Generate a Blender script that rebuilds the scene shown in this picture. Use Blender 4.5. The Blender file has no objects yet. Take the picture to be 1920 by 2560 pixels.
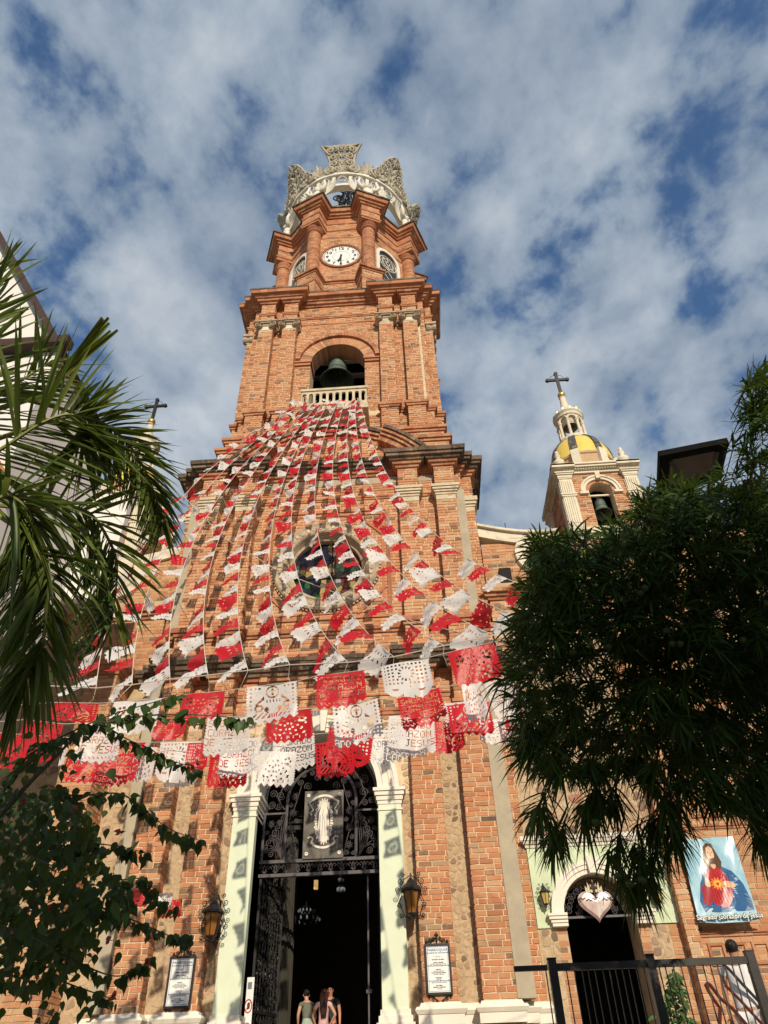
import bpy, bmesh, math, random
import numpy as np
from mathutils import Vector, Matrix

PI = math.pi
R = math.radians
random.seed(7)
rng = np.random.default_rng(7)
U = random.uniform
scene = bpy.context.scene
COL = scene.collection

# ------------------------------------------------------------------ camera
FPX = 1775.0                                   # focal length in pixels of a 1920 x 2560 picture
CAM = np.array([2.90, -20.0, 1.6])
_p, _r, _y = R(39.92), R(-1.891), R(-2.389)
FW = np.array([math.sin(_y) * math.cos(_p), math.cos(_y) * math.cos(_p), math.sin(_p)])
_rt = np.array([math.cos(_y), -math.sin(_y), 0.0])
_up = np.cross(_rt, FW)
RT = _rt * math.cos(_r) + _up * math.sin(_r)
UP = -_rt * math.sin(_r) + _up * math.cos(_r)
cam = bpy.data.cameras.new('camera')
cam.sensor_fit = 'VERTICAL'
cam.sensor_height = 36.0
cam.lens = 36.0 * FPX / 2560.0
cam.clip_start = 0.1
cam.clip_end = 6000
camo = bpy.data.objects.new('camera', cam)
COL.objects.link(camo)
camo.matrix_world = Matrix(((RT[0], UP[0], -FW[0], CAM[0]), (RT[1], UP[1], -FW[1], CAM[1]),
                            (RT[2], UP[2], -FW[2], CAM[2]), (0, 0, 0, 1)))
scene.camera = camo


def at(px, py, D=None, Y=None, X=None):
    """the world point seen at a place of the photograph, at camera depth D or in the plane Y= / X="""
    d = RT * (px - 960) / FPX - UP * (py - 1280) / FPX + FW
    if Y is not None:
        D = (Y - CAM[1]) / d[1]
    elif X is not None:
        D = (X - CAM[0]) / d[0]
    return CAM + d * D


# ------------------------------------------------------------------ sky, sun, exposure
SUN_EL, SUN_AZ = R(26), R(13)                  # azimuth to the right of the facade's normal
world = bpy.data.worlds.new('World')
scene.world = world
world.use_nodes = True
wn, wl = world.node_tree.nodes, world.node_tree.links
bg = wn['Background']
bg.inputs['Strength'].default_value = 0.13
sky = wn.new('ShaderNodeTexSky')
sky.sky_type = 'NISHITA'
sky.sun_disc = False
sky.sun_elevation = SUN_EL
sky.sun_rotation = PI - SUN_AZ
sky.air_density = 1.0
sky.dust_density = 0.6
sky.ozone_density = 2.0


def wmath(op, a, b=None, clamp=False):
    n = wn.new('ShaderNodeMath')
    n.operation = op
    n.use_clamp = clamp
    for i, v in enumerate((a, b)):
        if v is None:
            continue
        if isinstance(v, (int, float)):
            n.inputs[i].default_value = v
        else:
            wl.new(v, n.inputs[i])
    return n.outputs[0]


tc = wn.new('ShaderNodeTexCoord')
sp = wn.new('ShaderNodeSeparateXYZ')
wl.new(tc.outputs['Generated'], sp.inputs[0])
zz = wmath('ADD', wmath('MAXIMUM', sp.outputs[2], 0.02), 0.42)
cb = wn.new('ShaderNodeCombineXYZ')
wl.new(wmath('DIVIDE', sp.outputs[0], zz), cb.inputs[0])
wl.new(wmath('DIVIDE', sp.outputs[1], zz), cb.inputs[1])


def wnoise(scale, detail, rough, dist, off):
    m = wn.new('ShaderNodeMapping')
    wl.new(cb.outputs[0], m.inputs[0])
    m.inputs['Location'].default_value = off
    m.inputs['Rotation'].default_value = (0, 0, R(28))
    m.inputs['Scale'].default_value = (1.15, 1.0, 1.0)
    n = wn.new('ShaderNodeTexNoise')
    n.inputs['Scale'].default_value = scale
    n.inputs['Detail'].default_value = detail
    n.inputs['Roughness'].default_value = rough
    n.inputs['Distortion'].default_value = dist
    wl.new(m.outputs[0], n.inputs['Vector'])
    return n.outputs[0]


n_big = wnoise(3.6, 2, 0.5, 0.2, (3.1, 1.7, 0.0))
n_mid = wnoise(10.0, 6, 0.52, 0.15, (0.4, 2.9, 0.0))
n_fine = wnoise(44.0, 5, 0.6, 0.1, (5.0, 0.3, 0.0))
dens = wmath('ADD', wmath('ADD', wmath('MULTIPLY', n_big, 0.55), wmath('MULTIPLY', n_mid, 0.76)), wmath('MULTIPLY', n_fine, 0.15))
cover = wn.new('ShaderNodeMapRange')
cover.interpolation_type = 'SMOOTHSTEP'
cover.inputs['From Min'].default_value = 0.56
cover.inputs['From Max'].default_value = 0.70
wl.new(dens, cover.inputs['Value'])
ramp = wn.new('ShaderNodeValToRGB')            # how bright the cloud is, thin to thick
els = ramp.color_ramp.elements
els[0].position, els[0].color = 0.55, (1.46, 2.15, 3.31, 1)
els[1].position, els[1].color = 0.93, (4.6, 4.95, 5.3, 1)
e = els.new(0.67)
e.color = (2.25, 2.85, 3.6, 1)
e = els.new(0.78)
e.color = (3.3, 3.8, 4.4, 1)
wl.new(dens, ramp.inputs[0])
mixw = wn.new('ShaderNodeMix')
mixw.data_type = 'RGBA'
wl.new(wmath('MULTIPLY', cover.outputs[0], 0.93), mixw.inputs['Factor'])
tint = wn.new('ShaderNodeMix')
tint.data_type = 'RGBA'
tint.blend_type = 'MULTIPLY'
tint.inputs['Factor'].default_value = 1.0
tint.inputs['B'].default_value = (0.74, 0.94, 1.10, 1)
wl.new(sky.outputs[0], tint.inputs['A'])
wl.new(tint.outputs['Result'], mixw.inputs['A'])
shade = wn.new('ShaderNodeMix')
shade.data_type = 'RGBA'
shade.blend_type = 'MULTIPLY'
sh_r = wn.new('ShaderNodeMapRange')
sh_r.inputs['From Min'].default_value = 0.38
sh_r.inputs['From Max'].default_value = 0.66
wl.new(wnoise(7.0, 4, 0.5, 0.3, (8.0, 4.4, 0.0)), sh_r.inputs['Value'])
wl.new(sh_r.outputs[0], shade.inputs['Factor'])
wl.new(ramp.outputs[0], shade.inputs['A'])
shade.inputs['B'].default_value = (0.70, 0.74, 0.80, 1)
wl.new(shade.outputs['Result'], mixw.inputs['B'])
wl.new(mixw.outputs['Result'], bg.inputs['Color'])

sun = bpy.data.lights.new('sun', 'SUN')
sun.energy = 4.2
sun.angle = R(0.5)
sun.color = (1.0, 0.87, 0.68)
suno = bpy.data.objects.new('sun', sun)
COL.objects.link(suno)
SDIR = Vector((math.sin(SUN_AZ) * math.cos(SUN_EL), -math.cos(SUN_AZ) * math.cos(SUN_EL), math.sin(SUN_EL)))
suno.rotation_euler = SDIR.to_track_quat('Z', 'Y').to_euler()
suno.location = (10, -40, 30)

vs = scene.view_settings
scene.display_settings.display_device = 'sRGB'
vs.view_transform = 'Standard'
vs.look = 'None'
vs.exposure = 0.0
vs.gamma = 1.0
vs.use_curve_mapping = False

# ------------------------------------------------------------------ mesh and object helpers
ORIG = {}


class MB:
    """collects shapes; build() links them as ONE mesh object"""

    def __init__(s):
        s.v, s.f, s.m, s.cur = [], [], [], 0

    def add(s, vs_, fs):
        o = len(s.v)
        s.v.extend([tuple(p) for p in vs_])
        s.f.extend([tuple(i + o for i in f) for f in fs])
        s.m.extend([s.cur] * len(fs))

    def hexa(s, p, back=True):
        fs = [(0, 1, 5, 4), (1, 2, 6, 5), (3, 0, 4, 7), (3, 2, 1, 0), (4, 5, 6, 7)]
        if back:
            fs.append((2, 3, 7, 6))
        s.add(p, fs)

    def box(s, x0, x1, y0, y1, z0, z1):
        s.hexa([(x0, y0, z0), (x1, y0, z0), (x1, y1, z0), (x0, y1, z0), (x0, y0, z1), (x1, y0, z1), (x1, y1, z1), (x0, y1, z1)])

    def obox(s, c, ux, uy, uz, hx, hy, hz):
        c, ux, uy, uz = Vector(c), Vector(ux), Vector(uy), Vector(uz)
        p = []
        for k in (-1, 1):
            for i, j in ((-1, -1), (1, -1), (1, 1), (-1, 1)):
                p.append(c + ux * (hx * i) + uy * (hy * j) + uz * (hz * k))
        s.hexa(p)

    def bar(s, a, b, w, h=None, up=(0, 0, 1)):
        a, b = Vector(a), Vector(b)
        d = (b - a)
        L = d.length
        d.normalize()
        up = Vector(up)
        if abs(d.dot(up)) > 0.99:
            up = Vector((0, 1, 0))
        sx = d.cross(up).normalized()
        su = sx.cross(d)
        s.obox((a + b) / 2, d, sx, su, L / 2, w / 2, (h or w) / 2)

    def tube(s, pts, r, n=5, closed=False, taper=None):
        P = [Vector(p) for p in pts]
        m = len(P)
        if m < 2:
            return
        rings = []
        t = (P[1] - P[0]).normalized()
        ref = Vector((0, 0, 1)) if abs(t.z) < 0.9 else Vector((1, 0, 0))
        nx = t.cross(ref).normalized()
        o = len(s.v)
        for i in range(m):
            if closed:
                tt = P[(i + 1) % m] - P[i - 1]
            else:
                tt = P[min(i + 1, m - 1)] - P[max(i - 1, 0)]
            if tt.length < 1e-9:
                tt = t
            tt.normalize()
            nx = (nx - tt * nx.dot(tt))
            if nx.length < 1e-6:
                nx = tt.orthogonal()
            nx.normalize()
            ny = tt.cross(nx)
            rr = r if taper is None else r * taper(i / (m - 1))
            for k in range(n):
                a = 2 * PI * k / n
                s.v.append(tuple(P[i] + nx * (rr * math.cos(a)) + ny * (rr * math.sin(a))))
        mm = m if closed else m - 1
        for i in range(mm):
            j = (i + 1) % m
            for k in range(n):
                k2 = (k + 1) % n
                s.f.append((o + i * n + k, o + i * n + k2, o + j * n + k2, o + j * n + k))
                s.m.append(s.cur)
        if not closed:
            s.f.append(tuple(o + k for k in range(n))[::-1])
            s.f.append(tuple(o + (m - 1) * n + k for k in range(n)))
            s.m += [s.cur] * 2

    def lathe(s, prof, c=(0, 0, 0), n=16, axis='z', a0=0.0, a1=2 * PI):
        """prof: (radius, height) pairs turned round an axis through c"""
        full = abs(a1 - a0 - 2 * PI) < 1e-6
        m = n if full else n + 1
        o = len(s.v)
        for r_, h in prof:
            for k in range(m):
                a = a0 + (a1 - a0) * k / n
                x, y = r_ * math.cos(a), r_ * math.sin(a)
                if axis == 'z':
                    p = (c[0] + x, c[1] + y, c[2] + h)
                elif axis == 'y':
                    p = (c[0] + x, c[1] - h, c[2] + y)
                else:
                    p = (c[0] + h, c[1] + x, c[2] + y)
                s.v.append(p)
        for i in range(len(prof) - 1):
            for k in range(n):
                k2 = (k + 1) % m
                s.f.append((o + i * m + k, o + i * m + k2, o + (i + 1) * m + k2, o + (i + 1) * m + k))
                s.m.append(s.cur)

    def prism(s, poly, y0, y1, f=None):
        """a polygon in (x, z) given thickness from y0 (front) to y1; f maps (x, y, z) to the world"""
        f = f or (lambda x, y, z: (x, y, z))
        n = len(poly)
        vs_ = [f(x, y0, z) for x, z in poly] + [f(x, y1, z) for x, z in poly]
        fs = [tuple(range(n)), tuple(range(2 * n - 1, n - 1, -1))]
        for i in range(n):
            j = (i + 1) % n
            fs.append((j, i, n + i, n + j))
        s.add(vs_, fs)

    def ball(s, c, r, n=8, m=6, sx=1, sy=1, sz=1):
        prof = [(r * math.sin(PI * i / m), -r * math.cos(PI * i / m)) for i in range(m + 1)]
        o = len(s.v)
        s.lathe(prof, (0, 0, 0), n)
        for i in range(o, len(s.v)):
            x, y, z = s.v[i]
            s.v[i] = (c[0] + x * sx, c[1] + y * sy, c[2] + z * sz)

    def build(s, name, mats, parent=None, kind=None, smooth=False, label=None):
        if not isinstance(mats, (list, tuple)):
            mats = [mats]
        org = ORIG.get(parent.name, (0, 0, 0)) if parent else (0, 0, 0)
        me = bpy.data.meshes.new(name)
        V = np.array(s.v, dtype=float).reshape(-1, 3) - np.array(org)
        me.from_pydata(V.tolist(), [], s.f)
        for m_ in mats:
            me.materials.append(m_)
        if len(mats) > 1:
            me.polygons.foreach_set('material_index', s.m)
        if smooth:
            me.polygons.foreach_set('use_smooth', [True] * len(me.polygons))
        me.update()
        o = bpy.data.objects.new(name, me)
        COL.objects.link(o)
        if parent:
            o.parent = parent
            ORIG[o.name] = org
        if kind:
            o['kind'] = kind
        if label:
            o['label'] = label
        return o


def tag(o, label, cat, group=None):
    o['label'], o['category'] = label, cat
    if group:
        o['group'] = group
    return o


def thing(name, label, cat, loc=(0, 0, 0), group=None):
    o = bpy.data.objects.new(name, None)
    o.empty_display_size = 0.2
    COL.objects.link(o)
    o.location = loc
    ORIG[o.name] = tuple(loc)
    return tag(o, label, cat, group)


def copy_tree(o, parent=None):
    c = o.copy()
    COL.objects.link(c)
    if parent:
        c.parent = parent
    for ch in list(o.children):
        copy_tree(ch, c)
    return c


def text(body, size, loc, mat, parent, name='lettering', rot=(PI / 2, 0, 0), align='CENTER', ext=0.002, sx=1.0, off=0.0):
    cu = bpy.data.curves.new(name, 'FONT')
    cu.body = body
    cu.size = size
    cu.align_x = align
    cu.align_y = 'CENTER'
    cu.extrude = ext
    cu.offset = off
    cu.resolution_u = 2
    tmp = bpy.data.objects.new('tmp', cu)
    me = bpy.data.meshes.new_from_object(tmp)
    me.name = name
    bpy.data.objects.remove(tmp)
    bpy.data.curves.remove(cu)
    me.materials.clear()
    me.materials.append(mat)
    o = bpy.data.objects.new(name, me)
    COL.objects.link(o)
    o['kind'] = 'stuff'
    org = ORIG.get(parent.name, (0, 0, 0))
    o.location = tuple(a - b for a, b in zip(loc, org))
    o.rotation_euler = rot
    o.scale = (sx, 1, 1)
    o.parent = parent
    return o


# ------------------------------------------------------------------ materials
class MT:
    def __init__(s, name, rough=0.8):
        s.mat = bpy.data.materials.new(name)
        s.mat.use_nodes = True
        s.n, s.l = s.mat.node_tree.nodes, s.mat.node_tree.links
        s.b = s.n['Principled BSDF']
        s.b.inputs['Roughness'].default_value = rough
        s.b.inputs['Specular IOR Level'].default_value = 0.3

    def node(s, t, **k):
        n = s.n.new(t)
        for a, v in k.items():
            setattr(n, a, v)
        return n

    def pos(s):
        g = s.node('ShaderNodeNewGeometry')
        return g

    def noise(s, scale, detail=4, rough=0.6, vec=None, dist=0.0):
        n = s.node('ShaderNodeTexNoise')
        n.inputs['Scale'].default_value = scale
        n.inputs['Detail'].default_value = detail
        n.inputs['Roughness'].default_value = rough
        n.inputs['Distortion'].default_value = dist
        if vec is None:
            vec = s.pos().outputs['Position']
        s.l.new(vec, n.inputs['Vector'])
        return n.outputs[0]

    def rng(s, v, a, b, c=0.0, d=1.0):
        n = s.node('ShaderNodeMapRange')
        for nm, x in (('From Min', a), ('From Max', b), ('To Min', c), ('To Max', d)):
            n.inputs[nm].default_value = x
        s.l.new(v, n.inputs['Value'])
        return n.outputs[0]

    def mix(s, f, a, b, blend='MIX'):
        n = s.node('ShaderNodeMix', data_type='RGBA', blend_type=blend)
        for nm, v in (('Factor', f), ('A', a), ('B', b)):
            if isinstance(v, (int, float)):
                n.inputs[nm].default_value = v
            elif isinstance(v, tuple):
                n.inputs[nm].default_value = (*v, 1)
            else:
                s.l.new(v, n.inputs[nm])
        return n.outputs['Result']

    def ramp(s, v, stops):
        n = s.node('ShaderNodeValToRGB')
        e = n.color_ramp.elements
        e[0].position, e[0].color = stops[0][0], (*stops[0][1], 1)
        e[1].position, e[1].color = stops[-1][0], (*stops[-1][1], 1)
        for p_, c in stops[1:-1]:
            x = e.new(p_)
            x.color = (*c, 1)
        s.l.new(v, n.inputs[0])
        return n.outputs[0]

    def rnd(s):
        """a random number for each piece, in a joined mesh or as an object of its own"""
        a = s.pos().outputs['Random Per Island']
        b = s.node('ShaderNodeObjectInfo').outputs['Random']
        n = s.node('ShaderNodeMath', operation='ADD')
        s.l.new(a, n.inputs[0])
        s.l.new(b, n.inputs[1])
        m = s.node('ShaderNodeMath', operation='FRACT')
        s.l.new(n.outputs[0], m.inputs[0])
        return m.outputs[0]

    def color(s, c):
        if isinstance(c, tuple):
            s.b.inputs['Base Color'].default_value = (*c, 1)
        else:
            s.l.new(c, s.b.inputs['Base Color'])
        return s

    def bump(s, v, strength=0.4, dist=0.02):
        n = s.node('ShaderNodeBump')
        n.inputs['Strength'].default_value = strength
        n.inputs['Distance'].default_value = dist
        s.l.new(v, n.inputs['Height'])
        s.l.new(n.outputs[0], s.b.inputs['Normal'])
        return s


def m_brick(name, stops, stain=0.5):
    t = MT(name, 0.88)
    c = t.ramp(t.rnd(), stops)
    c = t.mix(t.rng(t.noise(9, 5, 0.65), 0.42, 0.75, 0.0, 0.5), c, t.mix(0.5, c, (0.60, 0.42, 0.25)))
    c = t.mix(t.rng(t.noise(22, 5, 0.7), 0.52, 0.74, 0.0, 0.42), c, t.mix(0.7, c, (0.12, 0.07, 0.045)))
    big = t.noise(0.55, 4, 0.6)
    c = t.mix(t.rng(big, 0.52, 0.72, 0.0, stain), c, t.mix(1.0, c, (0.55, 0.50, 0.45), 'MULTIPLY'))
    c = t.mix(t.rng(t.noise(1.0, 6, 0.7, dist=0.5), 0.56, 0.70, 0.0, 0.5), c, (0.62, 0.42, 0.25))
    mp = t.node('ShaderNodeMapping')
    mp.inputs['Scale'].default_value = (2.6, 2.6, 0.22)
    t.l.new(t.pos().outputs['Position'], mp.inputs[0])
    c = t.mix(t.rng(t.noise(1.0, 5, 0.65, vec=mp.outputs[0]), 0.55, 0.78, 0.0, 0.45), c, t.mix(1.0, c, (0.52, 0.46, 0.40), 'MULTIPLY'))
    t.color(c)
    t.bump(t.noise(38, 5, 0.7), 0.7, 0.03)
    return t.mat


def m_plain(name, c, rough=0.8, var=0.15, scale=6.0, dirt=None, bump=0.2, metal=0.0, bscale=30):
    t = MT(name, rough)
    d = tuple(x * (1 - var) for x in c)
    h = tuple(min(1, x * (1 + var * 0.6)) for x in c)
    col = t.mix(t.rng(t.noise(scale, 5, 0.6), 0.3, 0.7), d, h)
    if dirt:
        col = t.mix(t.rng(t.noise(scale * 0.35, 6, 0.65, dist=0.6), 0.52, 0.72, 0.0, dirt[1]), col, dirt[0])
    t.color(col)
    t.b.inputs['Metallic'].default_value = metal
    if bump:
        t.bump(t.noise(bscale, 4, 0.65), bump, 0.01)
    return t.mat


M = {}
M['brick'] = m_brick('brick', [(0.0, (0.16, 0.12, 0.09)), (0.035, (0.26, 0.16, 0.10)), (0.09, (0.44, 0.19, 0.10)), (0.3, (0.53, 0.24, 0.118)),
                               (0.55, (0.58, 0.275, 0.138)), (0.8, (0.60, 0.315, 0.165)), (0.94, (0.62, 0.38, 0.215)), (1.0, (0.50, 0.36, 0.22))])
M['brick_low'] = m_brick('brick_low', [(0.0, (0.10, 0.075, 0.055)), (0.04, (0.22, 0.13, 0.08)), (0.08, (0.40, 0.18, 0.095)), (0.22, (0.47, 0.18, 0.082)),
                                       (0.50, (0.54, 0.215, 0.098)), (0.75, (0.57, 0.255, 0.12)), (0.92, (0.56, 0.31, 0.16)), (1.0, (0.40, 0.26, 0.15))])
M['brick_trim'] = m_brick('brick_trim', [(0.0, (0.34, 0.13, 0.07)), (0.4, (0.46, 0.18, 0.09)), (0.8, (0.53, 0.235, 0.12)), (1.0, (0.53, 0.29, 0.16))])
M['brick_mould_shade'] = m_brick('brick_mould_shade', [(0.0, (0.05, 0.042, 0.035)), (0.5, (0.085, 0.066, 0.05)), (0.85, (0.16, 0.10, 0.07)), (1.0, (0.22, 0.19, 0.15))])  # black mould; under the two lower cornices it also paints in soffit shade
M['mortar'] = m_plain('mortar', (0.68, 0.53, 0.36), 0.95, 0.22, 5, ((0.30, 0.22, 0.14), 0.5), 0.5)
M['stone'] = None


def m_rubble():
    t = MT('stone', 0.92)
    c = t.ramp(t.rnd(), [(0.0, (0.18, 0.12, 0.085)), (0.08, (0.30, 0.20, 0.135)), (0.3, (0.45, 0.32, 0.20)), (0.6, (0.53, 0.39, 0.24)), (0.9, (0.60, 0.46, 0.30)), (1.0, (0.40, 0.19, 0.12))])
    c = t.mix(t.rng(t.noise(14, 6, 0.7), 0.35, 0.7, 0.0, 0.6), c, t.mix(0.5, c, (0.25, 0.20, 0.15)))
    t.color(c)
    t.bump(t.noise(25, 6, 0.7), 0.7, 0.03)
    return t.mat


M['stone'] = m_rubble()
M['render_tan'] = m_plain('render_tan', (0.52, 0.385, 0.235), 0.95, 0.25, 3.5, ((0.36, 0.22, 0.13), 0.6), 0.7, bscale=14)
M['rubble_bed'] = m_plain('rubble_bed', (0.50, 0.37, 0.23), 0.95, 0.3, 11, ((0.27, 0.17, 0.11), 0.65), 0.8, bscale=16)
M['cement'] = m_plain('cement', (0.42, 0.36, 0.26), 0.9, 0.12, 3, ((0.30, 0.25, 0.18), 0.4), 0.2)
M['cantera'] = m_plain('cantera', (0.46, 0.37, 0.26), 0.9, 0.25, 5, ((0.16, 0.13, 0.10), 0.7), 0.6, bscale=20)
M['cantera_light'] = m_plain('cantera_light', (0.60, 0.51, 0.36), 0.9, 0.2, 4, ((0.28, 0.22, 0.15), 0.55), 0.4, bscale=20)
M['white_paint'] = m_plain('white_paint', (0.76, 0.71, 0.61), 0.7, 0.06, 3, ((0.58, 0.49, 0.36), 0.35), 0.12)
M['white_old'] = m_plain('white_old', (0.70, 0.63, 0.49), 0.85, 0.12, 3, ((0.17, 0.14, 0.11), 0.6), 0.3)
M['mint'] = m_plain('mint', (0.66, 0.72, 0.55), 0.75, 0.05, 2.5, ((0.54, 0.59, 0.44), 0.35), 0.1)
M['green_wall'] = m_plain('green_wall', (0.58, 0.66, 0.45), 0.8, 0.10, 2.0, ((0.68, 0.73, 0.56), 0.5), 0.1)
M['iron'] = m_plain('iron', (0.02, 0.019, 0.018), 0.45, 0.3, 20, None, 0.2)
M['iron_grey'] = m_plain('iron_grey', (0.10, 0.09, 0.095), 0.45, 0.25, 14, None, 0.1)
M['steel'] = m_plain('steel', (0.035, 0.032, 0.03), 0.35, 0.25, 12, ((0.10, 0.07, 0.05), 0.3), 0.05)
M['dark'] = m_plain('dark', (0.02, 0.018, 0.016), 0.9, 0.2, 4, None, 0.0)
M['nave'] = m_plain('nave', (0.05, 0.046, 0.036), 0.9, 0.1, 2, None, 0.0)  # pale columns given a near-black tone: the nave's shade is painted in
M['wood'] = m_plain('wood', (0.09, 0.05, 0.03), 0.7, 0.3, 8, None, 0.3)
M['fascia'] = m_plain('fascia', (0.055, 0.032, 0.026), 0.75, 0.3, 6, ((0.03, 0.02, 0.018), 0.5), 0.3)
M['orange_strip'] = m_plain('orange_strip', (0.42, 0.17, 0.07), 0.8, 0.15, 6, None, 0.2)
M['white_wall'] = m_plain('white_wall', (0.72, 0.70, 0.67), 0.85, 0.05, 1.5, ((0.58, 0.56, 0.53), 0.3), 0.1)
M['grey_soffit'] = m_plain('grey_soffit', (0.22, 0.19, 0.17), 0.9, 0.1, 1.5, None, 0.1)
M['crown'] = m_plain('crown', (0.46, 0.42, 0.33), 0.8, 0.15, 2.5, ((0.22, 0.19, 0.14), 0.5), 0.3)
M['crown_white'] = m_plain('crown_white', (0.72, 0.69, 0.60), 0.75, 0.08, 2.5, ((0.45, 0.40, 0.31), 0.4), 0.2)
M['bronze'] = m_plain('bronze', (0.13, 0.17, 0.14), 0.6, 0.3, 4, ((0.05, 0.06, 0.05), 0.6), 0.2, 0.4)
M['gold'] = m_plain('gold', (0.72, 0.48, 0.12), 0.3, 0.1, 5, None, 0.0, 0.8)
M['yellow_tile'] = m_plain('yellow_tile', (0.78, 0.58, 0.13), 0.4, 0.15, 12, ((0.55, 0.38, 0.09), 0.4), 0.2)
M['black_tile'] = m_plain('black_tile', (0.07, 0.065, 0.06), 0.5, 0.3, 18, ((0.5, 0.47, 0.4), 0.5), 0.2)
M['asphalt'] = m_plain('asphalt', (0.05, 0.05, 0.05), 0.95, 0.3, 20, None, 0.4)
M['paving'] = m_plain('paving', (0.30, 0.25, 0.19), 0.9, 0.2, 3, None, 0.3)
M['amber'] = MT('amber', 0.25).color((0.32, 0.13, 0.015)).mat
M['amber'].node_tree.nodes['Principled BSDF'].inputs['Transmission Weight'].default_value = 0.25
M['glass_dark'] = MT('glass_dark', 0.08).color((0.02, 0.022, 0.025)).mat
M['paper_print'] = m_plain('paper_print', (0.78, 0.78, 0.75), 0.35, 0.02, 3, None, 0.0)
M['ink_blue'] = MT('ink_blue', 0.6).color((0.03, 0.12, 0.30)).mat
M['ink'] = MT('ink', 0.6).color((0.03, 0.03, 0.035)).mat
M['ink_grey'] = MT('ink_grey', 0.6).color((0.16, 0.19, 0.22)).mat
M['black_paint'] = MT('black_paint', 0.4).color((0.02, 0.02, 0.022)).mat
M['lamp_black'] = m_plain('lamp_black', (0.012, 0.011, 0.011), 0.9, 0.2, 6, None, 0.0)
M['lamp_black'].node_tree.nodes['Principled BSDF'].inputs['Specular IOR Level'].default_value = 0.08
M['red_paint'] = MT('red_paint', 0.5).color((0.55, 0.03, 0.03)).mat


def m_paper(name, c, tr):
    t = MT(name, 0.32)
    col = t.mix(t.rng(t.noise(9, 4, 0.6), 0.3, 0.7), tuple(x * 0.88 for x in c), c)
    t.color(col)
    t.bump(t.noise(16, 4, 0.6), 0.35, 0.02)
    tl = t.node('ShaderNodeBsdfTranslucent')
    tl.inputs[0].default_value = (*c, 1)
    mx = t.node('ShaderNodeMixShader')
    mx.inputs[0].default_value = tr
    out = t.n['Material Output']
    t.l.new(t.b.outputs[0], mx.inputs[1])
    t.l.new(tl.outputs[0], mx.inputs[2])
    t.l.new(mx.outputs[0], out.inputs[0])
    return t.mat


M['paper_red'] = m_paper('paper_red', (0.66, 0.022, 0.034), 0.38)
M['paper_white'] = m_paper('paper_white', (0.82, 0.80, 0.78), 0.34)


def m_leaf(name, a, b, tr=0.3, rough=0.45):
    t = MT(name, rough)
    c = t.mix(t.rnd(), a, b)
    t.color(c)
    t.b.inputs['Specular IOR Level'].default_value = 0.22
    tl = t.node('ShaderNodeBsdfTranslucent')
    t.l.new(t.mix(0.4, c, (0.25, 0.30, 0.03)), tl.inputs[0])
    mx = t.node('ShaderNodeMixShader')
    mx.inputs[0].default_value = tr
    t.l.new(t.b.outputs[0], mx.inputs[1])
    t.l.new(tl.outputs[0], mx.inputs[2])
    t.l.new(mx.outputs[0], t.n['Material Output'].inputs[0])
    return t.mat


M['leaf_tree'] = m_leaf('leaf_tree', (0.016, 0.040, 0.006), (0.055, 0.105, 0.014), 0.22, 0.55)
M['leaf_vine'] = m_leaf('leaf_vine', (0.025, 0.05, 0.014), (0.065, 0.115, 0.026), 0.25)
M['leaf_palm'] = m_leaf('leaf_palm', (0.06, 0.10, 0.018), (0.15, 0.19, 0.035), 0.3, 0.32)
M['leaf_plant'] = m_leaf('leaf_plant', (0.05, 0.11, 0.03), (0.10, 0.17, 0.05), 0.2)
M['palm_rib'] = m_plain('palm_rib', (0.22, 0.24, 0.07), 0.5, 0.2, 10, None, 0.1)
M['bark'] = m_plain('bark', (0.10, 0.075, 0.055), 0.9, 0.3, 15, None, 0.6)
M['twig'] = m_plain('twig', (0.10, 0.085, 0.05), 0.85, 0.3, 20, None, 0.2)
M['bract'] = m_leaf('bract', (0.45, 0.06, 0.09), (0.60, 0.14, 0.15), 0.3)
M['fruit'] = m_plain('fruit', (0.05, 0.085, 0.02), 0.35, 0.2, 20, None, 0.0)
# ------------------------------------------------------------------ masonry helpers
def plan(hw, yc, p, iv, hd=None):
    """square plan whose four faces carry projecting strips over the intervals iv; returns CCW points and edges per side"""
    side = [(-hw, hw)]
    for a, b in sorted(iv, reverse=True):
        side += [(-b, hw), (-b, hw + p), (-a, hw + p), (-a, hw)]
    for a, b in sorted(iv):
        side += [(a, hw), (a, hw + p), (b, hw + p), (b, hw)]
    pts = []
    for rot in range(4):
        for u, v in side:
            x, y = ((u, -v), (v, u), (-u, v), (-v, -u))[rot]
            pts.append((x, y + yc))
    return pts, len(side)


def offs(poly, out):
    n = len(poly)
    res = []
    for i in range(n):
        p0, p1, p2 = poly[i - 1], poly[i], poly[(i + 1) % n]
        d1 = Vector((p1[0] - p0[0], p1[1] - p0[1])).normalized()
        d2 = Vector((p2[0] - p1[0], p2[1] - p1[1])).normalized()
        n1, n2 = Vector((d1.y, -d1.x)), Vector((d2.y, -d2.x))
        k = 1 + n1.dot(n2)
        v = (n1 + n2) * (out / max(k, 0.2))
        res.append((p1[0] + v.x, p1[1] + v.y))
    return res


SINGLES = {'left': 0, 'parent': None}


def lay_brick(mb, P, mat):
    """one brick: an object of its own while the nearest ones are being laid, later part of the joined mass"""
    if SINGLES['left'] > 0:
        SINGLES['left'] -= 1
        b = MB()
        b.hexa(P, back=False)
        b.build('brick', mat, SINGLES['parent'])
    else:
        mb.hexa(P, back=False)


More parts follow.
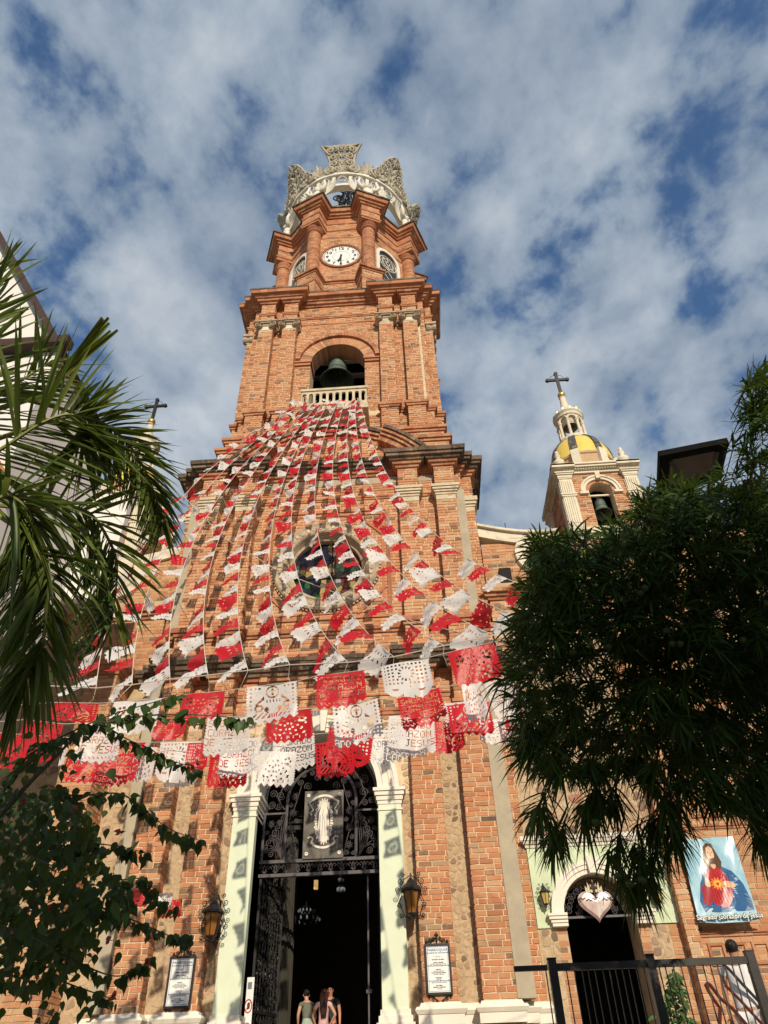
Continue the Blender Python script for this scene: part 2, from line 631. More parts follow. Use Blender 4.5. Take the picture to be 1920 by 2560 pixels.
def courses(mb, poly, z0, z1, edges, out=0.018, rh=0.128, bl=0.38, hole=None, joint=0.027, jit=0.006, mat=None, zup=None):
    n = max(1, round((z1 - z0) / rh))
    h = (z1 - z0) / n
    N = len(poly)
    for row in range(n):
        za, zb = z0 + row * h + joint * 0.45, z0 + (row + 1) * h - joint * 0.45
        for e in edges:
            p0, p1 = Vector(poly[e]), Vector(poly[(e + 1) % N])
            d = p1 - p0
            L = d.length
            if L < 0.02:
                continue
            d /= L
            nv = Vector((d.y, -d.x))
            q0, q3 = Vector(poly[e - 1]), Vector(poly[(e + 2) % N])
            c0 = (p0 - q0).x * d.y - (p0 - q0).y * d.x > 0
            c1 = d.x * (q3 - p1).y - d.y * (q3 - p1).x > 0
            iv = [(0.0, L)]
            if hole:
                hx = hole(e, (za + zb) / 2)
                if hx:
                    a, b = hx[0] - p0.x, hx[1] - p0.x
                    iv = [(0.0, min(L, a)), (max(0.0, b), L)]
            t = -U(0.05, 0.95) * bl if row % 2 else -U(0.3, 0.6) * bl * 0.5
            while t < L:
                ln = bl * U(0.72, 1.2)
                if random.random() < 0.12:
                    ln *= 0.55
                for a, b in iv:
                    s, f = max(t, a), min(t + ln - joint, b)
                    if f - s < 0.035:
                        continue
                    o = out + U(-jit, jit)
                    sa = s + ((-o if c0 else o) if s <= 1e-6 else 0)
                    fa = f + ((o if c1 else -o) if f >= L - 1e-6 else 0)
                    ja, jb = U(-0.007, 0.007), U(-0.007, 0.007)
                    A, B = p0 + d * sa + nv * o, p0 + d * fa + nv * (o + U(-0.003, 0.003))
                    Ai, Bi = p0 + d * s - nv * 0.02, p0 + d * f - nv * 0.02
                    lay_brick(mb, [(A.x, A.y, za + ja), (B.x, B.y, za + jb), (Bi.x, Bi.y, za), (Ai.x, Ai.y, za),
                                   (A.x, A.y, zb + jb), (B.x, B.y, zb + ja), (Bi.x, Bi.y, zb), (Ai.x, Ai.y, zb)], mat)
                t += ln


def shell(mb, poly, z0, z1, edges, top=False):
    N = len(poly)
    for e in edges:
        p0, p1 = poly[e], poly[(e + 1) % N]
        mb.add([(*p0, z0), (*p1, z0), (*p1, z1), (*p0, z1)], [(0, 1, 2, 3)])
    if top:
        mb.add([(*p, z1) for p in poly], [tuple(range(N))])


def mould(mb, poly, layers, edges, bl=0.36, inn=-0.06, gap=0.008, jit=0.006, zj=0.004):
    """moulding of projecting courses; layers = (z0, z1, projection below, projection above); mitred at every corner"""
    N = len(poly)
    for z0, z1, o0, o1 in layers:
        A, B, C = offs(poly, o0), offs(poly, o1), offs(poly, inn)
        for e in edges:
            f = (e + 1) % N
            L = math.dist(A[e], A[f])
            k = max(1, round(L / bl))
            cuts = [0.0] + sorted(min(0.98, max(0.02, (i + U(-0.15, 0.15)) / k)) for i in range(1, k)) + [1.0]
            d = Vector((A[f][0] - A[e][0], A[f][1] - A[e][1])).normalized()
            nv = Vector((d.y, -d.x))
            g = gap / max(L, 0.05) / 2 if k > 1 else 0
            for i in range(k):
                ta, tb = cuts[i] + (g if i else 0), cuts[i + 1] - (g if i < k - 1 else 0)
                j = U(-jit, jit)
                za, zb = z0 + U(-zj, zj), z1 + U(-zj, zj)

                def lp(Q, t, z, jj=j):
                    return (Q[e][0] + (Q[f][0] - Q[e][0]) * t + nv.x * jj, Q[e][1] + (Q[f][1] - Q[e][1]) * t + nv.y * jj, z)
                mb.hexa([lp(A, ta, za), lp(A, tb, za), lp(C, tb, za, 0), lp(C, ta, za, 0),
                         lp(B, ta, zb), lp(B, tb, zb), lp(C, tb, zb, 0), lp(C, ta, zb, 0)])


def ring_blocks(mb, cx, cz, y0, y1, r0, r1, a0, a1, n, gap=0.01, jit=0.005, f=None, mat=None, back=False):
    f = f or (lambda x, y, z: (x, y, z))
    for i in range(n):
        g = gap / ((r0 + r1) / 2) / 2
        s, t = a0 + (a1 - a0) * i / n + g, a0 + (a1 - a0) * (i + 1) / n - g
        j = U(-jit, jit)
        P = []
        for rr in (r0, r1):
            for a, y in ((s, y0 + j), (t, y0 + j), (t, y1), (s, y1)):
                P.append(f(cx + rr * math.cos(a), y, cz + rr * math.sin(a)))
        # hexa order: bottom ring r0, top ring r1
        mb.hexa([P[1], P[0], P[3], P[2], P[5], P[4], P[7], P[6]], back=back)


def arch_panel(mb, x0, x1, z0, z1, cx, w, zb, zs, y, depth, n=14, rise=None):
    """a wall face in the plane y with a round-headed opening and its reveals"""
    rise = rise or w
    mb.add([(x0, y, z0), (cx - w, y, z0), (cx - w, y, zs), (x0, y, zs)], [(0, 1, 2, 3)])
    mb.add([(cx + w, y, z0), (x1, y, z0), (x1, y, zs), (cx + w, y, zs)], [(0, 1, 2, 3)])
    if zb > z0:
        mb.add([(cx - w, y, z0), (cx + w, y, z0), (cx + w, y, zb), (cx - w, y, zb)], [(0, 1, 2, 3)])
    ar = [(cx + w * math.cos(PI - PI * i / n), zs + rise * math.sin(PI * i / n)) for i in range(n + 1)]
    up = [(x0 + (x1 - x0) * i / n, z1) for i in range(n + 1)]
    up[0], up[-1] = (x0, z1), (x1, z1)
    mb.add([(x0, y, zs), (cx - w, y, zs), (x0, y, z1)], [(0, 1, 2)])
    mb.add([(x1, y, zs), (cx + w, y, zs), (x1, y, z1)], [(0, 2, 1)])
    for i in range(n):
        mb.add([(ar[i][0], y, ar[i][1]), (ar[i + 1][0], y, ar[i + 1][1]), (up[i + 1][0], y, z1), (up[i][0], y, z1)], [(0, 1, 2, 3)])
    path = [(cx - w, zb)] + ar + [(cx + w, zb)]
    for (xa, za), (xb, zb_) in zip(path, path[1:]):
        mb.add([(xa, y, za), (xa, y + depth, za), (xb, y + depth, zb_), (xb, y, zb_)], [(0, 1, 2, 3)])


def circ_panel(mb, x0, x1, z0, z1, cx, cz, r, y, depth, n=32):
    """a wall face with a round opening"""
    def edge(a):
        c, s = math.cos(a), math.sin(a)
        k = min(((x1 - cx) / c if c > 1e-9 else 1e9), ((x0 - cx) / c if c < -1e-9 else 1e9),
                ((z1 - cz) / s if s > 1e-9 else 1e9), ((z0 - cz) / s if s < -1e-9 else 1e9))
        return (cx + c * k, cz + s * k)
    angs = sorted([2 * PI * i / n for i in range(n)] + [math.atan2(z - cz, x - cx) % (2 * PI) for x in (x0, x1) for z in (z0, z1)])
    for i, a in enumerate(angs):
        b = angs[(i + 1) % len(angs)]
        ea, eb = edge(a), edge(b)
        ra, rb = (cx + r * math.cos(a), cz + r * math.sin(a)), (cx + r * math.cos(b), cz + r * math.sin(b))
        mb.add([(ra[0], y, ra[1]), (ea[0], y, ea[1]), (eb[0], y, eb[1]), (rb[0], y, rb[1])], [(0, 1, 2, 3)])
        mb.add([(ra[0], y, ra[1]), (rb[0], y, rb[1]), (rb[0], y + depth, rb[1]), (ra[0], y + depth, ra[1])], [(0, 1, 2, 3)])


def clip_half(poly, a, b, c):
    """keep the side a*x + b*y <= c"""
    res = []
    for i in range(len(poly)):
        p, q = poly[i], poly[(i + 1) % len(poly)]
        dp, dq = a * p[0] + b * p[1] - c, a * q[0] + b * q[1] - c
        if dp <= 0:
            res.append(p)
        if dp * dq < 0:
            t = dp / (dp - dq)
            res.append((p[0] + (q[0] - p[0]) * t, p[1] + (q[1] - p[1]) * t))
    return res


def cells(x0, x1, z0, z1, size, keep=None):
    """irregular cells that tile a rectangle (a Voronoi tiling)"""
    pts = []
    nx, nz = max(1, round((x1 - x0) / size)), max(1, round((z1 - z0) / (size * 0.8)))
    for i in range(-1, nx + 1):
        for j in range(-1, nz + 1):
            pts.append((x0 + (i + 0.5 + U(-0.42, 0.42)) * (x1 - x0) / nx, z0 + (j + 0.5 + U(-0.42, 0.42)) * (z1 - z0) / nz))
    out = []
    for p in pts:
        if not (x0 - size * 0.3 < p[0] < x1 + size * 0.3 and z0 - size * 0.3 < p[1] < z1 + size * 0.3):
            continue
        if keep and not keep(*p):
            continue
        poly = [(x0, z0), (x1, z0), (x1, z1), (x0, z1)]
        for q in pts:
            dx, dz = q[0] - p[0], q[1] - p[1]
            if q is p or abs(dx) > 2.4 * size or abs(dz) > 2.4 * size:
                continue
            m = ((p[0] + q[0]) / 2, (p[1] + q[1]) / 2)
            poly = clip_half(poly, dx, dz, dx * m[0] + dz * m[1])
            if len(poly) < 3:
                break
        if len(poly) >= 3:
            out.append(poly)
    return out


def stone_block(mb, poly, f, gap, h):
    """one rubble stone: rounded outline, a slope at its edge and a crowned face; f maps (u, v, out) to the world"""
    n = len(poly)
    cx, cz = sum(p[0] for p in poly) / n, sum(p[1] for p in poly) / n
    pts = []
    for i in range(n):
        a, b, c = poly[i - 1], poly[i], poly[(i + 1) % n]
        pts.append((b[0] + (a[0] - b[0]) * 0.24, b[1] + (a[1] - b[1]) * 0.24))
        pts.append((b[0] + (c[0] - b[0]) * 0.24, b[1] + (c[1] - b[1]) * 0.24))
    rad = sum(math.dist(p, (cx, cz)) for p in pts) / len(pts)
    k = max(0.3, 1 - gap * U(0.6, 3.0) / rad)
    ring = [(cx + (x - cx) * k, cz + (z - cz) * k) for x, z in pts]
    m = len(ring)
    k2 = U(0.72, 0.86)
    base = [f(x, z, -0.01) for x, z in ring]
    top = [f(cx + (x - cx) * k2, cz + (z - cz) * k2, h * U(0.75, 1.1)) for x, z in ring]
    vs_ = base + top + [f(cx, cz, h * U(0.9, 1.3))]
    fs = []
    for i in range(m):
        j = (i + 1) % m
        fs.append((i, j, m + j, m + i))
        fs.append((m + i, m + j, 2 * m))
    mb.add(vs_, fs)


STONES = {'left': 0, 'parent': None}
BED_PARENT = [None]


def rubble(mb, x0, x1, z0, z1, y, size=0.27, keep=None, gap=0.012, h=0.013, f=None):
    f = f or (lambda u, v, o: (u, y - 0.006 - o, v))
    bed = MB()
    if not keep:
        bed.add([f(x0, z0, 0), f(x1, z0, 0), f(x1, z1, 0), f(x0, z1, 0)], [(0, 1, 2, 3)])
        bed.build('rubble_bed', M['rubble_bed'], BED_PARENT[0])
    for poly in cells(x0, x1, z0, z1, size, keep):
        if random.random() < 0.22:
            continue
        if STONES['left'] > 0:
            STONES['left'] -= 1
            b = MB()
            stone_block(b, poly, f, gap, h)
            b.build('stone', M['stone'], STONES['parent'])
        else:
            stone_block(mb, poly, f, gap, h)


def sweep_profile(mb, path, prof, n_out):
    """sweep a profile (out, up) along a path of (x, y) in plan, closed or open; used for small plaster mouldings"""
    pass


def spiral(cx, cz, r, turns, a0, sgn=1, n=18, r_in=0.12):
    return [(cx + (r * (1 - (1 - r_in) * i / n)) * math.cos(a0 + sgn * turns * 2 * PI * i / n),
             cz + (r * (1 - (1 - r_in) * i / n)) * math.sin(a0 + sgn * turns * 2 * PI * i / n)) for i in range(n + 1)]


# ------------------------------------------------------------------ the ground
def sheet(name, x0, x1, y0, y1, z, mat):
    b = MB()
    b.add([(x0, y0, z), (x1, y0, z), (x1, y1, z), (x0, y1, z)], [(0, 1, 2, 3)])
    o = b.build(name, mat)
    o['kind'] = 'structure'
    return o


sheet('ground', -1500, 1500, -1500, 1500, -0.02, M['paving'])
sheet('road', -400, 400, -31, -23, -0.01, M['asphalt'])
b = MB()
b.box(-13, 14, -11.0, 0.9, -0.01, 1.52)
for i in range(8):
    b.box(-13, 14, -11.0 - 0.32 * (8 - i), -11.0 - 0.32 * (7 - i), -0.01, 0.19 * i + 0.17)
o = b.build('atrium_pavement', M['paving'])
o['kind'] = 'structure'

# ------------------------------------------------------------------ church: main body
church = thing('church', 'tall orange brick church tower with arched portal, round window, belfry and clock stage', 'church', (0, 0, 1.52))
SINGLES['parent'] = church
STONES['parent'] = church
BED_PARENT[0] = church
LOW, nL = plan(5.1, 5.1, 0.4, [(2.62, 3.40), (3.99, 4.78)])
UPP, nU = plan(5.0, 5.0, 0.4, [(2.66, 3.36), (4.02, 4.72)])
CB = 8                                       # index of the middle bay's edge on the front
front = list(range(0, nL))
right = list(range(nL, nL + 10))
left = list(range(4 * nL - 10, 4 * nL))
vis = front + right + left
pil = [e for e in vis if e % nL in (1, 2, 3, 5, 6, 7, 9, 10, 11, 13, 14, 15)]
bays = [e for e in vis if e not in pil and e != CB]
nocb = [e for e in vis if e != CB]

wall = MB()
shell(wall, LOW, 1.5, 12.4, nocb)
arch_panel(wall, -2.62, 2.62, 1.5, 12.4, 0, 1.66, 2.3, 8.28, 0.0, 0.9, rise=1.72)
shell(wall, UPP, 12.35, 20.8, [e for e in vis if e != CB], top=False)
circ_panel(wall, -2.66, 2.66, 12.35, 20.8, 0, 16.05, 1.34, 0.0, 0.5)
wall.add([(*p, 20.8) for p in UPP], [tuple(range(len(UPP)))])
wall.add([(*p, 12.38) for p in LOW], [tuple(range(len(LOW)))])

# lowest bricks first: they show largest and are parts of their own
bricks, bricks_low, trim, dark_trim, stones = MB(), MB(), MB(), MB(), MB()
SINGLES['left'] = 300
fpil = [e for e in pil if e < nL]
courses(bricks_low, LOW, 3.40, 6.1, [e for e in fpil], mat=M['brick_low'])
SINGLES['left'] = 0
courses(bricks_low, LOW, 6.1, 11.75, fpil)
courses(bricks_low, LOW, 3.40, 11.75, [e for e in pil if e >= nL])
courses(bricks_low, LOW, 1.55, 2.95, [e for e in front if e != CB], out=0.05)
# rubble between the pilasters
STONES['left'] = 300
rubble(stones, -2.60, -2.30, 3.40, 8.2, 0.0, 0.21)
rubble(stones, 2.30, 2.60, 3.40, 8.2, 0.0, 0.21)
rubble(stones, -3.97, -3.42, 3.40, 10.3, 0.0, 0.19)
rubble(stones, 3.42, 3.97, 3.40, 10.3, 0.0, 0.19)


def above_arch(x, z):
    return (x / 2.28) ** 2 + ((z - 8.28) / 2.2) ** 2 > 1.05 or z < 8.2 and abs(x) > 2.3


rubble(stones, -2.60, 2.60, 8.25, 10.55, 0.0, 0.27, above_arch)
STONES['left'] = 0
courses(bricks, LOW, 10.72, 11.75, [CB] + [e for e in bays if e < nL])
SEAM = [(10.50, 10.60, 0.05, 0.06), (10.60, 10.70, 0.09, 0.09)]
mould(trim, LOW, SEAM, front)
mould(trim, LOW, [(11.12, 11.18, 0.05, 0.05)], front)
# first cornice
mould(trim, LOW, [(11.75, 11.86, 0.10, 0.14)], vis)
mould(dark_trim, LOW, [(11.86, 11.97, 0.20, 0.24), (11.97, 12.10, 0.30, 0.36)], vis)  # mould-stained edge, with the shadow under the overhang painted into the colour
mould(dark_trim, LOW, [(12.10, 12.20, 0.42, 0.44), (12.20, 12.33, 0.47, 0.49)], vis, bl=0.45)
# corbels below the first cornice, beside the door
for x in (-1.9, -0.2, 1.5):
    trim.box(x, x + 0.24, -0.36, -0.02, 11.60, 11.745)
# pedestal zone
PED = UPP
mould(trim, PED, [(12.36, 12.55, 0.14, 0.12), (12.55, 12.66, 0.08, 0.06)], vis)
courses(bricks, PED, 12.66, 13.28, vis, out=0.02)
mould(trim, PED, [(13.28, 13.38, 0.07, 0.10), (13.38, 13.48, 0.15, 0.18), (13.48, 13.58, 0.12, 0.12)], vis)


def rose_hole(e, z):
    if e == CB and abs(z - 16.05) < 1.83:
        w_ = math.sqrt(1.83 ** 2 - (z - 16.05) ** 2)
        return (-w_, w_)


courses(bricks, UPP, 13.6, 18.95, vis, hole=rose_hole)
# architrave, frieze, cornice
mould(trim, UPP, [(18.98, 19.06, 0.04, 0.06), (19.06, 19.14, 0.08, 0.08)], [CB] + [e for e in bays if e < nU])
courses(bricks, UPP, 19.16, 19.75, vis)
courses(bricks, UPP, 19.75, 20.10, [e for e in vis if e != CB])
mould(trim, UPP, [(19.40, 19.46, 0.03, 0.04)], vis)
mould(trim, UPP, [(20.10, 20.20, 0.08, 0.12), (20.20, 20.31, 0.18, 0.22)], vis)
mould(dark_trim, UPP, [(20.31, 20.42, 0.28, 0.34)], vis)  # mould-dark like the first cornice, soffit shade painted in as well
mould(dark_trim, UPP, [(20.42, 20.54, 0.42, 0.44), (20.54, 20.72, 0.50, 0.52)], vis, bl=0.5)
wall.build('wall', M['mortar'], church)

b = MB()
b.box(-2.62, 2.62, -0.022, 0.05, 19.76, 20.08)
for x in (-3.98, 3.40):
    b.box(x, x + 0.58, -0.022, 0.05, 19.76, 20.05)
b.build('cement_band', M['cement'], church)
# white plinth moulding
b = MB()
mould(b, LOW, [(2.96, 3.16, 0.13, 0.13), (3.16, 3.24, 0.15, 0.20), (3.24, 3.30, 0.20, 0.16), (3.30, 3.38, 0.10, 0.06)], [e for e in nocb], bl=1.4, jit=0.003, zj=0.001)
b.build('plinth_moulding', M['white_paint'], church, kind='stuff')
# upright cement strips on the outer pilasters
for sx in (1, -1):
    b = MB()
    if sx > 0:
        b.box(4.76, 5.18, -0.44, -0.02, 3.40, 11.74)
    else:
        b.box(-5.20, -4.88, -0.44, -0.02, 3.40, 11.74)
    b.build('cement_strip', M['cement'], church)
    b = MB()
    b.box(*sorted((4.72 * sx, 5.02 * sx)), -0.42, -0.02, 13.6, 18.9)
    b.build('cement_strip', M['cement'], church)


def capital(x0, x1, y, z0, z1, side=0):
    """moulded stone capital of a pilaster"""
    b = MB()
    h = z1 - z0
    for a, c, o in ((0.0, 0.34, 0.02), (0.34, 0.42, 0.05), (0.42, 0.52, 0.03), (0.52, 0.66, 0.08), (0.66, 0.82, 0.13), (0.82, 1.0, 0.17)):
        b.box(x0 - o, x1 + o, y - o, y + 0.36, z0 + a * h, z0 + c * h - 0.002)
    b.build('capital', M['cantera_light'], church)


for sx in (1, -1):
    for a, c in ((2.66, 3.36), (4.02, 4.72)):
        capital(min(a * sx, c * sx), max(a * sx, c * sx), -0.4, 18.45, 19.10)
    b = MB()
    for a, c, o in ((0, 0.34, 0.02), (0.34, 0.5, 0.05), (0.5, 0.7, 0.1), (0.7, 1, 0.15)):
        xs = sorted((5.06 * sx, (5.4 + o) * sx))
        b.box(xs[0], xs[1], 0.28 - o, 0.98 + o, 18.35 + a * 0.65, 18.35 + c * 0.65 - 0.002)
    b.build('capital', M['cantera_light'], church)

# frame round the rose window: a square moulding with cut corners
b = MB()
for w_, y0, y1, t_ in ((2.24, -0.07, 0.03, 0.13), (2.02, -0.05, 0.03, 0.08)):
    z0, z1 = 16.2 - w_ - 0.1, 16.2 + w_ + 0.1
    b.box(-w_, w_, y0, y1, z1 - t_, z1)
    b.box(-w_, w_, y0, y1, z0, z0 + t_)
    b.box(-w_, -w_ + t_, y0 + 0.002, y1, z0 + t_, z1 - t_)
    b.box(w_ - t_, w_, y0 + 0.002, y1, z0 + t_, z1 - t_)
for sx in (1, -1):
    for sz in (1, -1):
        b.bar((1.1 * sx, -0.02, 16.15 + 2.1 * sz), (2.05 * sx, -0.02, 16.15 + 1.1 * sz), 0.1, 0.09, up=(0, 1, 0))
b.build('window_surround', M['brick_trim'], church, kind='stuff')

# rose window
rose = MB()
rose.lathe([(1.86, 0.0), (1.86, 0.16), (1.80, 0.20), (1.74, 0.17), (1.70, 0.15), (1.52, 0.15), (1.46, 0.19), (1.40, 0.15), (1.36, 0.06), (1.34, -0.02), (1.30, -0.10), (1.22, -0.14), (1.22, -0.42)],
           (0, 0, 16.05), 56, 'y')
ro = rose.build('rose_window', M['cantera'], church, smooth=False)
b = MB()
for i in range(44):
    a = 2 * PI * i / 44
    c, s = math.cos(a), math.sin(a)
    if i % 2:
        b.ball((1.61 * c, -0.155, 16.05 + 1.61 * s), 0.05, 6, 4, 1, 0.7, 1)
        b.lathe([(0.085, 0.0), (0.085, 0.03), (0.06, 0.03), (0.06, 0.0)], (1.61 * c, -0.15, 16.05 + 1.61 * s), 8, 'y')
    else:
        b.obox((1.61 * c, -0.16, 16.05 + 1.61 * s), (c, 0, s), (0, 1, 0), (-s, 0, c), 0.07, 0.02, 0.05)
    for q in range(2):
        a2 = a + PI / 44 * (q + 0.5)
        b.obox((1.885 * math.cos(a2), -0.06, 16.05 + 1.885 * math.sin(a2)), (math.cos(a2), 0, math.sin(a2)), (0, 1, 0), (-math.sin(a2), 0, math.cos(a2)), 0.03, 0.04, 0.035)
b.build('carved_border', M['cantera_light'], ro, kind='stuff')


def glass_mat(c):
    nm = 'glass_%02d%02d%02d' % tuple(int(v * 99) for v in c)
    if nm not in M:
        t = MT(nm, 0.12).color(c)
        M[nm] = t.mat
    return M[nm]


random.seed(21)
for poly in cells(-1.24, 1.24, 14.81, 17.29, 0.24):
    cx_ = sum(p[0] for p in poly) / len(poly)
    cz_ = sum(p[1] for p in poly) / len(poly) - 16.05
    if math.hypot(cx_, cz_) > 1.20:
        continue
    if cz_ > 0.25 and cx_ < 0.1:
        c = random.choice([(0.010, 0.014, 0.028), (0.014, 0.018, 0.022), (0.016, 0.014, 0.034)])
    elif cx_ > 0.25 and cz_ > -0.25:
        c = random.choice([(0.16, 0.025, 0.018), (0.035, 0.07, 0.035), (0.20, 0.04, 0.025), (0.04, 0.04, 0.04), (0.02, 0.02, 0.02)])
    elif abs(cx_) < 0.3:
        c = random.choice([(0.38, 0.26, 0.11), (0.30, 0.21, 0.10), (0.04, 0.05, 0.06), (0.14, 0.12, 0.09)])
    elif cx_ < 0 and cz_ < -0.1:
        c = random.choice([(0.02, 0.04, 0.06), (0.02, 0.10, 0.035), (0.015, 0.02, 0.03), (0.03, 0.05, 0.06)])
    else:
        c = random.choice([(0.32, 0.32, 0.29), (0.14, 0.035, 0.03), (0.06, 0.07, 0.07), (0.30, 0.23, 0.07), (0.03, 0.04, 0.04)])
    k = 0.93
    b = MB()
    b.prism([(cx_ + (x - cx_) * k, 16.05 + cz_ + (z - 16.05 - cz_) * k) for x, z in poly], 0.33, 0.345)
    b.build('glass_pane', glass_mat(c), ro)
random.seed(8)
b = MB()
b.lathe([(1.24, 0), (1.24, 0.01)], (0, 0.36, 16.05), 40, 'y')
b.add([(1.24 * math.cos(2 * PI * i / 40), 0.352, 16.05 + 1.24 * math.sin(2 * PI * i / 40)) for i in range(40)], [tuple(range(40))])
b.bar((-1.22, 0.31, 15.75), (1.22, 0.31, 15.75), 0.045)
b.bar((0.16, 0.315, 14.85), (0.16, 0.315, 17.25), 0.045)
b.build('lead_frame', M['dark'], ro)

# broken segmental pediment
ped = MB()
pedd = MB()
ZC = 18.2
for a0, a1, y, n_ in ((R(33), R(62.3), -0.60, 7), (R(117.7), R(147), -0.60, 7), (R(62.5), R(117.5), -0.22, 14)):
    ring_blocks(pedd, 0, ZC, y, 0.6, 4.62, 4.78, a0, a1, n_ * 2, back=True)
    ring_blocks(ped, 0, ZC, y + 0.07, 0.6, 4.48, 4.615, a0, a1, n_ * 2, back=True)
    ring_blocks(ped, 0, ZC, y + 0.16, 0.6, 4.34, 4.475, a0, a1, n_ * 2, back=True)
    ring_blocks(ped, 0, ZC, y + 0.25, 0.6, 4.10, 4.335, a0, a1, n_ * 3, back=True)
pedd.build('pediment_coping', M['brick_mould_shade'], church, kind='stuff')
ped.build('pediment', M['brick_trim'], church, kind='stuff')
b = MB()
arc = [(4.1 * math.cos(R(38) + R(104) * i / 20), ZC + 4.1 * math.sin(R(38) + R(104) * i / 20)) for i in range(21)]
b.prism(arc[::-1], 0.05, 0.6)
b.build('tympanum', M['mortar'], church)


def tymp_hole(e, z):
    pass


TY = [(-3.2, 0.05), (3.2, 0.05), (3.2, 0.3), (-3.2, 0.3)]
n_ = 11
for i in range(n_):
    za = 20.76 + i * 0.139
    w_ = math.sqrt(max(0.0, 4.08 ** 2 - (za + 0.12 - ZC) ** 2))
    if w_ > 0.2:
        courses(bricks, [(-w_, 0.05), (w_, 0.05), (w_, 0.3), (-w_, 0.3)], za, za + 0.136, [0])

# tiers behind the pediment
YC = 5.9
T1, _n = plan(4.80, 5.6, 0.0, [])
T2, _n = plan(4.66, 5.7, 0.0, [])
tv = [0, 1, 3]
wb = MB()
shell(wb, T1, 20.75, 22.9, tv, True)
courses(bricks, T1, 20.8, 22.66, tv)
mould(trim, T1, [(22.66, 22.78, 0.08, 0.10), (22.78, 22.92, 0.17, 0.18)], tv)
shell(wb, T2, 22.9, 23.7, tv, True)
courses(bricks, T2, 22.94, 23.5, tv)
mould(trim, T2, [(23.5, 23.62, 0.08, 0.10), (23.62, 23.76, 0.16, 0.17)], tv)

# belfry stage
BEL, nB = plan(4.35, YC, 0.40, [(2.10, 2.77), (3.29, 3.97)])
bf = list(range(nB))
bv = bf + list(range(nB, nB + 10)) + list(range(4 * nB - 10, 4 * nB))
bnc = [e for e in bv if e != CB]
shell(wb, BEL, 23.7, 34.7, bnc)
BW, BS = 1.31, 29.35                           # half width and springing of the bell opening
YB = YC - 4.35
arch_panel(wb, -2.10, 2.10, 23.7, 34.7, 0, BW, 24.9, BS, YB, 0.9)
wb.build('wall', M['mortar'], church)


def bell_hole(e, z):
    if e == CB and z > 24.9:
        if z < BS:
            return (-BW, BW)
        if z < BS + 2.3:
            w_ = math.sqrt(max(0.0, 2.08 ** 2 - (z - BS) ** 2))
            return (-w_, w_)


courses(bricks, BEL, 23.76, 25.3, bv, out=0.05)
mould(trim, BEL, [(25.3, 25.4, 0.10, 0.13), (25.4, 25.52, 0.17, 0.20), (25.52, 25.62, 0.12, 0.08)], bnc)
courses(bricks, BEL, 25.64, 31.6, bv, hole=bell_hole)
mould(trim, BEL, [(32.34, 32.42, 0.04, 0.06)], bv)
courses(bricks, BEL, 31.6, 32.34, [e for e in bv if e % nB in (0, 4, 8, 12, 16)], hole=bell_hole)
courses(bricks, BEL, 32.42, 32.85, bv)
mould(trim, BEL, [(32.85, 32.93, 0.06, 0.08), (32.93, 33.02, 0.10, 0.10)], bv)
courses(bricks, BEL, 33.04, 33.86, bv)
mould(trim, BEL, [(33.86, 33.97, 0.10, 0.14), (33.97, 34.10, 0.22, 0.27), (34.10, 34.24, 0.33, 0.42)], bv)
mould(trim, BEL, [(34.24, 34.44, 0.54, 0.58)], bv, bl=0.5)
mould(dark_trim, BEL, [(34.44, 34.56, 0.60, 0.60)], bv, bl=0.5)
b = MB()
b.add([(*p, 34.5) for p in offs(BEL, 0.4)], [tuple(range(len(BEL)))])
b.build('stage_roof', M['mortar'], church)
# arch over the bell
av = MB()
ring_blocks(av, 0, BS, YB - 0.03, YB + 0.9, BW - 0.02, 1.84, 0.0, PI, 34, 0.014)
av.build('voussoirs', M['brick'], church, kind='stuff')
av = MB()
ring_blocks(av, 0, BS, YB - 0.16, YB + 0.1, 1.85, 2.07, R(6), PI - R(6), 34, 0.014, back=True)
av.build('hood_moulding', M['brick_trim'], church, kind='stuff')
b = MB()
for sx in (1, -1):
    b.box(*sorted((BW * sx, 2.09 * sx)), YB - 0.10, YB + 0.85, 29.10, 29.26)
    b.box(*sorted(((BW - 0.06) * sx, 2.09 * sx)), YB - 0.16, YB + 0.85, 29.262, 29.36)
b.build('impost', M['brick_trim'], church, kind='stuff')
# belfry chamber: dark inside, pale beams
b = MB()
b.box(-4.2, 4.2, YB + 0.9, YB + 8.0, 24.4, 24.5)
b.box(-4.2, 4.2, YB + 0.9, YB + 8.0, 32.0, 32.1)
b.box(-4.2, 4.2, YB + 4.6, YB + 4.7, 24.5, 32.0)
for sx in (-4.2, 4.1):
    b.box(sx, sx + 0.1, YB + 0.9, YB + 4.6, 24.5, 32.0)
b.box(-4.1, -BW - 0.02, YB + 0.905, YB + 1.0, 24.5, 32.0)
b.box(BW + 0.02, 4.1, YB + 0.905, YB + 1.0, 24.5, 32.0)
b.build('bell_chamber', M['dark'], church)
for y in (YB + 0.95, YB + 1.9):
    b = MB()
    b.box(-2.2, 2.2, y, y + 0.22, 30.55, 30.75)
    b.build('beam', M['white_old'], church)


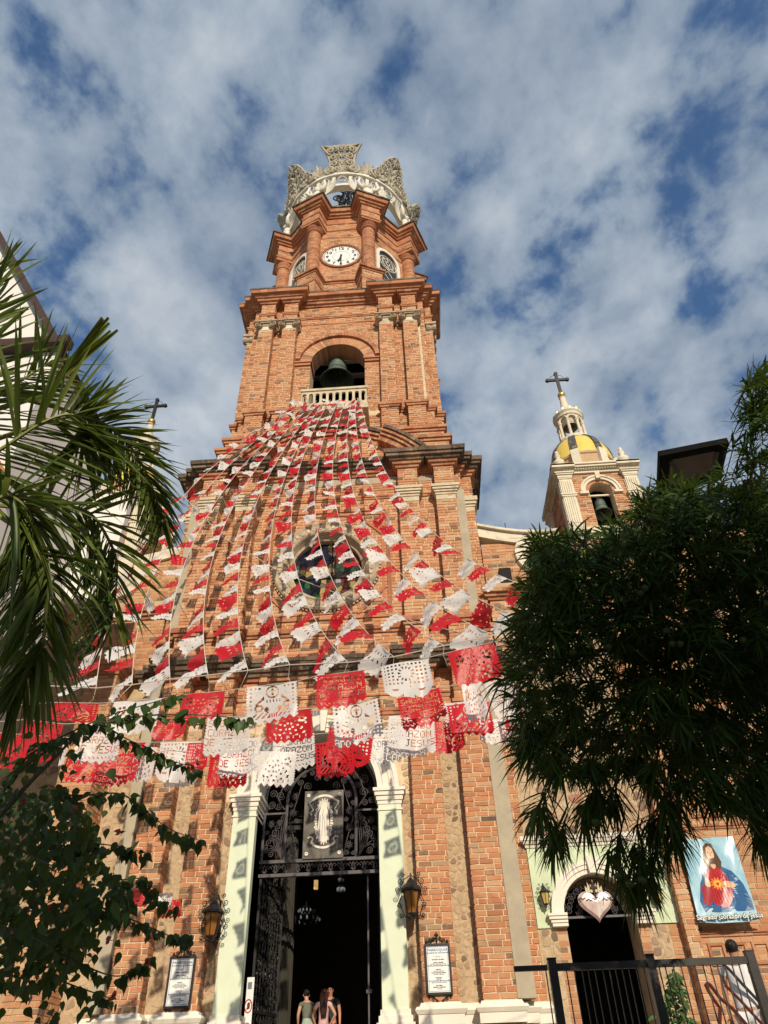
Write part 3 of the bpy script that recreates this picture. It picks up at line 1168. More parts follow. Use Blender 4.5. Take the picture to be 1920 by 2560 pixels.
def ionic(x0, x1, y, z, sides=True):
    """ionic capital: white neck, volutes with their bolsters, slab"""
    b = MB()
    b.cur = 1
    b.box(x0 - 0.02, x1 + 0.02, y - 0.02, y + 0.38, z, z + 0.30)
    b.cur = 0
    b.box(x0 - 0.05, x1 + 0.05, y - 0.06, y + 0.38, z + 0.30, z + 0.44)
    b.box(x0 - 0.16, x1 + 0.16, y - 0.14, y + 0.38, z + 0.46, z + 0.54)
    b.box(x0 - 0.22, x1 + 0.22, y - 0.19, y + 0.38, z + 0.54, z + 0.62)
    for cx in (x0 - 0.02, x1 + 0.02):
        b.lathe([(0.0, 0.0), (0.19, 0.0), (0.21, 0.03), (0.21, 0.10), (0.15, 0.25), (0.21, 0.40), (0.21, 0.47)], (cx, y + 0.30, z + 0.27), 14, 'y')
        sg = 1 if cx > (x0 + x1) / 2 else -1
        b.tube([(px_, y - 0.185, pz_) for px_, pz_ in spiral(cx, z + 0.27, 0.18, 1.9, PI / 2, -sg, 22)], 0.025, 4)
    b.build('ionic_capital', [M['cantera'], M['white_old']], church)


for x0, x1 in ((-3.97, -3.29), (-2.77, -2.10), (2.10, 2.77), (3.29, 3.97)):
    ionic(x0, x1, YC - 4.75, 31.68)
for sx in (1, -1):
    for ya in (YC - 3.97, YC - 2.77):
        b = MB()
        b.box(*sorted((4.40 * sx, 4.80 * sx)), ya - 0.02, ya + 0.70, 31.68, 31.98)
        b.box(*sorted((4.40 * sx, 4.96 * sx)), ya - 0.20, ya + 0.88, 32.14, 32.30)
        for yy in (ya, ya + 0.67):
            b.lathe([(0.0, 0.0), (0.20, 0.0), (0.21, 0.1), (0.15, 0.25), (0.21, 0.4), (0.2, 0.5), (0, 0.5)], (4.45 * sx if sx > 0 else 4.45 * sx - 0.5, yy, 31.95), 12, 'x')
        b.build('ionic_capital', M['cantera'], church)
# old plaster strips down the belfry corners
for sx in (1, -1):
    b = MB()
    b.box(*sorted((3.99 * sx, 4.12 * sx)), YB - 0.05, YB + 0.02, 25.64, 31.6)
    b.build('cement_strip', M['cantera_light'], church)

# balcony with its pierced balustrade
bal = MB()
x0, x1, y0, z0, z1 = -1.42, 1.46, 0.42, 24.85, 26.0
bal.box(x0 - 0.05, x1 + 0.05, y0 - 0.04, YB, z0 - 0.26, z0)
bal.box(x0 + 0.1, x1 - 0.1, y0 + 0.3, YB, z0 - 0.55, z0 - 0.262)
bal.box(x0 - 0.03, x1 + 0.03, y0 - 0.05, y0 + 0.16, z1 - 0.13, z1)
bal.box(x0, x1, y0, y0 + 0.11, z0 + 0.002, z0 + 0.14)


def pierced(mb, n, xa, xb, za, zb, f):
    """a slab with a row of upright oval openings"""
    st = (xb - xa) / n
    for i in range(n):
        cx = xa + st * (i + 0.5)
        w = st * 0.31
        hs = []
        for k in range(13):
            a = PI * k / 12
            hs.append((cx - w * math.cos(a), zb - 0.14 - w + w * math.sin(a)))
        lo = [(x, za + 0.10 + w - (z - (zb - 0.14 - w))) for x, z in hs]
        top = [(xa + st * i + st * k / 12, zb) for k in range(13)]
        bot = [(x, za) for x, _ in top]
        for k in range(12):
            mb.prism([hs[k], hs[k + 1], top[k + 1], top[k]], 0.0, 0.1, f)
            mb.prism([bot[k], bot[k + 1], lo[k + 1], lo[k]], 0.0, 0.1, f)
        mb.prism([lo[0], hs[0], (xa + st * i, zb), (xa + st * i, za)], 0.0, 0.1, f)
        mb.prism([hs[12], lo[12], (xa + st * (i + 1), za), (xa + st * (i + 1), zb)], 0.0, 0.1, f)


pierced(bal, 10, x0, x1, z0 + 0.14, z1 - 0.13, lambda x, y, z: (x, y0 + 0.005 + y, z))
pierced(bal, 4, y0 + 0.11, YB, z0 + 0.02, z1 - 0.13, lambda x, y, z: (x0 + y, x, z))
pierced(bal, 4, y0 + 0.11, YB, z0 + 0.02, z1 - 0.13, lambda x, y, z: (x1 - 0.1 + y, x, z))
bal.build('balcony', M['cantera_light'], church, kind='stuff')

# ------------------------------------------------------------------ clock stage: an octagon with a column at each corner
YO = 5.55
AP, RC = 3.72, 4.25


def octo(a, rout):
    """octagon whose corners carry projecting blocks of half width a reaching out to rout"""
    pts = []
    for k in range(8):
        th = -PI / 2 - PI / 8 + k * PI / 4
        rd, tg = Vector((math.cos(th), math.sin(th))), Vector((-math.sin(th), math.cos(th)))
        r_in = (AP - a * math.sin(PI / 8)) / math.cos(PI / 8)
        for rr, s in ((r_in, -a), (rout, -a), (rout, a), (r_in, a)):
            p = rd * rr + tg * s
            pts.append((p.x, p.y + YO))
    return pts


OCT = [(AP / math.cos(PI / 8) * math.cos(-PI / 2 - PI / 8 + k * PI / 4), YO + AP / math.cos(PI / 8) * math.sin(-PI / 2 - PI / 8 + k * PI / 4)) for k in range(8)]
OB = octo(0.56, RC + 0.46)
ov = [i for i in range(32) if i // 4 in (0, 1, 2, 6, 7)] + [12, 13, 14, 15]
of = [0, 1, 2, 7, 6]                           # wall faces that can be seen
wb = MB()
shell(wb, OCT, 34.5, 44.6, range(8), False)
shell(wb, OB, 34.5, 36.7, range(32), True)
shell(wb, OB, 42.0, 44.7, range(32), True)
wb.add([(*p, 42.0) for p in OB], [tuple(range(31, -1, -1))])
wb.build('wall', M['mortar'], church)
courses(bricks, OB, 34.6, 35.62, ov)
mould(trim, OB, [(35.62, 35.72, 0.05, 0.08), (35.72, 35.82, 0.04, 0.02)], ov)
courses(bricks, OB, 35.84, 36.45, ov)
mould(trim, OB, [(36.45, 36.56, 0.06, 0.10), (36.56, 36.68, 0.17, 0.19), (36.68, 36.76, 0.12, 0.06)], ov)


def clock_hole(e, z):
    if e == 0 and abs(z - 39.26) < 1.2:
        w_ = math.sqrt(1.2 ** 2 - (z - 39.26) ** 2)
        return (-w_, w_)


courses(bricks, OCT, 36.76, 41.3, [0], hole=clock_hole)
mould(trim, OCT, [(41.3, 41.38, 0.03, 0.05)], of)
courses(bricks, OCT, 41.4, 42.1, of)
mould(trim, OCT, [(42.1, 42.2, 0.06, 0.08)], of)
mould(trim, OB, [(42.02, 42.12, 0.02, 0.05), (42.12, 42.22, 0.08, 0.10)], ov)
courses(bricks, OB, 42.24, 42.9, ov)
mould(trim, OB, [(42.9, 43.0, 0.06, 0.08), (43.0, 43.1, 0.03, 0.03), (43.1, 43.6, 0.01, 0.01), (43.6, 43.72, 0.10, 0.16), (43.72, 43.86, 0.24, 0.30), (43.86, 44.1, 0.40, 0.48)], ov)
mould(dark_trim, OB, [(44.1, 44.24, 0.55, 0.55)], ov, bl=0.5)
b = MB()
b.add([(*p, 44.2) for p in offs(OB, 0.4)], [tuple(range(32))])
b.build('stage_roof', M['mortar'], church)

# diagonal faces: wall with an arched window each
for k, face in ((1, R(-45)), (7, R(225)), (2, R(0)), (6, R(180))):
    ca, sa = math.cos(face), math.sin(face)

    def fm(u, y, z, ca=ca, sa=sa):
        # u along the face (to the right seen from outside), y into the wall
        return (ca * (AP - y) - sa * u, YO + sa * (AP - y) + ca * u, z)
    w_, zs_, zb_ = 0.72, 40.3, 37.2
    L = AP * math.tan(PI / 8)
    pl = [(-L, 36.76), (L, 36.76)]
    n_ = 34
    for i in range(n_):
        za, zb2 = 36.78 + i * 0.1335, 36.78 + (i + 1) * 0.1335 - 0.02
        z_ = (za + zb2) / 2
        hw_ = 0.0
        if zb_ - 0.05 < z_ < zs_:
            hw_ = w_ + 0.2
        elif zs_ <= z_ < zs_ + w_ + 0.2:
            hw_ = math.sqrt((w_ + 0.2) ** 2 - (z_ - zs_) ** 2)
        for a_, c_ in ((-L, -hw_), (hw_, L)):
            t_ = a_ - U(0, 0.3)
            while t_ < c_:
                ln = 0.42 * U(0.7, 1.2)
                s_, f_ = max(t_, a_), min(t_ + ln - 0.02, c_)
                if f_ - s_ > 0.04:
                    o_ = -0.012 - U(-0.006, 0.006)
                    bricks.hexa([fm(s_, o_, za), fm(f_, o_, za), fm(f_, 0.02, za), fm(s_, 0.02, za), fm(s_, o_, zb2), fm(f_, o_, zb2), fm(f_, 0.02, zb2), fm(s_, 0.02, zb2)], back=False)
                t_ += ln
    # white frame
    fr = MB()
    ring_blocks(fr, 0, zs_, -0.10, 0.02, w_ - 0.02, w_ + 0.2, 0, PI, 12, 0, 0, fm, back=True)
    for sx in (1, -1):
        xs = sorted((sx * (w_ - 0.02), sx * (w_ + 0.2)))
        fr.hexa([fm(xs[0], -0.10, zb_), fm(xs[1], -0.10, zb_), fm(xs[1], 0.02, zb_), fm(xs[0], 0.02, zb_), fm(xs[0], -0.10, zs_), fm(xs[1], -0.10, zs_), fm(xs[1], 0.02, zs_), fm(xs[0], 0.02, zs_)])
    wo = fr.build('arched_window', M['white_paint'], church)
    pn = MB()
    arc = [(w_ * math.cos(PI * i / 16), zs_ + w_ * math.sin(PI * i / 16)) for i in range(17)]
    pn.prism(([(-w_, zb_), (w_, zb_)] + arc)[::-1], -0.015, 0.01, fm)
    pn.build('pane', M['glass_dark'], wo)
    tr = MB()
    c2 = 39.9
    for rr in (0.14, 0.42, 0.66):
        tr.tube([fm(rr * math.cos(2 * PI * i / 20), -0.035, c2 + rr * math.sin(2 * PI * i / 20)) for i in range(20)], 0.025, 4, closed=True)
    for i in range(8):
        a = 2 * PI * i / 8
        tr.tube([fm(0.14 * math.cos(a), -0.035, c2 + 0.14 * math.sin(a)), fm(0.66 * math.cos(a), -0.035, c2 + 0.66 * math.sin(a))], 0.02, 4)
        tr.tube([fm(0.54 * math.cos(a + 0.39) + 0.11 * math.cos(2 * PI * q / 8), -0.035, c2 + 0.54 * math.sin(a + 0.39) + 0.11 * math.sin(2 * PI * q / 8)) for q in range(8)], 0.015, 4, closed=True)
    for q in ((-0.6, 38.9, 0.0, 38.3), (0.6, 38.9, 0.0, 38.3), (-0.6, 38.2, 0.0, 39.1), (0.6, 38.2, 0.0, 39.1), (-0.6, 38.0, 0.6, 38.0)):
        tr.tube([fm(q[0], -0.035, q[1]), fm(q[2], -0.035, q[3])], 0.02, 4)
    tr.build('tracery', M['white_paint'], wo, kind='stuff')

# columns
for k in (0, 1, 7, 2):
    th = -PI / 2 - PI / 8 + k * PI / 4
    cx, cy = RC * math.cos(th) * 0.985, YO + RC * math.sin(th) * 0.985
    cb_ = MB()
    n_ = 36
    for i in range(n_):
        za, zb2 = 37.0 + i * 0.125, 37.0 + (i + 1) * 0.125 - 0.014
        ph = U(0, 1)
        for q in range(9):
            a0, a1 = 2 * PI * (q + ph) / 9 + 0.02, 2 * PI * (q + 1 + ph) / 9 - 0.02
            rr = 0.385 + U(-0.006, 0.006)
            m_ = [a0, (a0 + a1) / 2, a1]
            V = []
            for z_ in (za, zb2):
                V += [(cx + rr * math.cos(a), cy + rr * math.sin(a), z_) for a in m_] + [(cx + 0.3 * math.cos(a), cy + 0.3 * math.sin(a), z_) for a in m_[::-1]]
            cb_.add(V, [(0, 1, 7, 6), (1, 2, 8, 7), (2, 3, 9, 8), (5, 0, 6, 11), (5, 4, 3, 2, 1, 0), (6, 7, 8, 9, 10, 11)])
    co = cb_.build('column', M['brick_trim'], church, kind='stuff')
    b = MB()
    b.lathe([(0.37, 36.9), (0.37, 41.6)], (cx, cy, 0), 16)
    b.build('column_core', M['mortar'], co)
    b = MB()
    b.lathe([(0.52, 36.74), (0.52, 36.84), (0.46, 36.9), (0.47, 36.96), (0.41, 37.01)], (cx, cy, 0), 18)
    b.lathe([(0.38, 41.45), (0.46, 41.5), (0.46, 41.58), (0.42, 41.62), (0.52, 41.76), (0.56, 41.82), (0.56, 41.9), (0, 41.9)], (cx, cy, 0), 18)
    b.build('capital', M['brick_trim'], co, kind='stuff')
    b = MB()
    rd = Vector((math.cos(th), math.sin(th), 0))
    b.obox((cx, cy, 41.96), rd, (-rd.y, rd.x, 0), (0, 0, 1), 0.6, 0.58, 0.06)
    b.build('abacus', M['brick_trim'], co)

bricks.build('brick_courses', M['brick'], church, kind='stuff')
bricks_low.build('brick_courses', M['brick_low'], church, kind='stuff')
trim.build('brick_mouldings', M['brick_trim'], church, kind='stuff')
dark_trim.build('cornice_edge', M['brick_mould_shade'], church, kind='stuff')
stones.build('rubble_stones', M['stone'], church, kind='stuff')

# clock
clock = thing('clock', 'round white clock with black numerals on the octagonal brick stage', 'clock', (0, YO - AP, 39.26))
b = MB()
yk = YO - AP
b.lathe([(1.22, -0.05), (1.22, 0.10), (1.16, 0.14), (1.08, 0.10), (1.06, 0.02)], (0, yk, 39.26), 48, 'y')
b.build('rim', M['brick_trim'], clock)
b = MB()
b.lathe([(0, 0.04), (1.08, 0.04), (1.08, -0.02)], (0, yk, 39.26), 48, 'y')
b.build('dial', M['paper_print'], clock)
for i in range(1, 13):
    a = PI / 2 - 2 * PI * i / 12
    text(str(i), 0.34, (0.80 * math.cos(a), yk - 0.048, 39.26 + 0.80 * math.sin(a)), M['ink'], clock, 'numeral', off=0.012)
b = MB()
for i in range(60):
    a = 2 * PI * i / 60
    r0 = 0.96 if i % 5 else 0.93
    b.bar((r0 * math.cos(a), yk - 0.047, 39.26 + r0 * math.sin(a)), (1.03 * math.cos(a), yk - 0.047, 39.26 + 1.03 * math.sin(a)), 0.02 if i % 5 else 0.04, 0.012)
b.build('minute_marks', M['ink'], clock, kind='stuff')
b = MB()
b.tube([(0.5 * math.cos(2 * PI * i / 40), yk - 0.045, 39.26 + 0.5 * math.sin(2 * PI * i / 40)) for i in range(40)], 0.008, 4, closed=True)
b.build('inner_circle', M['ink_grey'], clock)
b = MB()
b.prism([(-0.05, 39.40), (0.05, 39.40), (0.03, 38.50), (0.0, 38.40), (-0.03, 38.50)], yk - 0.085, yk - 0.075)
b.build('minute_hand', M['ink'], clock)
b = MB()
a = math.atan2(-0.62, -0.16)
c_, s_ = math.cos(a), math.sin(a)
b.prism([(-s_ * q + c_ * p_, 39.26 + c_ * q + s_ * p_) for p_, q in ((-0.12, -0.05), (0.35, -0.04), (0.45, -0.10), (0.66, 0.0), (0.45, 0.10), (0.35, 0.04), (-0.12, 0.05))], yk - 0.068, yk - 0.058)
b.build('hour_hand', M['ink'], clock)


# bells
def bell(name, label, c, h, r, group=None):
    t = thing(name, label, 'bell', c, group)
    b = MB()
    b.lathe([(0.02, h), (0.16 * r, h * 0.99), (0.42 * r, h * 0.95), (0.50 * r, h * 0.86), (0.53 * r, h * 0.70), (0.56 * r, h * 0.52), (0.62 * r, h * 0.32), (0.75 * r, h * 0.14), (0.94 * r, h * 0.03), (1.0 * r, 0.0),
             (0.93 * r, 0.0), (0.72 * r, h * 0.12), (0.56 * r, h * 0.30), (0.48 * r, h * 0.6), (0.40 * r, h * 0.88), (0, h * 0.90)], c, 32)
    b.build('bell_body', M['bronze'], t, smooth=True)
    b = MB()
    for hh, rr in ((0.80, 0.525), (0.45, 0.595), (0.10, 0.83), (0.07, 0.89)):
        b.tube([(c[0] + rr * r * math.cos(2 * PI * i / 32), c[1] + rr * r * math.sin(2 * PI * i / 32), c[2] + hh * h) for i in range(32)], 0.015 * r + 0.004, 5, closed=True)
    b.build('band', M['bronze'], t, kind='stuff')
    b = MB()
    for dx in (-0.14, -0.05, 0.05, 0.14):
        b.tube([(c[0] + dx * r, c[1], c[2] + h * 0.96), (c[0] + dx * r * 1.2, c[1], c[2] + h * 1.2), (c[0] + dx * r * 0.8, c[1], c[2] + h * 1.6)], 0.03 * r, 5)
    b.build('hanger', M['wood'], t, kind='stuff')
    b = MB()
    b.tube([(c[0], c[1], c[2] + h * 0.8), (c[0] + 0.06 * r, c[1], c[2] + h * 0.05)], 0.035 * r, 6)
    b.ball((c[0] + 0.06 * r, c[1], c[2] + h * 0.02), 0.11 * r, 8, 6)
    b.build('clapper', M['iron'], t)
    return t


bell('bell', 'big green bronze bell in the arched belfry opening above the balcony', (-0.15, YB + 1.05, 29.12), 1.5, 0.86)
# ------------------------------------------------------------------ the crown on top
crown = thing('crown', 'huge pale filigree crown with winged angels on top of the church tower', 'crown', (0, YO, 44.6))
RZ0, RZ1 = 47.45, 48.4
RI, RO_ = 3.98, 4.18


def hoop(mb, r0, r1, z0, z1, n=64):
    mb.lathe([(r0, z0), (r1, z0), (r1, z1), (r0, z1), (r0, z0)], (0, YO, 0), n)


b = MB()
hoop(b, RI - 0.34, RI + 0.08, RZ0 - 0.1, RZ0 + 0.16)
b.build('lower_hoop', M['crown_white'], crown)
b = MB()
hoop(b, RO_ - 0.16, RO_ + 0.18, RZ1 - 0.12, RZ1 + 0.16)
b.build('upper_hoop', M['crown_white'], crown)
for i in range(24):
    a = 2 * PI * (i + 0.5) / 24
    c, s = math.cos(a), math.sin(a)
    b = MB()
    b.obox(((RI + RO_) / 2 * c, YO + (RI + RO_) / 2 * s, (RZ0 + RZ1) / 2), (c, s, 0), (-s, c, 0), (0, 0, 1), 0.14, 0.11, 0.42)
    b.build('post', M['crown_white'], crown)
    a = 2 * PI * i / 24
    c, s = math.cos(a), math.sin(a)
    b = MB()

    def lz(u, v, o=0.0, c=c, s=s):
        r_ = RI + 0.1 + (v - RZ0) * 0.2 + o
        return (r_ * c - u * s, YO + r_ * s + u * c, v)
    zc = (RZ0 + RZ1) / 2
    for k in (0.8,):
        b.tube([lz(0.38 * k, zc), lz(0.18 * k, zc + 0.28 * k), lz(0, zc + 0.34 * k), lz(-0.18 * k, zc + 0.28 * k), lz(-0.38 * k, zc), lz(-0.18 * k, zc - 0.28 * k), lz(0, zc - 0.34 * k), lz(0.18 * k, zc - 0.28 * k)], 0.05, 4, closed=True)
    b.build('lozenge', M['crown_white'], crown)


def leaf_lobe(mb, f, u, v, ang, L, w):
    """a carved acanthus lobe"""
    pts = []
    n = 7
    for i in range(n + 1):
        t = i / n
        ww = w * math.sin(PI * min(1, t * 0.93 + 0.07)) ** 0.8
        cu, cv = u + math.cos(ang) * L * t, v + math.sin(ang) * L * t
        pts.append((cu - math.sin(ang) * ww, cv + math.cos(ang) * ww, cu, cv, cu + math.sin(ang) * ww, cv - math.cos(ang) * ww, 0.05 + 0.22 * t * t))
    V, F = [], []
    for p_ in pts:
        V += [f(p_[0], p_[1], p_[6]), f(p_[2], p_[3], p_[6] + 0.09), f(p_[4], p_[5], p_[6])]
    for i in range(n):
        for k in (0, 1):
            F.append((3 * i + k, 3 * i + k + 1, 3 * i + 4 + k, 3 * i + 3 + k))
    mb.add(V, F)


def palmette(kind, a, z0):
    """one carved panel of the crown standing on the hoop at angle a; leans outward"""
    c, s = math.cos(a), math.sin(a)

    def f(u, v, o=0.0):
        lean = 0.10 * v + 0.055 * v * v
        r_ = RO_ + 0.02 + lean + o - 0.05 * u * u
        k_, w_ = (0.82, 0.92) if kind == 'cartouche' else (0.88, 1.12)
        return (r_ * c - u * w_ * s, YO + r_ * s + u * w_ * c, z0 + v * k_)
    b = MB()
    tr = lambda P, r_, o=0.08: b.tube([f(x, y, o) for x, y in P], r_, 5)
    if kind == 'cartouche':
        out = [(-1.15, 0), (-1.25, 0.5), (-0.9, 0.95), (-0.85, 1.5), (-0.95, 2.0), (-1.1, 2.5), (-1.42, 3.1), (-1.0, 2.98), (-0.5, 2.85), (0, 2.9)]
    else:
        out = [(-1.35, 0), (-1.45, 0.45), (-1.05, 0.95), (-0.85, 1.3), (-0.7, 1.9), (-0.62, 2.4), (-0.45, 2.85), (-0.2, 3.15), (0, 3.25)]
    full = out + [(-x, y) for x, y in out[::-1][1:]]
    # pierced backing: strips between outline and axis with gaps
    n = len(out) - 1
    for i in range(n):
        (x0, y0), (x1, y1) = out[i], out[i + 1]
        for sg in (1, -1):
            for k in range(4):
                fa, fb = 0.04 + k * 0.25, 0.04 + k * 0.25 + 0.155
                q = [(sg * x0 * fa, y0), (sg * x0 * fb, y0), (sg * (x1 * fb + x0 * 0.04), y1 - 0.04 * (y1 - y0)), (sg * (x1 * fa + x0 * 0.04), y1 - 0.04 * (y1 - y0))]
                V = [f(x, y, 0.0) for x, y in q] + [f(x, y, -0.09) for x, y in q]
                b.add(V, [(0, 1, 2, 3), (7, 6, 5, 4), (0, 4, 5, 1), (1, 5, 6, 2), (2, 6, 7, 3), (3, 7, 4, 0)])
    tr(full, 0.11, 0.02)
    if kind == 'cartouche':
        rows = [(0.85, 0.42, 0.42, 1), (0.36, 0.42, 0.36, -1), (0.60, 1.10, 0.34, 1), (0.22, 1.22, 0.24, -1), (0.58, 1.80, 0.34, -1), (0.22, 1.85, 0.2, 1), (0.80, 2.45, 0.30, 1), (0.48, 2.62, 0.2, -1)]
    else:
        rows = [(1.05, 0.40, 0.42, 1), (0.42, 0.42, 0.40, -1), (0.86, 1.0, 0.32, 1), (0.32, 1.12, 0.30, -1), (0.58, 1.62, 0.32, 1), (0.18, 1.78, 0.2, -1), (0.46, 2.22, 0.28, 1), (0.26, 2.72, 0.2, -1)]
    for sg in (1, -1):
        for i, (u, v, r_, di) in enumerate(rows):
            P = spiral(u, v, r_, 1.7, -PI / 2, di, 20, 0.1)
            b.tube([f(sg * x, y, 0.10 + 0.10 * k_ / 20) for k_, (x, y) in enumerate(P)], 0.30 * r_, 6, taper=lambda q: 1.0 - 0.45 * q)
        for k in range(3):
            leaf_lobe(b, f, sg * 0.04, 0.6 + 0.6 * k, PI / 2 - sg * 0.5, 0.55, 0.15)
    if kind == 'cartouche':
        tr([(0.26 * math.cos(2 * PI * i / 16), 2.55 + 0.2 * math.sin(2 * PI * i / 16)) for i in range(17)], 0.06, 0.12)
        b.ball(f(0, 2.55, 0.1), 0.14, 8, 6)
    else:
        leaf_lobe(b, f, 0, 2.4, PI / 2, 0.75, 0.16)
    o = b.build('filigree_panel', M['crown'], crown, kind='stuff')


for i in range(8):
    palmette('cartouche' if i % 2 == 0 and i == 0 else 'leaf', -PI / 2 + i * PI / 4, RZ1 + 0.12)
for i in range(8):
    a = -PI / 2 + (i + 0.5) * PI / 4
    c, s = math.cos(a), math.sin(a)

    def f(u, v, o=0.0, c=c, s=s):
        r_ = RO_ + 0.05 + 0.08 * v + o
        return (r_ * c - u * s, YO + r_ * s + u * c, RZ1 + 0.12 + v)
    b = MB()
    for sg in (1, -1):
        b.tube([f(sg * x, y, 0.05) for x, y in spiral(0.46, 0.46, 0.46, 1.7, PI, 1, 18)], 0.12, 5)
        b.tube([f(sg * x, y, 0.05) for x, y in spiral(0.95, 0.36, 0.38, 1.5, 0, -1, 16)], 0.10, 5)
        leaf_lobe(b, f, 0, 0.4, PI / 2 - sg * 0.5, 0.7, 0.15)
        leaf_lobe(b, f, 0, 0.8, PI / 2 - sg * 0.9, 0.45, 0.09)
    leaf_lobe(b, f, 0, 0.3, PI / 2, 1.1, 0.2)
    b.build('finial', M['crown'], crown, kind='stuff')


b = MB()
for i in range(40):
    a = 2 * PI * i / 40
    sg = 1 if i % 2 else -1
    P = spiral(0, 0.42, 0.40, 1.7, -PI / 2, sg, 18, 0.1)
    b.tube([((RO_ + 0.12 + 0.12 * v) * math.cos(a) - u * math.sin(a), YO + (RO_ + 0.12 + 0.12 * v) * math.sin(a) + u * math.cos(a), RZ1 + 0.15 + v) for u, v in P], 0.10, 5, taper=lambda q: 1 - 0.4 * q)
b.build('scroll_rim', M['crown'], crown, kind='stuff')


def angel(a):
    """a winged figure standing on a corner of the cornice, arms and wings raised to the hoop"""
    c, s = math.cos(a), math.sin(a)
    rr, z0 = 4.28, 44.6

    def f(u, v, o=0.0):
        r_ = rr + o * 0.8
        return (r_ * c - 0.85 * u * s, YO + r_ * s + 0.85 * u * c, z0 + v * 0.66)
    b = MB()
    # robe: flattened rings
    prof = [(0.0, 0.62, 0.42), (0.4, 0.56, 0.40), (1.2, 0.44, 0.32), (1.9, 0.34, 0.26), (2.4, 0.40, 0.28), (2.75, 0.44, 0.27), (3.0, 0.36, 0.22), (3.12, 0.13, 0.13), (3.25, 0.12, 0.12)]
    n = 14
    o_ = len(b.v)
    for v, wu, wo in prof:
        for k in range(n):
            t = 2 * PI * k / n
            fold = 1 + (0.07 * math.sin(5 * t + 2 * v) if v < 2.2 else 0)
            b.v.append(f(wu * fold * math.cos(t), v, wo * fold * math.sin(t)))
    for i in range(len(prof) - 1):
        for k in range(n):
            k2 = (k + 1) % n
            b.f.append((o_ + i * n + k, o_ + i * n + k2, o_ + (i + 1) * n + k2, o_ + (i + 1) * n + k))
            b.m.append(0)
    b.ball(f(0, 3.55, 0.06), 0.22, 10, 8, 1, 1, 1.15)
    b.ball(f(0, 3.5, 0.33), 0.05, 6, 4)
    b.ball(f(0, 3.65, -0.04), 0.235, 8, 6, 1, 1, 1.0)
    for sg in (1, -1):
        b.tube([f(sg * 0.36, 2.85, 0.02), f(sg * 0.62, 3.15, 0.12), f(sg * 0.80, 3.55, 0.18), f(sg * 0.72, 4.15, 0.12), f(sg * 0.66, 4.75, 0.05)], 0.14, 7, taper=lambda t: 1.1 - 0.55 * t)
        for k in range(4):
            b.tube([f(sg * 0.66, 4.72, 0.05), f(sg * (0.60 + 0.05 * k), 4.92, 0.08 + 0.02 * k)], 0.028, 4)
    ao = b.build('angel', M['crown_white'], crown, smooth=True)
    for sg in (1, -1):
        w = MB()
        for k in range(9):
            t = k / 8
            L = 1.1 + 0.9 * math.sin(PI * (0.25 + 0.7 * t))
            au = PI / 2 - sg * (-0.35 + 1.25 * t)
            u0, v0 = sg * (0.28 + 0.42 * t), 2.5 + 0.55 * t
            P = []
            for q in range(6):
                tt = q / 5
                wd = 0.13 * math.sin(PI * (0.15 + 0.8 * tt))
                cu, cv = u0 + math.cos(au) * L * tt, v0 + math.sin(au) * L * tt
                P.append((cu, cv, wd, -0.20 - 0.02 * k + 0.3 * tt * tt))
            V, F = [], []
            for cu, cv, wd, oo in P:
                V += [f(cu - math.sin(au) * wd, cv + math.cos(au) * wd, oo), f(cu, cv, oo + 0.045), f(cu + math.sin(au) * wd, cv - math.cos(au) * wd, oo), f(cu, cv, oo - 0.045)]
            for q in range(5):
                for j in range(4):
                    j2 = (j + 1) % 4
                    F.append((4 * q + j, 4 * q + j2, 4 * q + 4 + j2, 4 * q + 4 + j))
            w.add(V, F)
        w.build('wing', M['crown_white'], ao, kind='stuff')


for k in range(8):
    angel(-PI / 2 - PI / 8 + k * PI / 4)
# iron armature inside the crown
b = MB()
for i in range(10):
    a = 2 * PI * i / 10
    b.tube([(1.3 * math.cos(a), YO + 1.3 * math.sin(a), 44.5), (1.0 * math.cos(a + 0.3), YO + 1.0 * math.sin(a + 0.3), 49.5), (0.75 * math.cos(a + 0.6), YO + 0.75 * math.sin(a + 0.6), 53.0), (0.1 * math.cos(a), YO + 0.1 * math.sin(a), 55.6)], 0.055, 5)
for z, r_ in ((46.0, 1.25), (48.0, 1.12), (50.0, 1.0), (51.5, 0.9), (53.0, 0.75), (54.2, 0.5)):
    b.tube([(r_ * math.cos(2 * PI * i / 16), YO + r_ * math.sin(2 * PI * i / 16), z) for i in range(16)], 0.05, 4, closed=True)
for k in range(8):
    a = 2 * PI * k / 8
    for z in (50.6, 52.4, 54.0):
        b.tube([(math.cos(a) * (0.8 + x), YO + math.sin(a) * (0.8 + x), z + y) for x, y in spiral(0, 0, 0.5, 1.5, k, 1, 16)], 0.06, 4)
b.build('armature', M['iron'], crown, kind='stuff')

# ------------------------------------------------------------------ portal
mb = MB()
for sx in (1, -1):
    x0, x1 = sorted((1.66 * sx, 2.28 * sx))
    p = MB()
    p.box(x0, x1, -0.25, 0.88, 3.30, 7.86)
    po = p.build('door_jamb', M['mint'], church)
    q = MB()
    for a, c, o in ((0.0, 0.10, 0.02), (0.10, 0.22, 0.05), (0.22, 0.33, 0.09), (0.33, 0.42, 0.13)):
        q.box(x0 - o, x1 + o, -0.25 - o, 0.86, 7.862 + a, 7.862 + c - 0.003)
    q.box(x0 - 0.03, x1 + 0.03, -0.28, 0.86, 7.70, 7.74)
    q.build('capital', M['white_paint'], po)
    q = MB()
    for a, c, o in ((-1.7, -0.42, 0.10), (-0.42, -0.25, 0.13), (-0.25, -0.12, 0.08), (-0.12, 0.0, 0.04)):
        q.box(x0 - o, x1 + o, -0.25 - o, 0.84, 3.30 + a, 3.30 + c - 0.002)
    q.build('base', M['white_paint'], po)
ar = MB()


def ell(a, rx, rz):
    return (rx * math.cos(a), 8.285 + rz * math.sin(a))


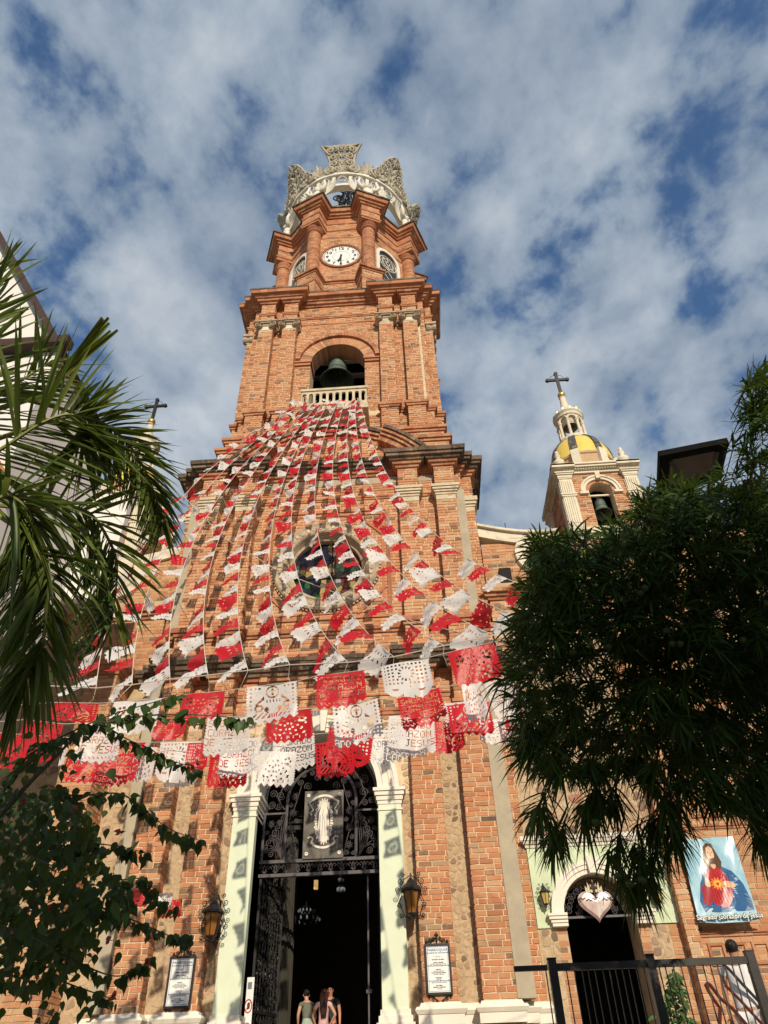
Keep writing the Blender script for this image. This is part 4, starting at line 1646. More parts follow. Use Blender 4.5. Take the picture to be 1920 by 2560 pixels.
def ell_band(mb, rx0, rz0, rx1, rz1, y0, y1, n=28):
    for i in range(n):
        a, c = PI * i / n, PI * (i + 1) / n
        P = [ell(a, rx0, rz0), ell(a, rx1, rz1), ell(c, rx1, rz1), ell(c, rx0, rz0)]
        mb.prism([P[0], P[3], P[2], P[1]][::-1], y0, y1)


ell_band(ar, 1.64, 1.70, 1.80, 1.84, -0.22, 0.86)
ell_band(ar, 1.80, 1.84, 1.98, 1.98, -0.25, 0.02)
ell_band(ar, 1.98, 1.98, 2.12, 2.08, -0.28, 0.02)
ell_band(ar, 2.12, 2.08, 2.24, 2.18, -0.31, 0.02)
ao = ar.build('portal_arch', M['white_paint'], church)
k = MB()
k.hexa([(-0.16, -0.40, 9.95), (0.16, -0.40, 9.95), (0.16, 0.02, 9.95), (-0.16, 0.02, 9.95), (-0.24, -0.44, 10.55), (0.24, -0.44, 10.55), (0.24, 0.02, 10.55), (-0.24, 0.02, 10.55)])
k.build('keystone', M['white_paint'], ao)

# ------------------------------------------------------------------ iron gate with its fanlight
gate = thing('iron_gate', 'black wrought iron gate with scrolled fanlight filling the arched church portal', 'gate', (0, 0.6, 2.3))
GY = 0.60
g = MB()
fr = MB()
arcp = lambda rx, rz, n=28, a0=0.0, a1=PI: [(rx * math.cos(a1 + (a0 - a1) * i / n), GY, 8.285 + rz * math.sin(a1 + (a0 - a1) * i / n)) for i in range(n + 1)]
fr.tube([(-1.60, GY, 6.75)] + arcp(1.60, 1.64) + [(1.60, GY, 6.75)], 0.04, 6)
fr.box(-1.64, 1.64, GY - 0.06, GY + 0.06, 6.70, 6.78)
fr.box(-1.64, 1.64, GY - 0.06, GY + 0.06, 6.36, 6.44)
inner = [(-0.98, GY, 6.78), (-0.98, GY, 8.3)] + [(0.98 * math.cos(PI - PI * i / 18), GY, 8.3 + 0.98 * math.sin(PI * i / 18)) for i in range(19)] + [(0.98, GY, 6.78)]
fr.tube(inner, 0.045, 6)
fr.bar((-1.6, GY, 8.0), (-0.98, GY, 8.0), 0.05)
fr.bar((0.98, GY, 8.0), (1.6, GY, 8.0), 0.05)
fr.bar((0, GY, 9.28), (0, GY, 9.9), 0.05)
fr.build('gate_frame', M['iron_grey'], gate)


def scrolls(mb, P, r_=0.012, y=GY):
    mb.tube([(x, y, z) for x, z in P], r_, 4)


def flower(mb, x, z, r_, y=GY - 0.02):
    for k in range(7):
        a = 2 * PI * k / 7 + 0.3
        c, s = math.cos(a), math.sin(a)
        mb.tube([(x + 0.2 * r_ * c, y, z + 0.2 * r_ * s), (x + r_ * (0.6 * c - 0.22 * s), y, z + r_ * (0.6 * s + 0.22 * c)), (x + r_ * c, y, z + r_ * s),
                 (x + r_ * (0.6 * c + 0.22 * s), y, z + r_ * (0.6 * s - 0.22 * c)), (x + 0.2 * r_ * c, y, z + 0.2 * r_ * s)], 0.009, 4)


sc = MB()
for sg in (1, -1):
    for x, z, r_ in ((1.27, 7.35, 0.13), (1.40, 7.72, 0.11), (0.78, 7.1, 0.12), (0.80, 7.55, 0.12), (0.80, 8.0, 0.12), (0.76, 8.45, 0.12), (1.16, 7.75, 0.10)):
        flower(sc, sg * x, z, r_)
    # fan of stems rising from the lower inner corner
    for k in range(7):
        t = k / 6
        x1, z1 = 1.08 + 0.45 * t, 7.9 - 0.75 * t
        P = [(1.06, 6.8), (1.08 + 0.10 * t, 7.0), (1.08 + 0.28 * t, 7.25 - 0.15 * t), (x1 - 0.05, z1 - 0.1)]
        scrolls(sc, [(sg * x, z) for x, z in P])
        scrolls(sc, [(sg * x, z) for x, z in spiral(x1 - 0.02, z1 - 0.02, 0.085, 1.4, -PI / 2, 1, 14)])
    # spandrel spirals
    for x, z, r_ in ((1.42, 8.25, 0.11), (1.22, 8.2, 0.10), (1.40, 8.55, 0.12), (1.18, 8.50, 0.13), (1.22, 8.85, 0.14), (0.98, 8.95, 0.10), (0.98, 9.2, 0.13), (0.70, 9.25, 0.10), (0.72, 9.5, 0.13), (0.42, 9.42, 0.10),
                     (0.45, 9.65, 0.11), (0.20, 9.5, 0.09), (1.02, 8.7, 0.09), (1.35, 6.95, 0.10), (1.50, 7.05, 0.07), (1.5, 7.5, 0.07), (0.55, 9.05, 0.07), (0.3, 9.1, 0.08), (0.62, 8.85, 0.10), (0.4, 8.72, 0.12), (0.15, 8.95, 0.10),
                     (0.86, 7.3, 0.07), (0.70, 7.78, 0.07), (0.88, 8.22, 0.07), (0.70, 6.9, 0.08), (0.9, 6.9, 0.06)):
        scrolls(sc, [(sg * xx, zz_) for xx, zz_ in spiral(x, z, r_, 1.8, U(0, 6), 1 if U(0, 1) > 0.5 else -1, 18)])
    scrolls(sc, [(sg * x, z) for x, z in ((1.05, 8.1), (1.25, 8.4), (1.1, 8.85), (0.85, 9.2), (0.5, 9.6), (0.15, 9.78))], 0.02)
    scrolls(sc, [(sg * x, z) for x, z in ((0.62, 6.8), (0.74, 7.3), (0.9, 7.8), (0.72, 8.3), (0.6, 8.75))], 0.014)
sc.build('scrollwork', M['iron_grey'], gate, kind='stuff')
# lattice band above the doors
la = MB()
for i in range(11):
    x = -1.5 + 3.0 * i / 10
    for sg in (1, -1):
        scrolls(la, [(x + sg * 0.0, 6.46), (x + sg * 0.07, 6.52), (x + sg * 0.02, 6.58), (x + sg * 0.09, 6.66), (x + sg * 0.14, 6.62), (x + sg * 0.10, 6.57)], 0.012)
        scrolls(la, [(x, 6.46), (x + sg * 0.04, 6.57), (x, 6.68)], 0.012)
la.build('lattice_band', M['iron_grey'], gate, kind='stuff')


def leaf(hx, ang, sg):
    """an open door leaf of dense ironwork; hinge at x = hx, swung inward by ang"""
    W, z0, z1 = 1.42, 2.34, 6.34
    dx, dy = -sg * math.cos(ang), math.sin(ang)

    def f(u, v, o=0.0):
        return (hx + dx * u - dy * o * sg, GY + dy * u - dx * o * sg, v)
    b = MB()
    for u in (0.02, W - 0.04):
        b.bar(f(u, z0), f(u, z1), 0.06)
    for v in (z0, z0 + 1.1, z1 - 0.03):
        b.bar(f(0, v), f(W, v), 0.06)
    lo = b.build('door_leaf', M['iron'], gate)
    q = MB()
    r2 = random.Random(3)
    for i in range(5):
        for j in range(16):
            u, v = 0.14 + 0.27 * i + r2.uniform(-0.03, 0.03), z0 + 0.15 + 0.25 * j + r2.uniform(-0.04, 0.04)
            q.tube([f(x, y) for x, y in spiral(u, v, 0.13, 1.6, r2.uniform(0, 6), r2.choice((1, -1)), 13)], 0.016, 4)
            if r2.random() < 0.6:
                q.tube([f(x, y, 0.02) for x, y in spiral(u + 0.1, v + 0.1, 0.08, 1.2, r2.uniform(0, 6), 1, 9)], 0.014, 4)
    for i in range(9):
        q.bar(f(0.08 + 0.155 * i, z0), f(0.08 + 0.155 * i, z1), 0.018)
    q.build('door_scrollwork', M['iron'], lo, kind='stuff')
    return lo


leaf(-1.58, R(74), -1)
lf = leaf(1.60, R(86), 1)
b = MB()
b.box(1.26, 1.30, GY + 0.1, GY + 0.16, 2.34, 6.34)
b.box(1.22, 1.36, GY + 0.08, GY + 0.12, 3.72, 3.80)
b.build('bolt_rail', M['iron_grey'], gate)

# plaque hung in the fanlight
plq = thing('plaque', 'grey metal plaque with white robed praying figure in rays, hung in the fanlight', 'plaque', (0.08, 0.5, 6.72))
PY = 0.50
b = MB()
b.box(-0.47, 0.63, PY, PY + 0.03, 6.76, 8.55)
b.build('plate', m_plain('plate', (0.11, 0.10, 0.085), 0.5, 0.4, 3.5, ((0.05, 0.045, 0.04), 0.6), 0.2, 0.4), plq)
for x, z in ((-0.36, 8.42), (0.53, 8.42), (-0.36, 6.88), (0.53, 6.88)):
    b = MB()
    b.lathe([(0.05, 0.0), (0.05, 0.03), (0.025, 0.04), (0.02, 0.01), (0, 0.01)], (x, PY, z), 12, 'y')
    b.build('rosette', M['white_paint'], plq)
cxp = 0.085


def pz(mb, pts, d=0.012):
    mb.prism([(cxp + x, 7.72 + z) for x, z in pts][::-1], PY - d, PY + 0.001)


b = MB()
for i in range(46):
    a = 2 * PI * i / 46
    r0, r1 = 0.78, 1.0 if i % 2 else 0.92
    for k in (1,):
        c0, s0, c1, s1 = math.cos(a - 0.05), math.sin(a - 0.05), math.cos(a + 0.05), math.sin(a + 0.05)
        pz(b, [(0.235 * c0 * r0, 0.56 * s0 * r0), (0.235 * c1 * r0, 0.56 * s1 * r0), (0.27 * c1 * r1, 0.62 * s1 * r1), (0.27 * c0 * r1, 0.62 * s0 * r1)][::-1])
b.build('rays', M['white_paint'], plq, kind='stuff')
b = MB()
robe = [(-0.085, 0.36), (-0.06, 0.46), (0, 0.50), (0.06, 0.46), (0.085, 0.36), (0.13, 0.2), (0.15, 0.0), (0.16, -0.3), (0.13, -0.46), (-0.13, -0.46), (-0.16, -0.3), (-0.15, 0.0), (-0.13, 0.2)]
pz(b, robe[::-1], 0.02)
b.build('robed_figure', M['white_paint'], plq)
b = MB()
for x0, z0_, x1, z1_ in ((-0.02, 0.3, -0.04, -0.42), (0.03, 0.05, 0.05, -0.42), (-0.09, 0.15, -0.11, -0.4), (0.09, 0.15, 0.11, -0.4), (-0.05, 0.18, 0.0, 0.06), (0.05, 0.18, 0.0, 0.06)):
    b.bar((cxp + x0, PY - 0.022, 7.72 + z0_), (cxp + x1, PY - 0.022, 7.72 + z1_), 0.012, 0.006)
b.lathe([(0.042, 0), (0.042, 0.004)], (cxp, PY - 0.021, 8.10), 12, 'y')
b.build('folds', M['ink_grey'], plq, kind='stuff')
b = MB()
pz(b, [(x, z) for x, z in ((-0.17, -0.42), (-0.1, -0.52), (0, -0.55), (0.1, -0.52), (0.17, -0.42), (0.1, -0.44), (0, -0.46), (-0.1, -0.44))], 0.016)
b.build('crescent', M['white_paint'], plq)
for z0_, sg in ((0.72, 1), (-0.66, -1)):
    b = MB()
    n = 16
    for i in range(n):
        a, c = R(35) + R(110) * i / n, R(35) + R(110) * (i + 1) / n
        Q = [(0.36 * math.cos(a), 0.30 * math.sin(a)), (0.43 * math.cos(a), 0.36 * math.sin(a)), (0.43 * math.cos(c), 0.36 * math.sin(c)), (0.36 * math.cos(c), 0.30 * math.sin(c))]
        pz(b, [(x, sg * (z + 0.36)) for x, z in Q][:: sg], 0.014)
    for s2 in (1, -1):
        P = [(s2 * 0.33, sg * 0.56), (s2 * 0.42, sg * 0.50), (s2 * 0.36, sg * 0.40), (s2 * 0.30, sg * 0.30), (s2 * 0.38, sg * 0.22), (s2 * 0.34, sg * 0.16)]
        if sg < 0:
            P = [(s2 * 0.33, -0.56), (s2 * 0.28, -0.47), (s2 * 0.34, -0.40), (s2 * 0.42, -0.44)]
        b.tube([(cxp + x, PY - 0.01, 7.72 + z) for x, z in P], 0.025, 5)
    b.build('ribbon', M['white_paint'], plq, kind='stuff')

# ------------------------------------------------------------------ dark nave behind the gate
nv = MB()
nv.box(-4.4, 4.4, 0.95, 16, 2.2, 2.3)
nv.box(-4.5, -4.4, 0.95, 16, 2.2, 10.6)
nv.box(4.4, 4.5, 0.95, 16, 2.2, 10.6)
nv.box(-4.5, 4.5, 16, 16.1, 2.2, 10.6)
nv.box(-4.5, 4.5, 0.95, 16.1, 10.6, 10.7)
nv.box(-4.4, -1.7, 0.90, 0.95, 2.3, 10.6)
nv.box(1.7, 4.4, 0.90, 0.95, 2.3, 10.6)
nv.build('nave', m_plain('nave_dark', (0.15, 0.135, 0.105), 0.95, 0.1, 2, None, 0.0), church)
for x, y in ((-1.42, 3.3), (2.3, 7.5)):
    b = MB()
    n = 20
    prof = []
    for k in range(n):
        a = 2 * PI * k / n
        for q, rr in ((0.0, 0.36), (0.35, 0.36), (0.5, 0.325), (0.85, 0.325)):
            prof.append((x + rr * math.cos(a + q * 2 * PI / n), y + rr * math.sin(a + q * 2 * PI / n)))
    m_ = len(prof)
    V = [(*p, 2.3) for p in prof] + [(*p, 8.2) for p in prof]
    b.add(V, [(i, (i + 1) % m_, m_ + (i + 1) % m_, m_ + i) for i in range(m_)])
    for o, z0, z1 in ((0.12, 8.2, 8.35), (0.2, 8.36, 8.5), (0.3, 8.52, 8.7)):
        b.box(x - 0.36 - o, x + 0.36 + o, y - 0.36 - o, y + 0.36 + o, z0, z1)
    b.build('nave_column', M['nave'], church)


def chandelier(c, r_, label):
    t = thing('chandelier', label, 'chandelier', c, 'chandeliers in the nave')
    b = MB()
    b.tube([c, (c[0], c[1], c[2] + 2.2)], 0.015, 4)
    for zz_, rr in ((0.0, r_), (0.25, r_ * 0.6)):
        b.tube([(c[0] + rr * math.cos(2 * PI * i / 20), c[1] + rr * math.sin(2 * PI * i / 20), c[2] + zz_) for i in range(20)], 0.02, 4, closed=True)
    b.build('ring', M['iron'], t, kind='stuff')
    b = MB()
    for i in range(14):
        a = 2 * PI * i / 14
        b.ball((c[0] + r_ * math.cos(a), c[1] + r_ * math.sin(a), c[2] - 0.09), 0.035, 6, 4, 1, 1, 1.8)
        b.ball((c[0] + r_ * 0.6 * math.cos(a), c[1] + r_ * 0.6 * math.sin(a), c[2] + 0.16), 0.03, 6, 4, 1, 1, 1.8)
    b.build('crystals', M['ink_grey'], t, kind='stuff')


chandelier(tuple(at(852, 2216, Y=2.6)), 0.10, 'small crystal chandelier seen at the top of the open doorway')
chandelier(tuple(at(765, 2292, Y=6.0)), 0.45, 'wide dark chandelier hanging in the nave beyond the door')
hl = thing('hanging_lamp', 'lit yellow square lamp glowing in the dark nave above the door opening', 'lamp', tuple(at(790, 2212, Y=5.0)))
c = at(790, 2212, Y=5.0)
b = MB()
b.box(c[0] - 0.06, c[0] + 0.06, c[1] - 0.06, c[1] + 0.06, c[2] - 0.13, c[2] + 0.13)
t = MT('lamp_glow', 0.5).color((0.8, 0.5, 0.15))
t.b.inputs['Emission Color'].default_value = (1.0, 0.62, 0.2, 1)
t.b.inputs['Emission Strength'].default_value = 0.5
b.build('shade', t.mat, hl)
b = MB()
b.tube([(c[0], c[1], c[2] + 0.13), (c[0], c[1], 10.6)], 0.01, 4)
b.build('cord', M['iron'], hl)

# ------------------------------------------------------------------ wall lanterns
def lantern(x, y, z, h, label, group, yw, glow=False):
    """hexagonal-hooded wall lantern; (x, y, z) is the middle of the glass body, yw the wall"""
    k = h / 0.62
    t = thing('wall_lantern', label, 'lantern', (x, yw, z), group)
    b = MB()
    n = 6

    def ring(r_, zz_):
        return [(x + r_ * k * math.cos(2 * PI * i / n + PI / 6), y + r_ * k * math.sin(2 * PI * i / n + PI / 6), z + zz_ * k) for i in range(n)]
    lv = [ring(0.30, 0.22), ring(0.28, 0.27), ring(0.12, 0.40), ring(0.10, 0.44), ring(0.03, 0.52)]
    V = [p for r_ in lv for p in r_]
    F = [tuple(range(n - 1, -1, -1))] + [(i * n + j, i * n + (j + 1) % n, (i + 1) * n + (j + 1) % n, (i + 1) * n + j) for i in range(len(lv) - 1) for j in range(n)]
    b.add(V, F)
    b.build('hood', M['black_paint'], t)
    b = MB()
    V = ring(0.205, 0.22) + ring(0.115, -0.27)
    b.add(V, [(j, n + j, n + (j + 1) % n, (j + 1) % n) for j in range(n)] + [tuple(range(n)), tuple(range(2 * n - 1, n - 1, -1))])
    gm = M['amber']
    if glow:
        if 'amber_lit' not in M:
            t_ = MT('amber_lit', 0.3).color((0.45, 0.30, 0.08))
            t_.b.inputs['Emission Color'].default_value = (1.0, 0.75, 0.25, 1)
            t_.b.inputs['Emission Strength'].default_value = 0.12
            M['amber_lit'] = t_.mat
        gm = M['amber_lit']
    b.build('glass', gm, t)
    b = MB()
    A, B_ = ring(0.22, 0.22), ring(0.125, -0.27)
    for j in range(n):
        b.bar(A[j], B_[j], 0.022 * k)
        b.bar(A[j], A[(j + 1) % n], 0.02 * k)
        b.bar(B_[j], B_[(j + 1) % n], 0.025 * k)
    b.lathe([(0.13 * k, -0.27 * k), (0.10 * k, -0.31 * k), (0.03 * k, -0.34 * k), (0.02 * k, -0.42 * k), (0, -0.44 * k)], (x, y, z), 8)
    b.build('cage', M['black_paint'], t, kind='stuff')
    b = MB()
    top = z + 0.52 * k
    b.tube([(x, y, top), (x, y, top + 0.10 * k), (x, (y + yw) / 2, top + 0.16 * k), (x, yw, top - 0.02 * k)], 0.02 * k, 5)
    b.tube([(x, yw - 0.02, z + 0.6 * k), (x, yw - 0.02, z - 0.25 * k)], 0.022 * k, 5)
    b.tube([(x, yw - 0.02, z - 0.2 * k), (x, (y + yw) / 2 - 0.02, z - 0.42 * k), (x, y, z - 0.42 * k)], 0.016 * k, 5)
    for sg in (1, -1):
        for cx_, cz_, rr in ((0.26, 0.46, 0.08), (0.34, 0.28, 0.07), (0.2, 0.62, 0.06), (0.30, -0.05, 0.07), (0.26, -0.28, 0.06)):
            b.tube([(x + sg * px_ * k, y + (0.06 if cz_ > 0 else 0.12), z + pz_ * k) for px_, pz_ in spiral(cx_, cz_, rr, 1.5, PI, 1, 12)], 0.010 * k, 4)
        b.tube([(x + sg * 0.22 * k, y + 0.1, z + 0.2 * k), (x + sg * 0.30 * k, y + 0.12, z), (x + sg * 0.18 * k, y + 0.1, z - 0.3 * k), (x, y + 0.05, z - 0.40 * k)], 0.010 * k, 4)
        b.tube([(x + sg * 0.28 * k, y, z + 0.27 * k), (x + sg * 0.18 * k, y, z + 0.48 * k), (x, y, z + 0.58 * k)], 0.010 * k, 4)
    b.build('bracket', M['black_paint'], t, kind='stuff')
    return t


lantern(2.45, -0.62, 5.42, 0.62, 'black hooded lantern with amber glass on the wall right of the portal', 'lanterns beside the portal', 0.0)
lantern(-2.42, -0.62, 5.12, 0.62, 'black hooded lantern with amber glass on the wall left of the portal', 'lanterns beside the portal', 0.0)

# ------------------------------------------------------------------ notice boards
LINES = [('PARROQUIA', 0.066, 0.90, 'ink_blue', 1.12), ('DE NUESTRA SRA. DE GUADALUPE', 0.028, 0.835, 'ink_blue', 1), ('HORARIO DE MISA', 0.030, 0.69, 'ink', 1), ('LUNES A VIERNES', 0.027, 0.625, 'ink', 1),
         ('7:30 A.M., 12:00 P.M., 7:00 P.M.', 0.026, 0.59, 'ink_grey', 1), ('TODOS LOS DIAS ROSARIO 6:30 P.M.', 0.027, 0.555, 'ink', 1), ('SABADO', 0.027, 0.475, 'ink', 1), ('7:30 A.M., 12:00 P.M.', 0.025, 0.44, 'ink_grey', 1),
         ('5:00 P.M. (ENGLISH MASS)', 0.026, 0.405, 'ink', 1), ('7:00 P.M. Y 8:00 P.M.', 0.025, 0.37, 'ink_grey', 1), ('DOMINGO', 0.027, 0.30, 'ink', 1), ('8:00 A.M.', 0.025, 0.268, 'ink_grey', 1),
         ('10:00 A.M. BILINGUE (BILINGUAL MASS)', 0.025, 0.235, 'ink_blue', 1), ('12:00 P.M., 5:00 P.M., 7:00 P.M.', 0.025, 0.20, 'ink_grey', 1), ('BAUTISMO', 0.027, 0.135, 'ink', 1), ('SABADO Y DOMINGO', 0.025, 0.10, 'ink', 1), ('11:00 A.M.', 0.024, 0.068, 'ink_grey', 1)]


def notice(x0, x1, z0, z1, label):
    y = -0.50
    t = thing('notice_board', label, 'notice board', ((x0 + x1) / 2, -0.4, z0), 'framed notice boards on the pilasters')
    f_ = 0.045
    b = MB()
    b.box(x0, x1, y, y + 0.09, z0, z0 + f_)
    b.box(x0, x1, y, y + 0.09, z1 - f_, z1)
    b.box(x0, x0 + f_, y + 0.001, y + 0.09, z0 + f_, z1 - f_)
    b.box(x1 - f_, x1, y + 0.001, y + 0.09, z0 + f_, z1 - f_)
    b.build('frame', M['black_paint'], t)
    b = MB()
    b.box(x0 + f_, x1 - f_, y + 0.03, y + 0.08, z0 + f_, z1 - f_)
    b.build('panel', M['paper_print'], t)
    W, H = x1 - x0 - 2 * f_, z1 - z0 - 2 * f_
    cx = (x0 + x1) / 2
    b = MB()
    ys = y + 0.028
    m_ = 0.022
    for a, c, d, e_ in ((m_, W - m_, m_, m_ + 0.006), (m_, W - m_, H - m_ - 0.006, H - m_), (m_, m_ + 0.006, m_ + 0.006, H - m_ - 0.006), (W - m_ - 0.006, W - m_, m_ + 0.006, H - m_ - 0.006)):
        b.box(x0 + f_ + a, x0 + f_ + c, ys - 0.002, ys + 0.004, z0 + f_ + d, z0 + f_ + e_)
    b.build('border_line', M['ink_blue'], t)
    for body, sz, v, mt, sx in LINES:
        text(body, sz * 1.15, (cx, ys - 0.002, z0 + f_ + H * v + 0.006), M[mt], t, 'lettering', sx=sx, ext=0.0015, off=0.0007)
    b = MB()
    for sg in (1, -1):
        b.tube([(cx + sg * x, ys - 0.001, z0 + f_ + H * 0.765 + z) for x, z in spiral(0.025, 0, 0.022, 1.2, PI, 1, 12)], 0.0025, 4)
        b.tube([(cx + sg * 0.04, ys, z0 + f_ + H * 0.765), (cx + sg * 0.08, ys, z0 + f_ + H * 0.77), (cx + sg * 0.12, ys, z0 + f_ + H * 0.76)], 0.002, 4)
    b.build('ornament', M['ink_grey'], t, kind='stuff')
    b = MB()
    yy = y + 0.05
    for sg in (1, -1):
        for px_, pz_, rr in ((0.24, 0.045, 0.035), (0.15, 0.07, 0.05), (0.07, 0.11, 0.04)):
            b.tube([(cx + sg * xx, yy, z1 + zz_) for xx, zz_ in spiral(px_, pz_, rr, 1.4, -PI / 2, 1, 12)], 0.008, 4)
        for px_, pz_, rr in ((0.24, -0.04, 0.03), (0.15, -0.07, 0.045), (0.06, -0.12, 0.04)):
            b.tube([(cx + sg * xx, yy, z0 + zz_) for xx, zz_ in spiral(px_, pz_, rr, 1.4, PI / 2, -1, 12)], 0.008, 4)
        b.tube([(cx + sg * 0.28, yy, z1 + 0.01), (cx + sg * 0.15, yy, z1 + 0.03), (cx, yy, z1 + 0.14)], 0.008, 4)
        b.tube([(cx + sg * 0.28, yy, z0 - 0.01), (cx + sg * 0.15, yy, z0 - 0.03), (cx, yy, z0 - 0.16)], 0.008, 4)
    b.tube([(cx, yy, z1), (cx, yy, z1 + 0.24)], 0.012, 4)
    b.tube([(cx - 0.05, yy, z1 + 0.19), (cx + 0.05, yy, z1 + 0.19)], 0.010, 4)
    b.tube([(cx - 0.04, yy, z1 + 0.15), (cx + 0.04, yy, z1 + 0.15)], 0.008, 4)
    b.build('crest', M['iron'], t, kind='stuff')
    return t


notice(2.70, 3.30, 3.52, 4.53, 'black framed white PARROQUIA notice board on the right pilaster')
notice(-3.38, -2.76, 3.45, 4.48, 'black framed white PARROQUIA notice board on the left pilaster')

# ------------------------------------------------------------------ side wings
def wing_courses(mb, x0, x1, y, z0, z1, out=0.012, hole=None):
    courses(mb, [(x0, y), (x1, y), (x1, y + 0.4), (x0, y + 0.4)], z0, z1, [0], out=out, hole=hole)


wing = thing('side_wing', 'right wing of the church with green portal, rubble wall and curved white parapet', 'building', (8.5, 0.3, 1.52))
wb, wbr, wtr = MB(), MB(), MB()
WY = 0.30
# wall with the side door
arch_panel(wb, 5.5, 9.02, 1.5, 15.2, 7.10, 0.87, 1.5, 5.15, WY, 1.0)
wb.box(9.02, 15.0, WY, WY + 0.6, 1.5, 15.2)
wb.box(5.5, 15.0, WY + 0.25, WY + 0.8, 15.2, 17.0)
wb.box(5.5, 9.02, WY + 1.0, WY + 6, 11.5, 15.2)
wb.build('wall', M['render_tan'], wing)
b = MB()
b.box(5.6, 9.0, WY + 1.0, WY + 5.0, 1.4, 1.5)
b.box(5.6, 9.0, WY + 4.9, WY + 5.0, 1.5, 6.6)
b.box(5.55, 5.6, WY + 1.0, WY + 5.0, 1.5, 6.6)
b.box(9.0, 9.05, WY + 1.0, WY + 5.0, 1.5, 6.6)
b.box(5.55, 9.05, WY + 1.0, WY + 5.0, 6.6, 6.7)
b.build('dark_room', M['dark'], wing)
st2 = MB()
BED_PARENT[0] = wing
rubble(st2, 5.56, 9.0, 7.0, 14.4, WY, 0.36, gap=0.02, h=0.02)


def side_hole(x, z):
    return not (6.2 < x < 8.0 and z < 5.2)


rubble(st2, 5.56, 6.0, 1.6, 4.86, WY, 0.27)
rubble(st2, 8.2, 8.66, 1.6, 4.86, WY, 0.27)
st2.build('stone', M['stone'], wing, kind='stuff')
wing_courses(wbr, 6.0, 6.21, WY, 1.6, 4.86)
wing_courses(wbr, 7.99, 8.2, WY, 1.6, 4.86)
wing_courses(wbr, 8.72, 9.0, WY, 1.6, 4.86)
# pilaster beside the green wall and decorated brick beyond it
wb2 = MB()
wb2.box(9.0, 9.28, WY - 0.32, WY + 0.1, 1.5, 14.6)
wb2.build('pilaster', M['mortar'], wing)
courses(wbr, [(9.0, WY - 0.32), (9.28, WY - 0.32), (9.28, WY + 0.1), (9.0, WY + 0.1)], 1.6, 14.6, [0, 1, 3])
wing_courses(wbr, 9.30, 11.6, WY, 1.6, 14.6)
for z in (4.55, 7.0, 9.2):
    mould(wtr, [(9.3, WY), (11.6, WY), (11.6, WY + 0.4), (9.3, WY + 0.4)], [(z, z + 0.06, 0.04, 0.05), (z + 0.06, z + 0.12, 0.08, 0.08)], [0])
for i in range(4):
    x = 9.5 + i * 0.52
    for z0, z1 in ((3.95, 4.42), (7.3, 7.8)):
        for a in ((x, x + 0.4, z0, z0 + 0.06), (x, x + 0.4, z1 - 0.06, z1), (x, x + 0.06, z0 + 0.06, z1 - 0.06), (x + 0.34, x + 0.4, z0 + 0.06, z1 - 0.06)):
            wtr.box(a[0], a[1], WY - 0.055, WY, a[2], a[3])
courses(wbr, [(11.6, WY - 0.3), (12.6, WY - 0.3), (12.6, WY + 0.4), (11.6, WY + 0.4)], 1.6, 14.6, [0, 3])
b = MB()
b.box(11.6, 12.6, WY - 0.3, WY + 0.2, 1.5, 14.6)
b.build('pilaster', M['mortar'], wing)
# upper part: cornice, cement band, brick parapet and curved white coping
wl_ = [(5.5, WY), (15.0, WY), (15.0, WY + 0.6), (5.5, WY + 0.6)]
mould(wtr, wl_, [(14.45, 14.55, 0.06, 0.10), (14.55, 14.66, 0.16, 0.20), (14.66, 14.8, 0.28, 0.30)], [0])
b = MB()
b.box(5.8, 7.8, WY - 0.03, WY + 0.1, 13.2, 13.75)
b.build('cement_band', M['cement'], wing)
wing_courses(wbr, 5.5, 15.0, WY + 0.25, 14.85, 17.0)
wing_courses(wbr, 5.5, 9.0, WY, 13.8, 14.4)
wing_courses(wbr, 5.5, 9.0, WY, 12.6, 13.15)
b = MB()
b.box(5.95, 6.35, WY - 0.02, WY + 0.6, 15.15, 15.75)
b.build('hole_shade_block', M['dark'], wing)  # solid block; the shade inside a square hole is put into its colour
cp = MB()
n_ = 18
for i in range(n_):
    t0, t1 = i / n_, (i + 1) / n_
    f0 = lambda t: (5.30 + 3.0 * t, 17.75 - 0.62 * math.sin(PI * min(1, t * 1.15) * 0.5) + 0.14 * t)
    (xa, za), (xb, zb_) = f0(t0), f0(t1)
    cp.hexa([(xa, WY + 0.12, za - 0.42), (xb, WY + 0.12, zb_ - 0.42), (xb, WY + 0.7, zb_ - 0.42), (xa, WY + 0.7, za - 0.42), (xa, WY + 0.12, za), (xb, WY + 0.12, zb_), (xb, WY + 0.7, zb_), (xa, WY + 0.7, za)])
    cp.hexa([(xa, WY + 0.0, za), (xb, WY + 0.0, zb_), (xb, WY + 0.7, zb_), (xa, WY + 0.7, za), (xa, WY + 0.0, za + 0.1), (xb, WY + 0.0, zb_ + 0.1), (xb, WY + 0.7, zb_ + 0.1), (xa, WY + 0.7, za + 0.1)])
cp.build('parapet_coping', M['white_old'], wing)
b = MB()
b.lathe([(0, 0.14), (0.62, 0.14), (0.66, 0.10), (0.92, 0.10), (0.95, 0.0), (0.95, -0.2)], (7.55, WY + 0.2, 16.45), 40, 'y')
b.build('volute', M['white_old'], wing)
b = MB()
b.tube([(6.5, WY + 0.4, 17.2), (6.5, WY + 0.4, 18.05)], 0.02, 5)
b.build('pipe', M['iron'], wing)
wbr.build('brick_courses', M['brick'], wing, kind='stuff')
wtr.build('brick_mouldings', M['brick_trim'], wing, kind='stuff')
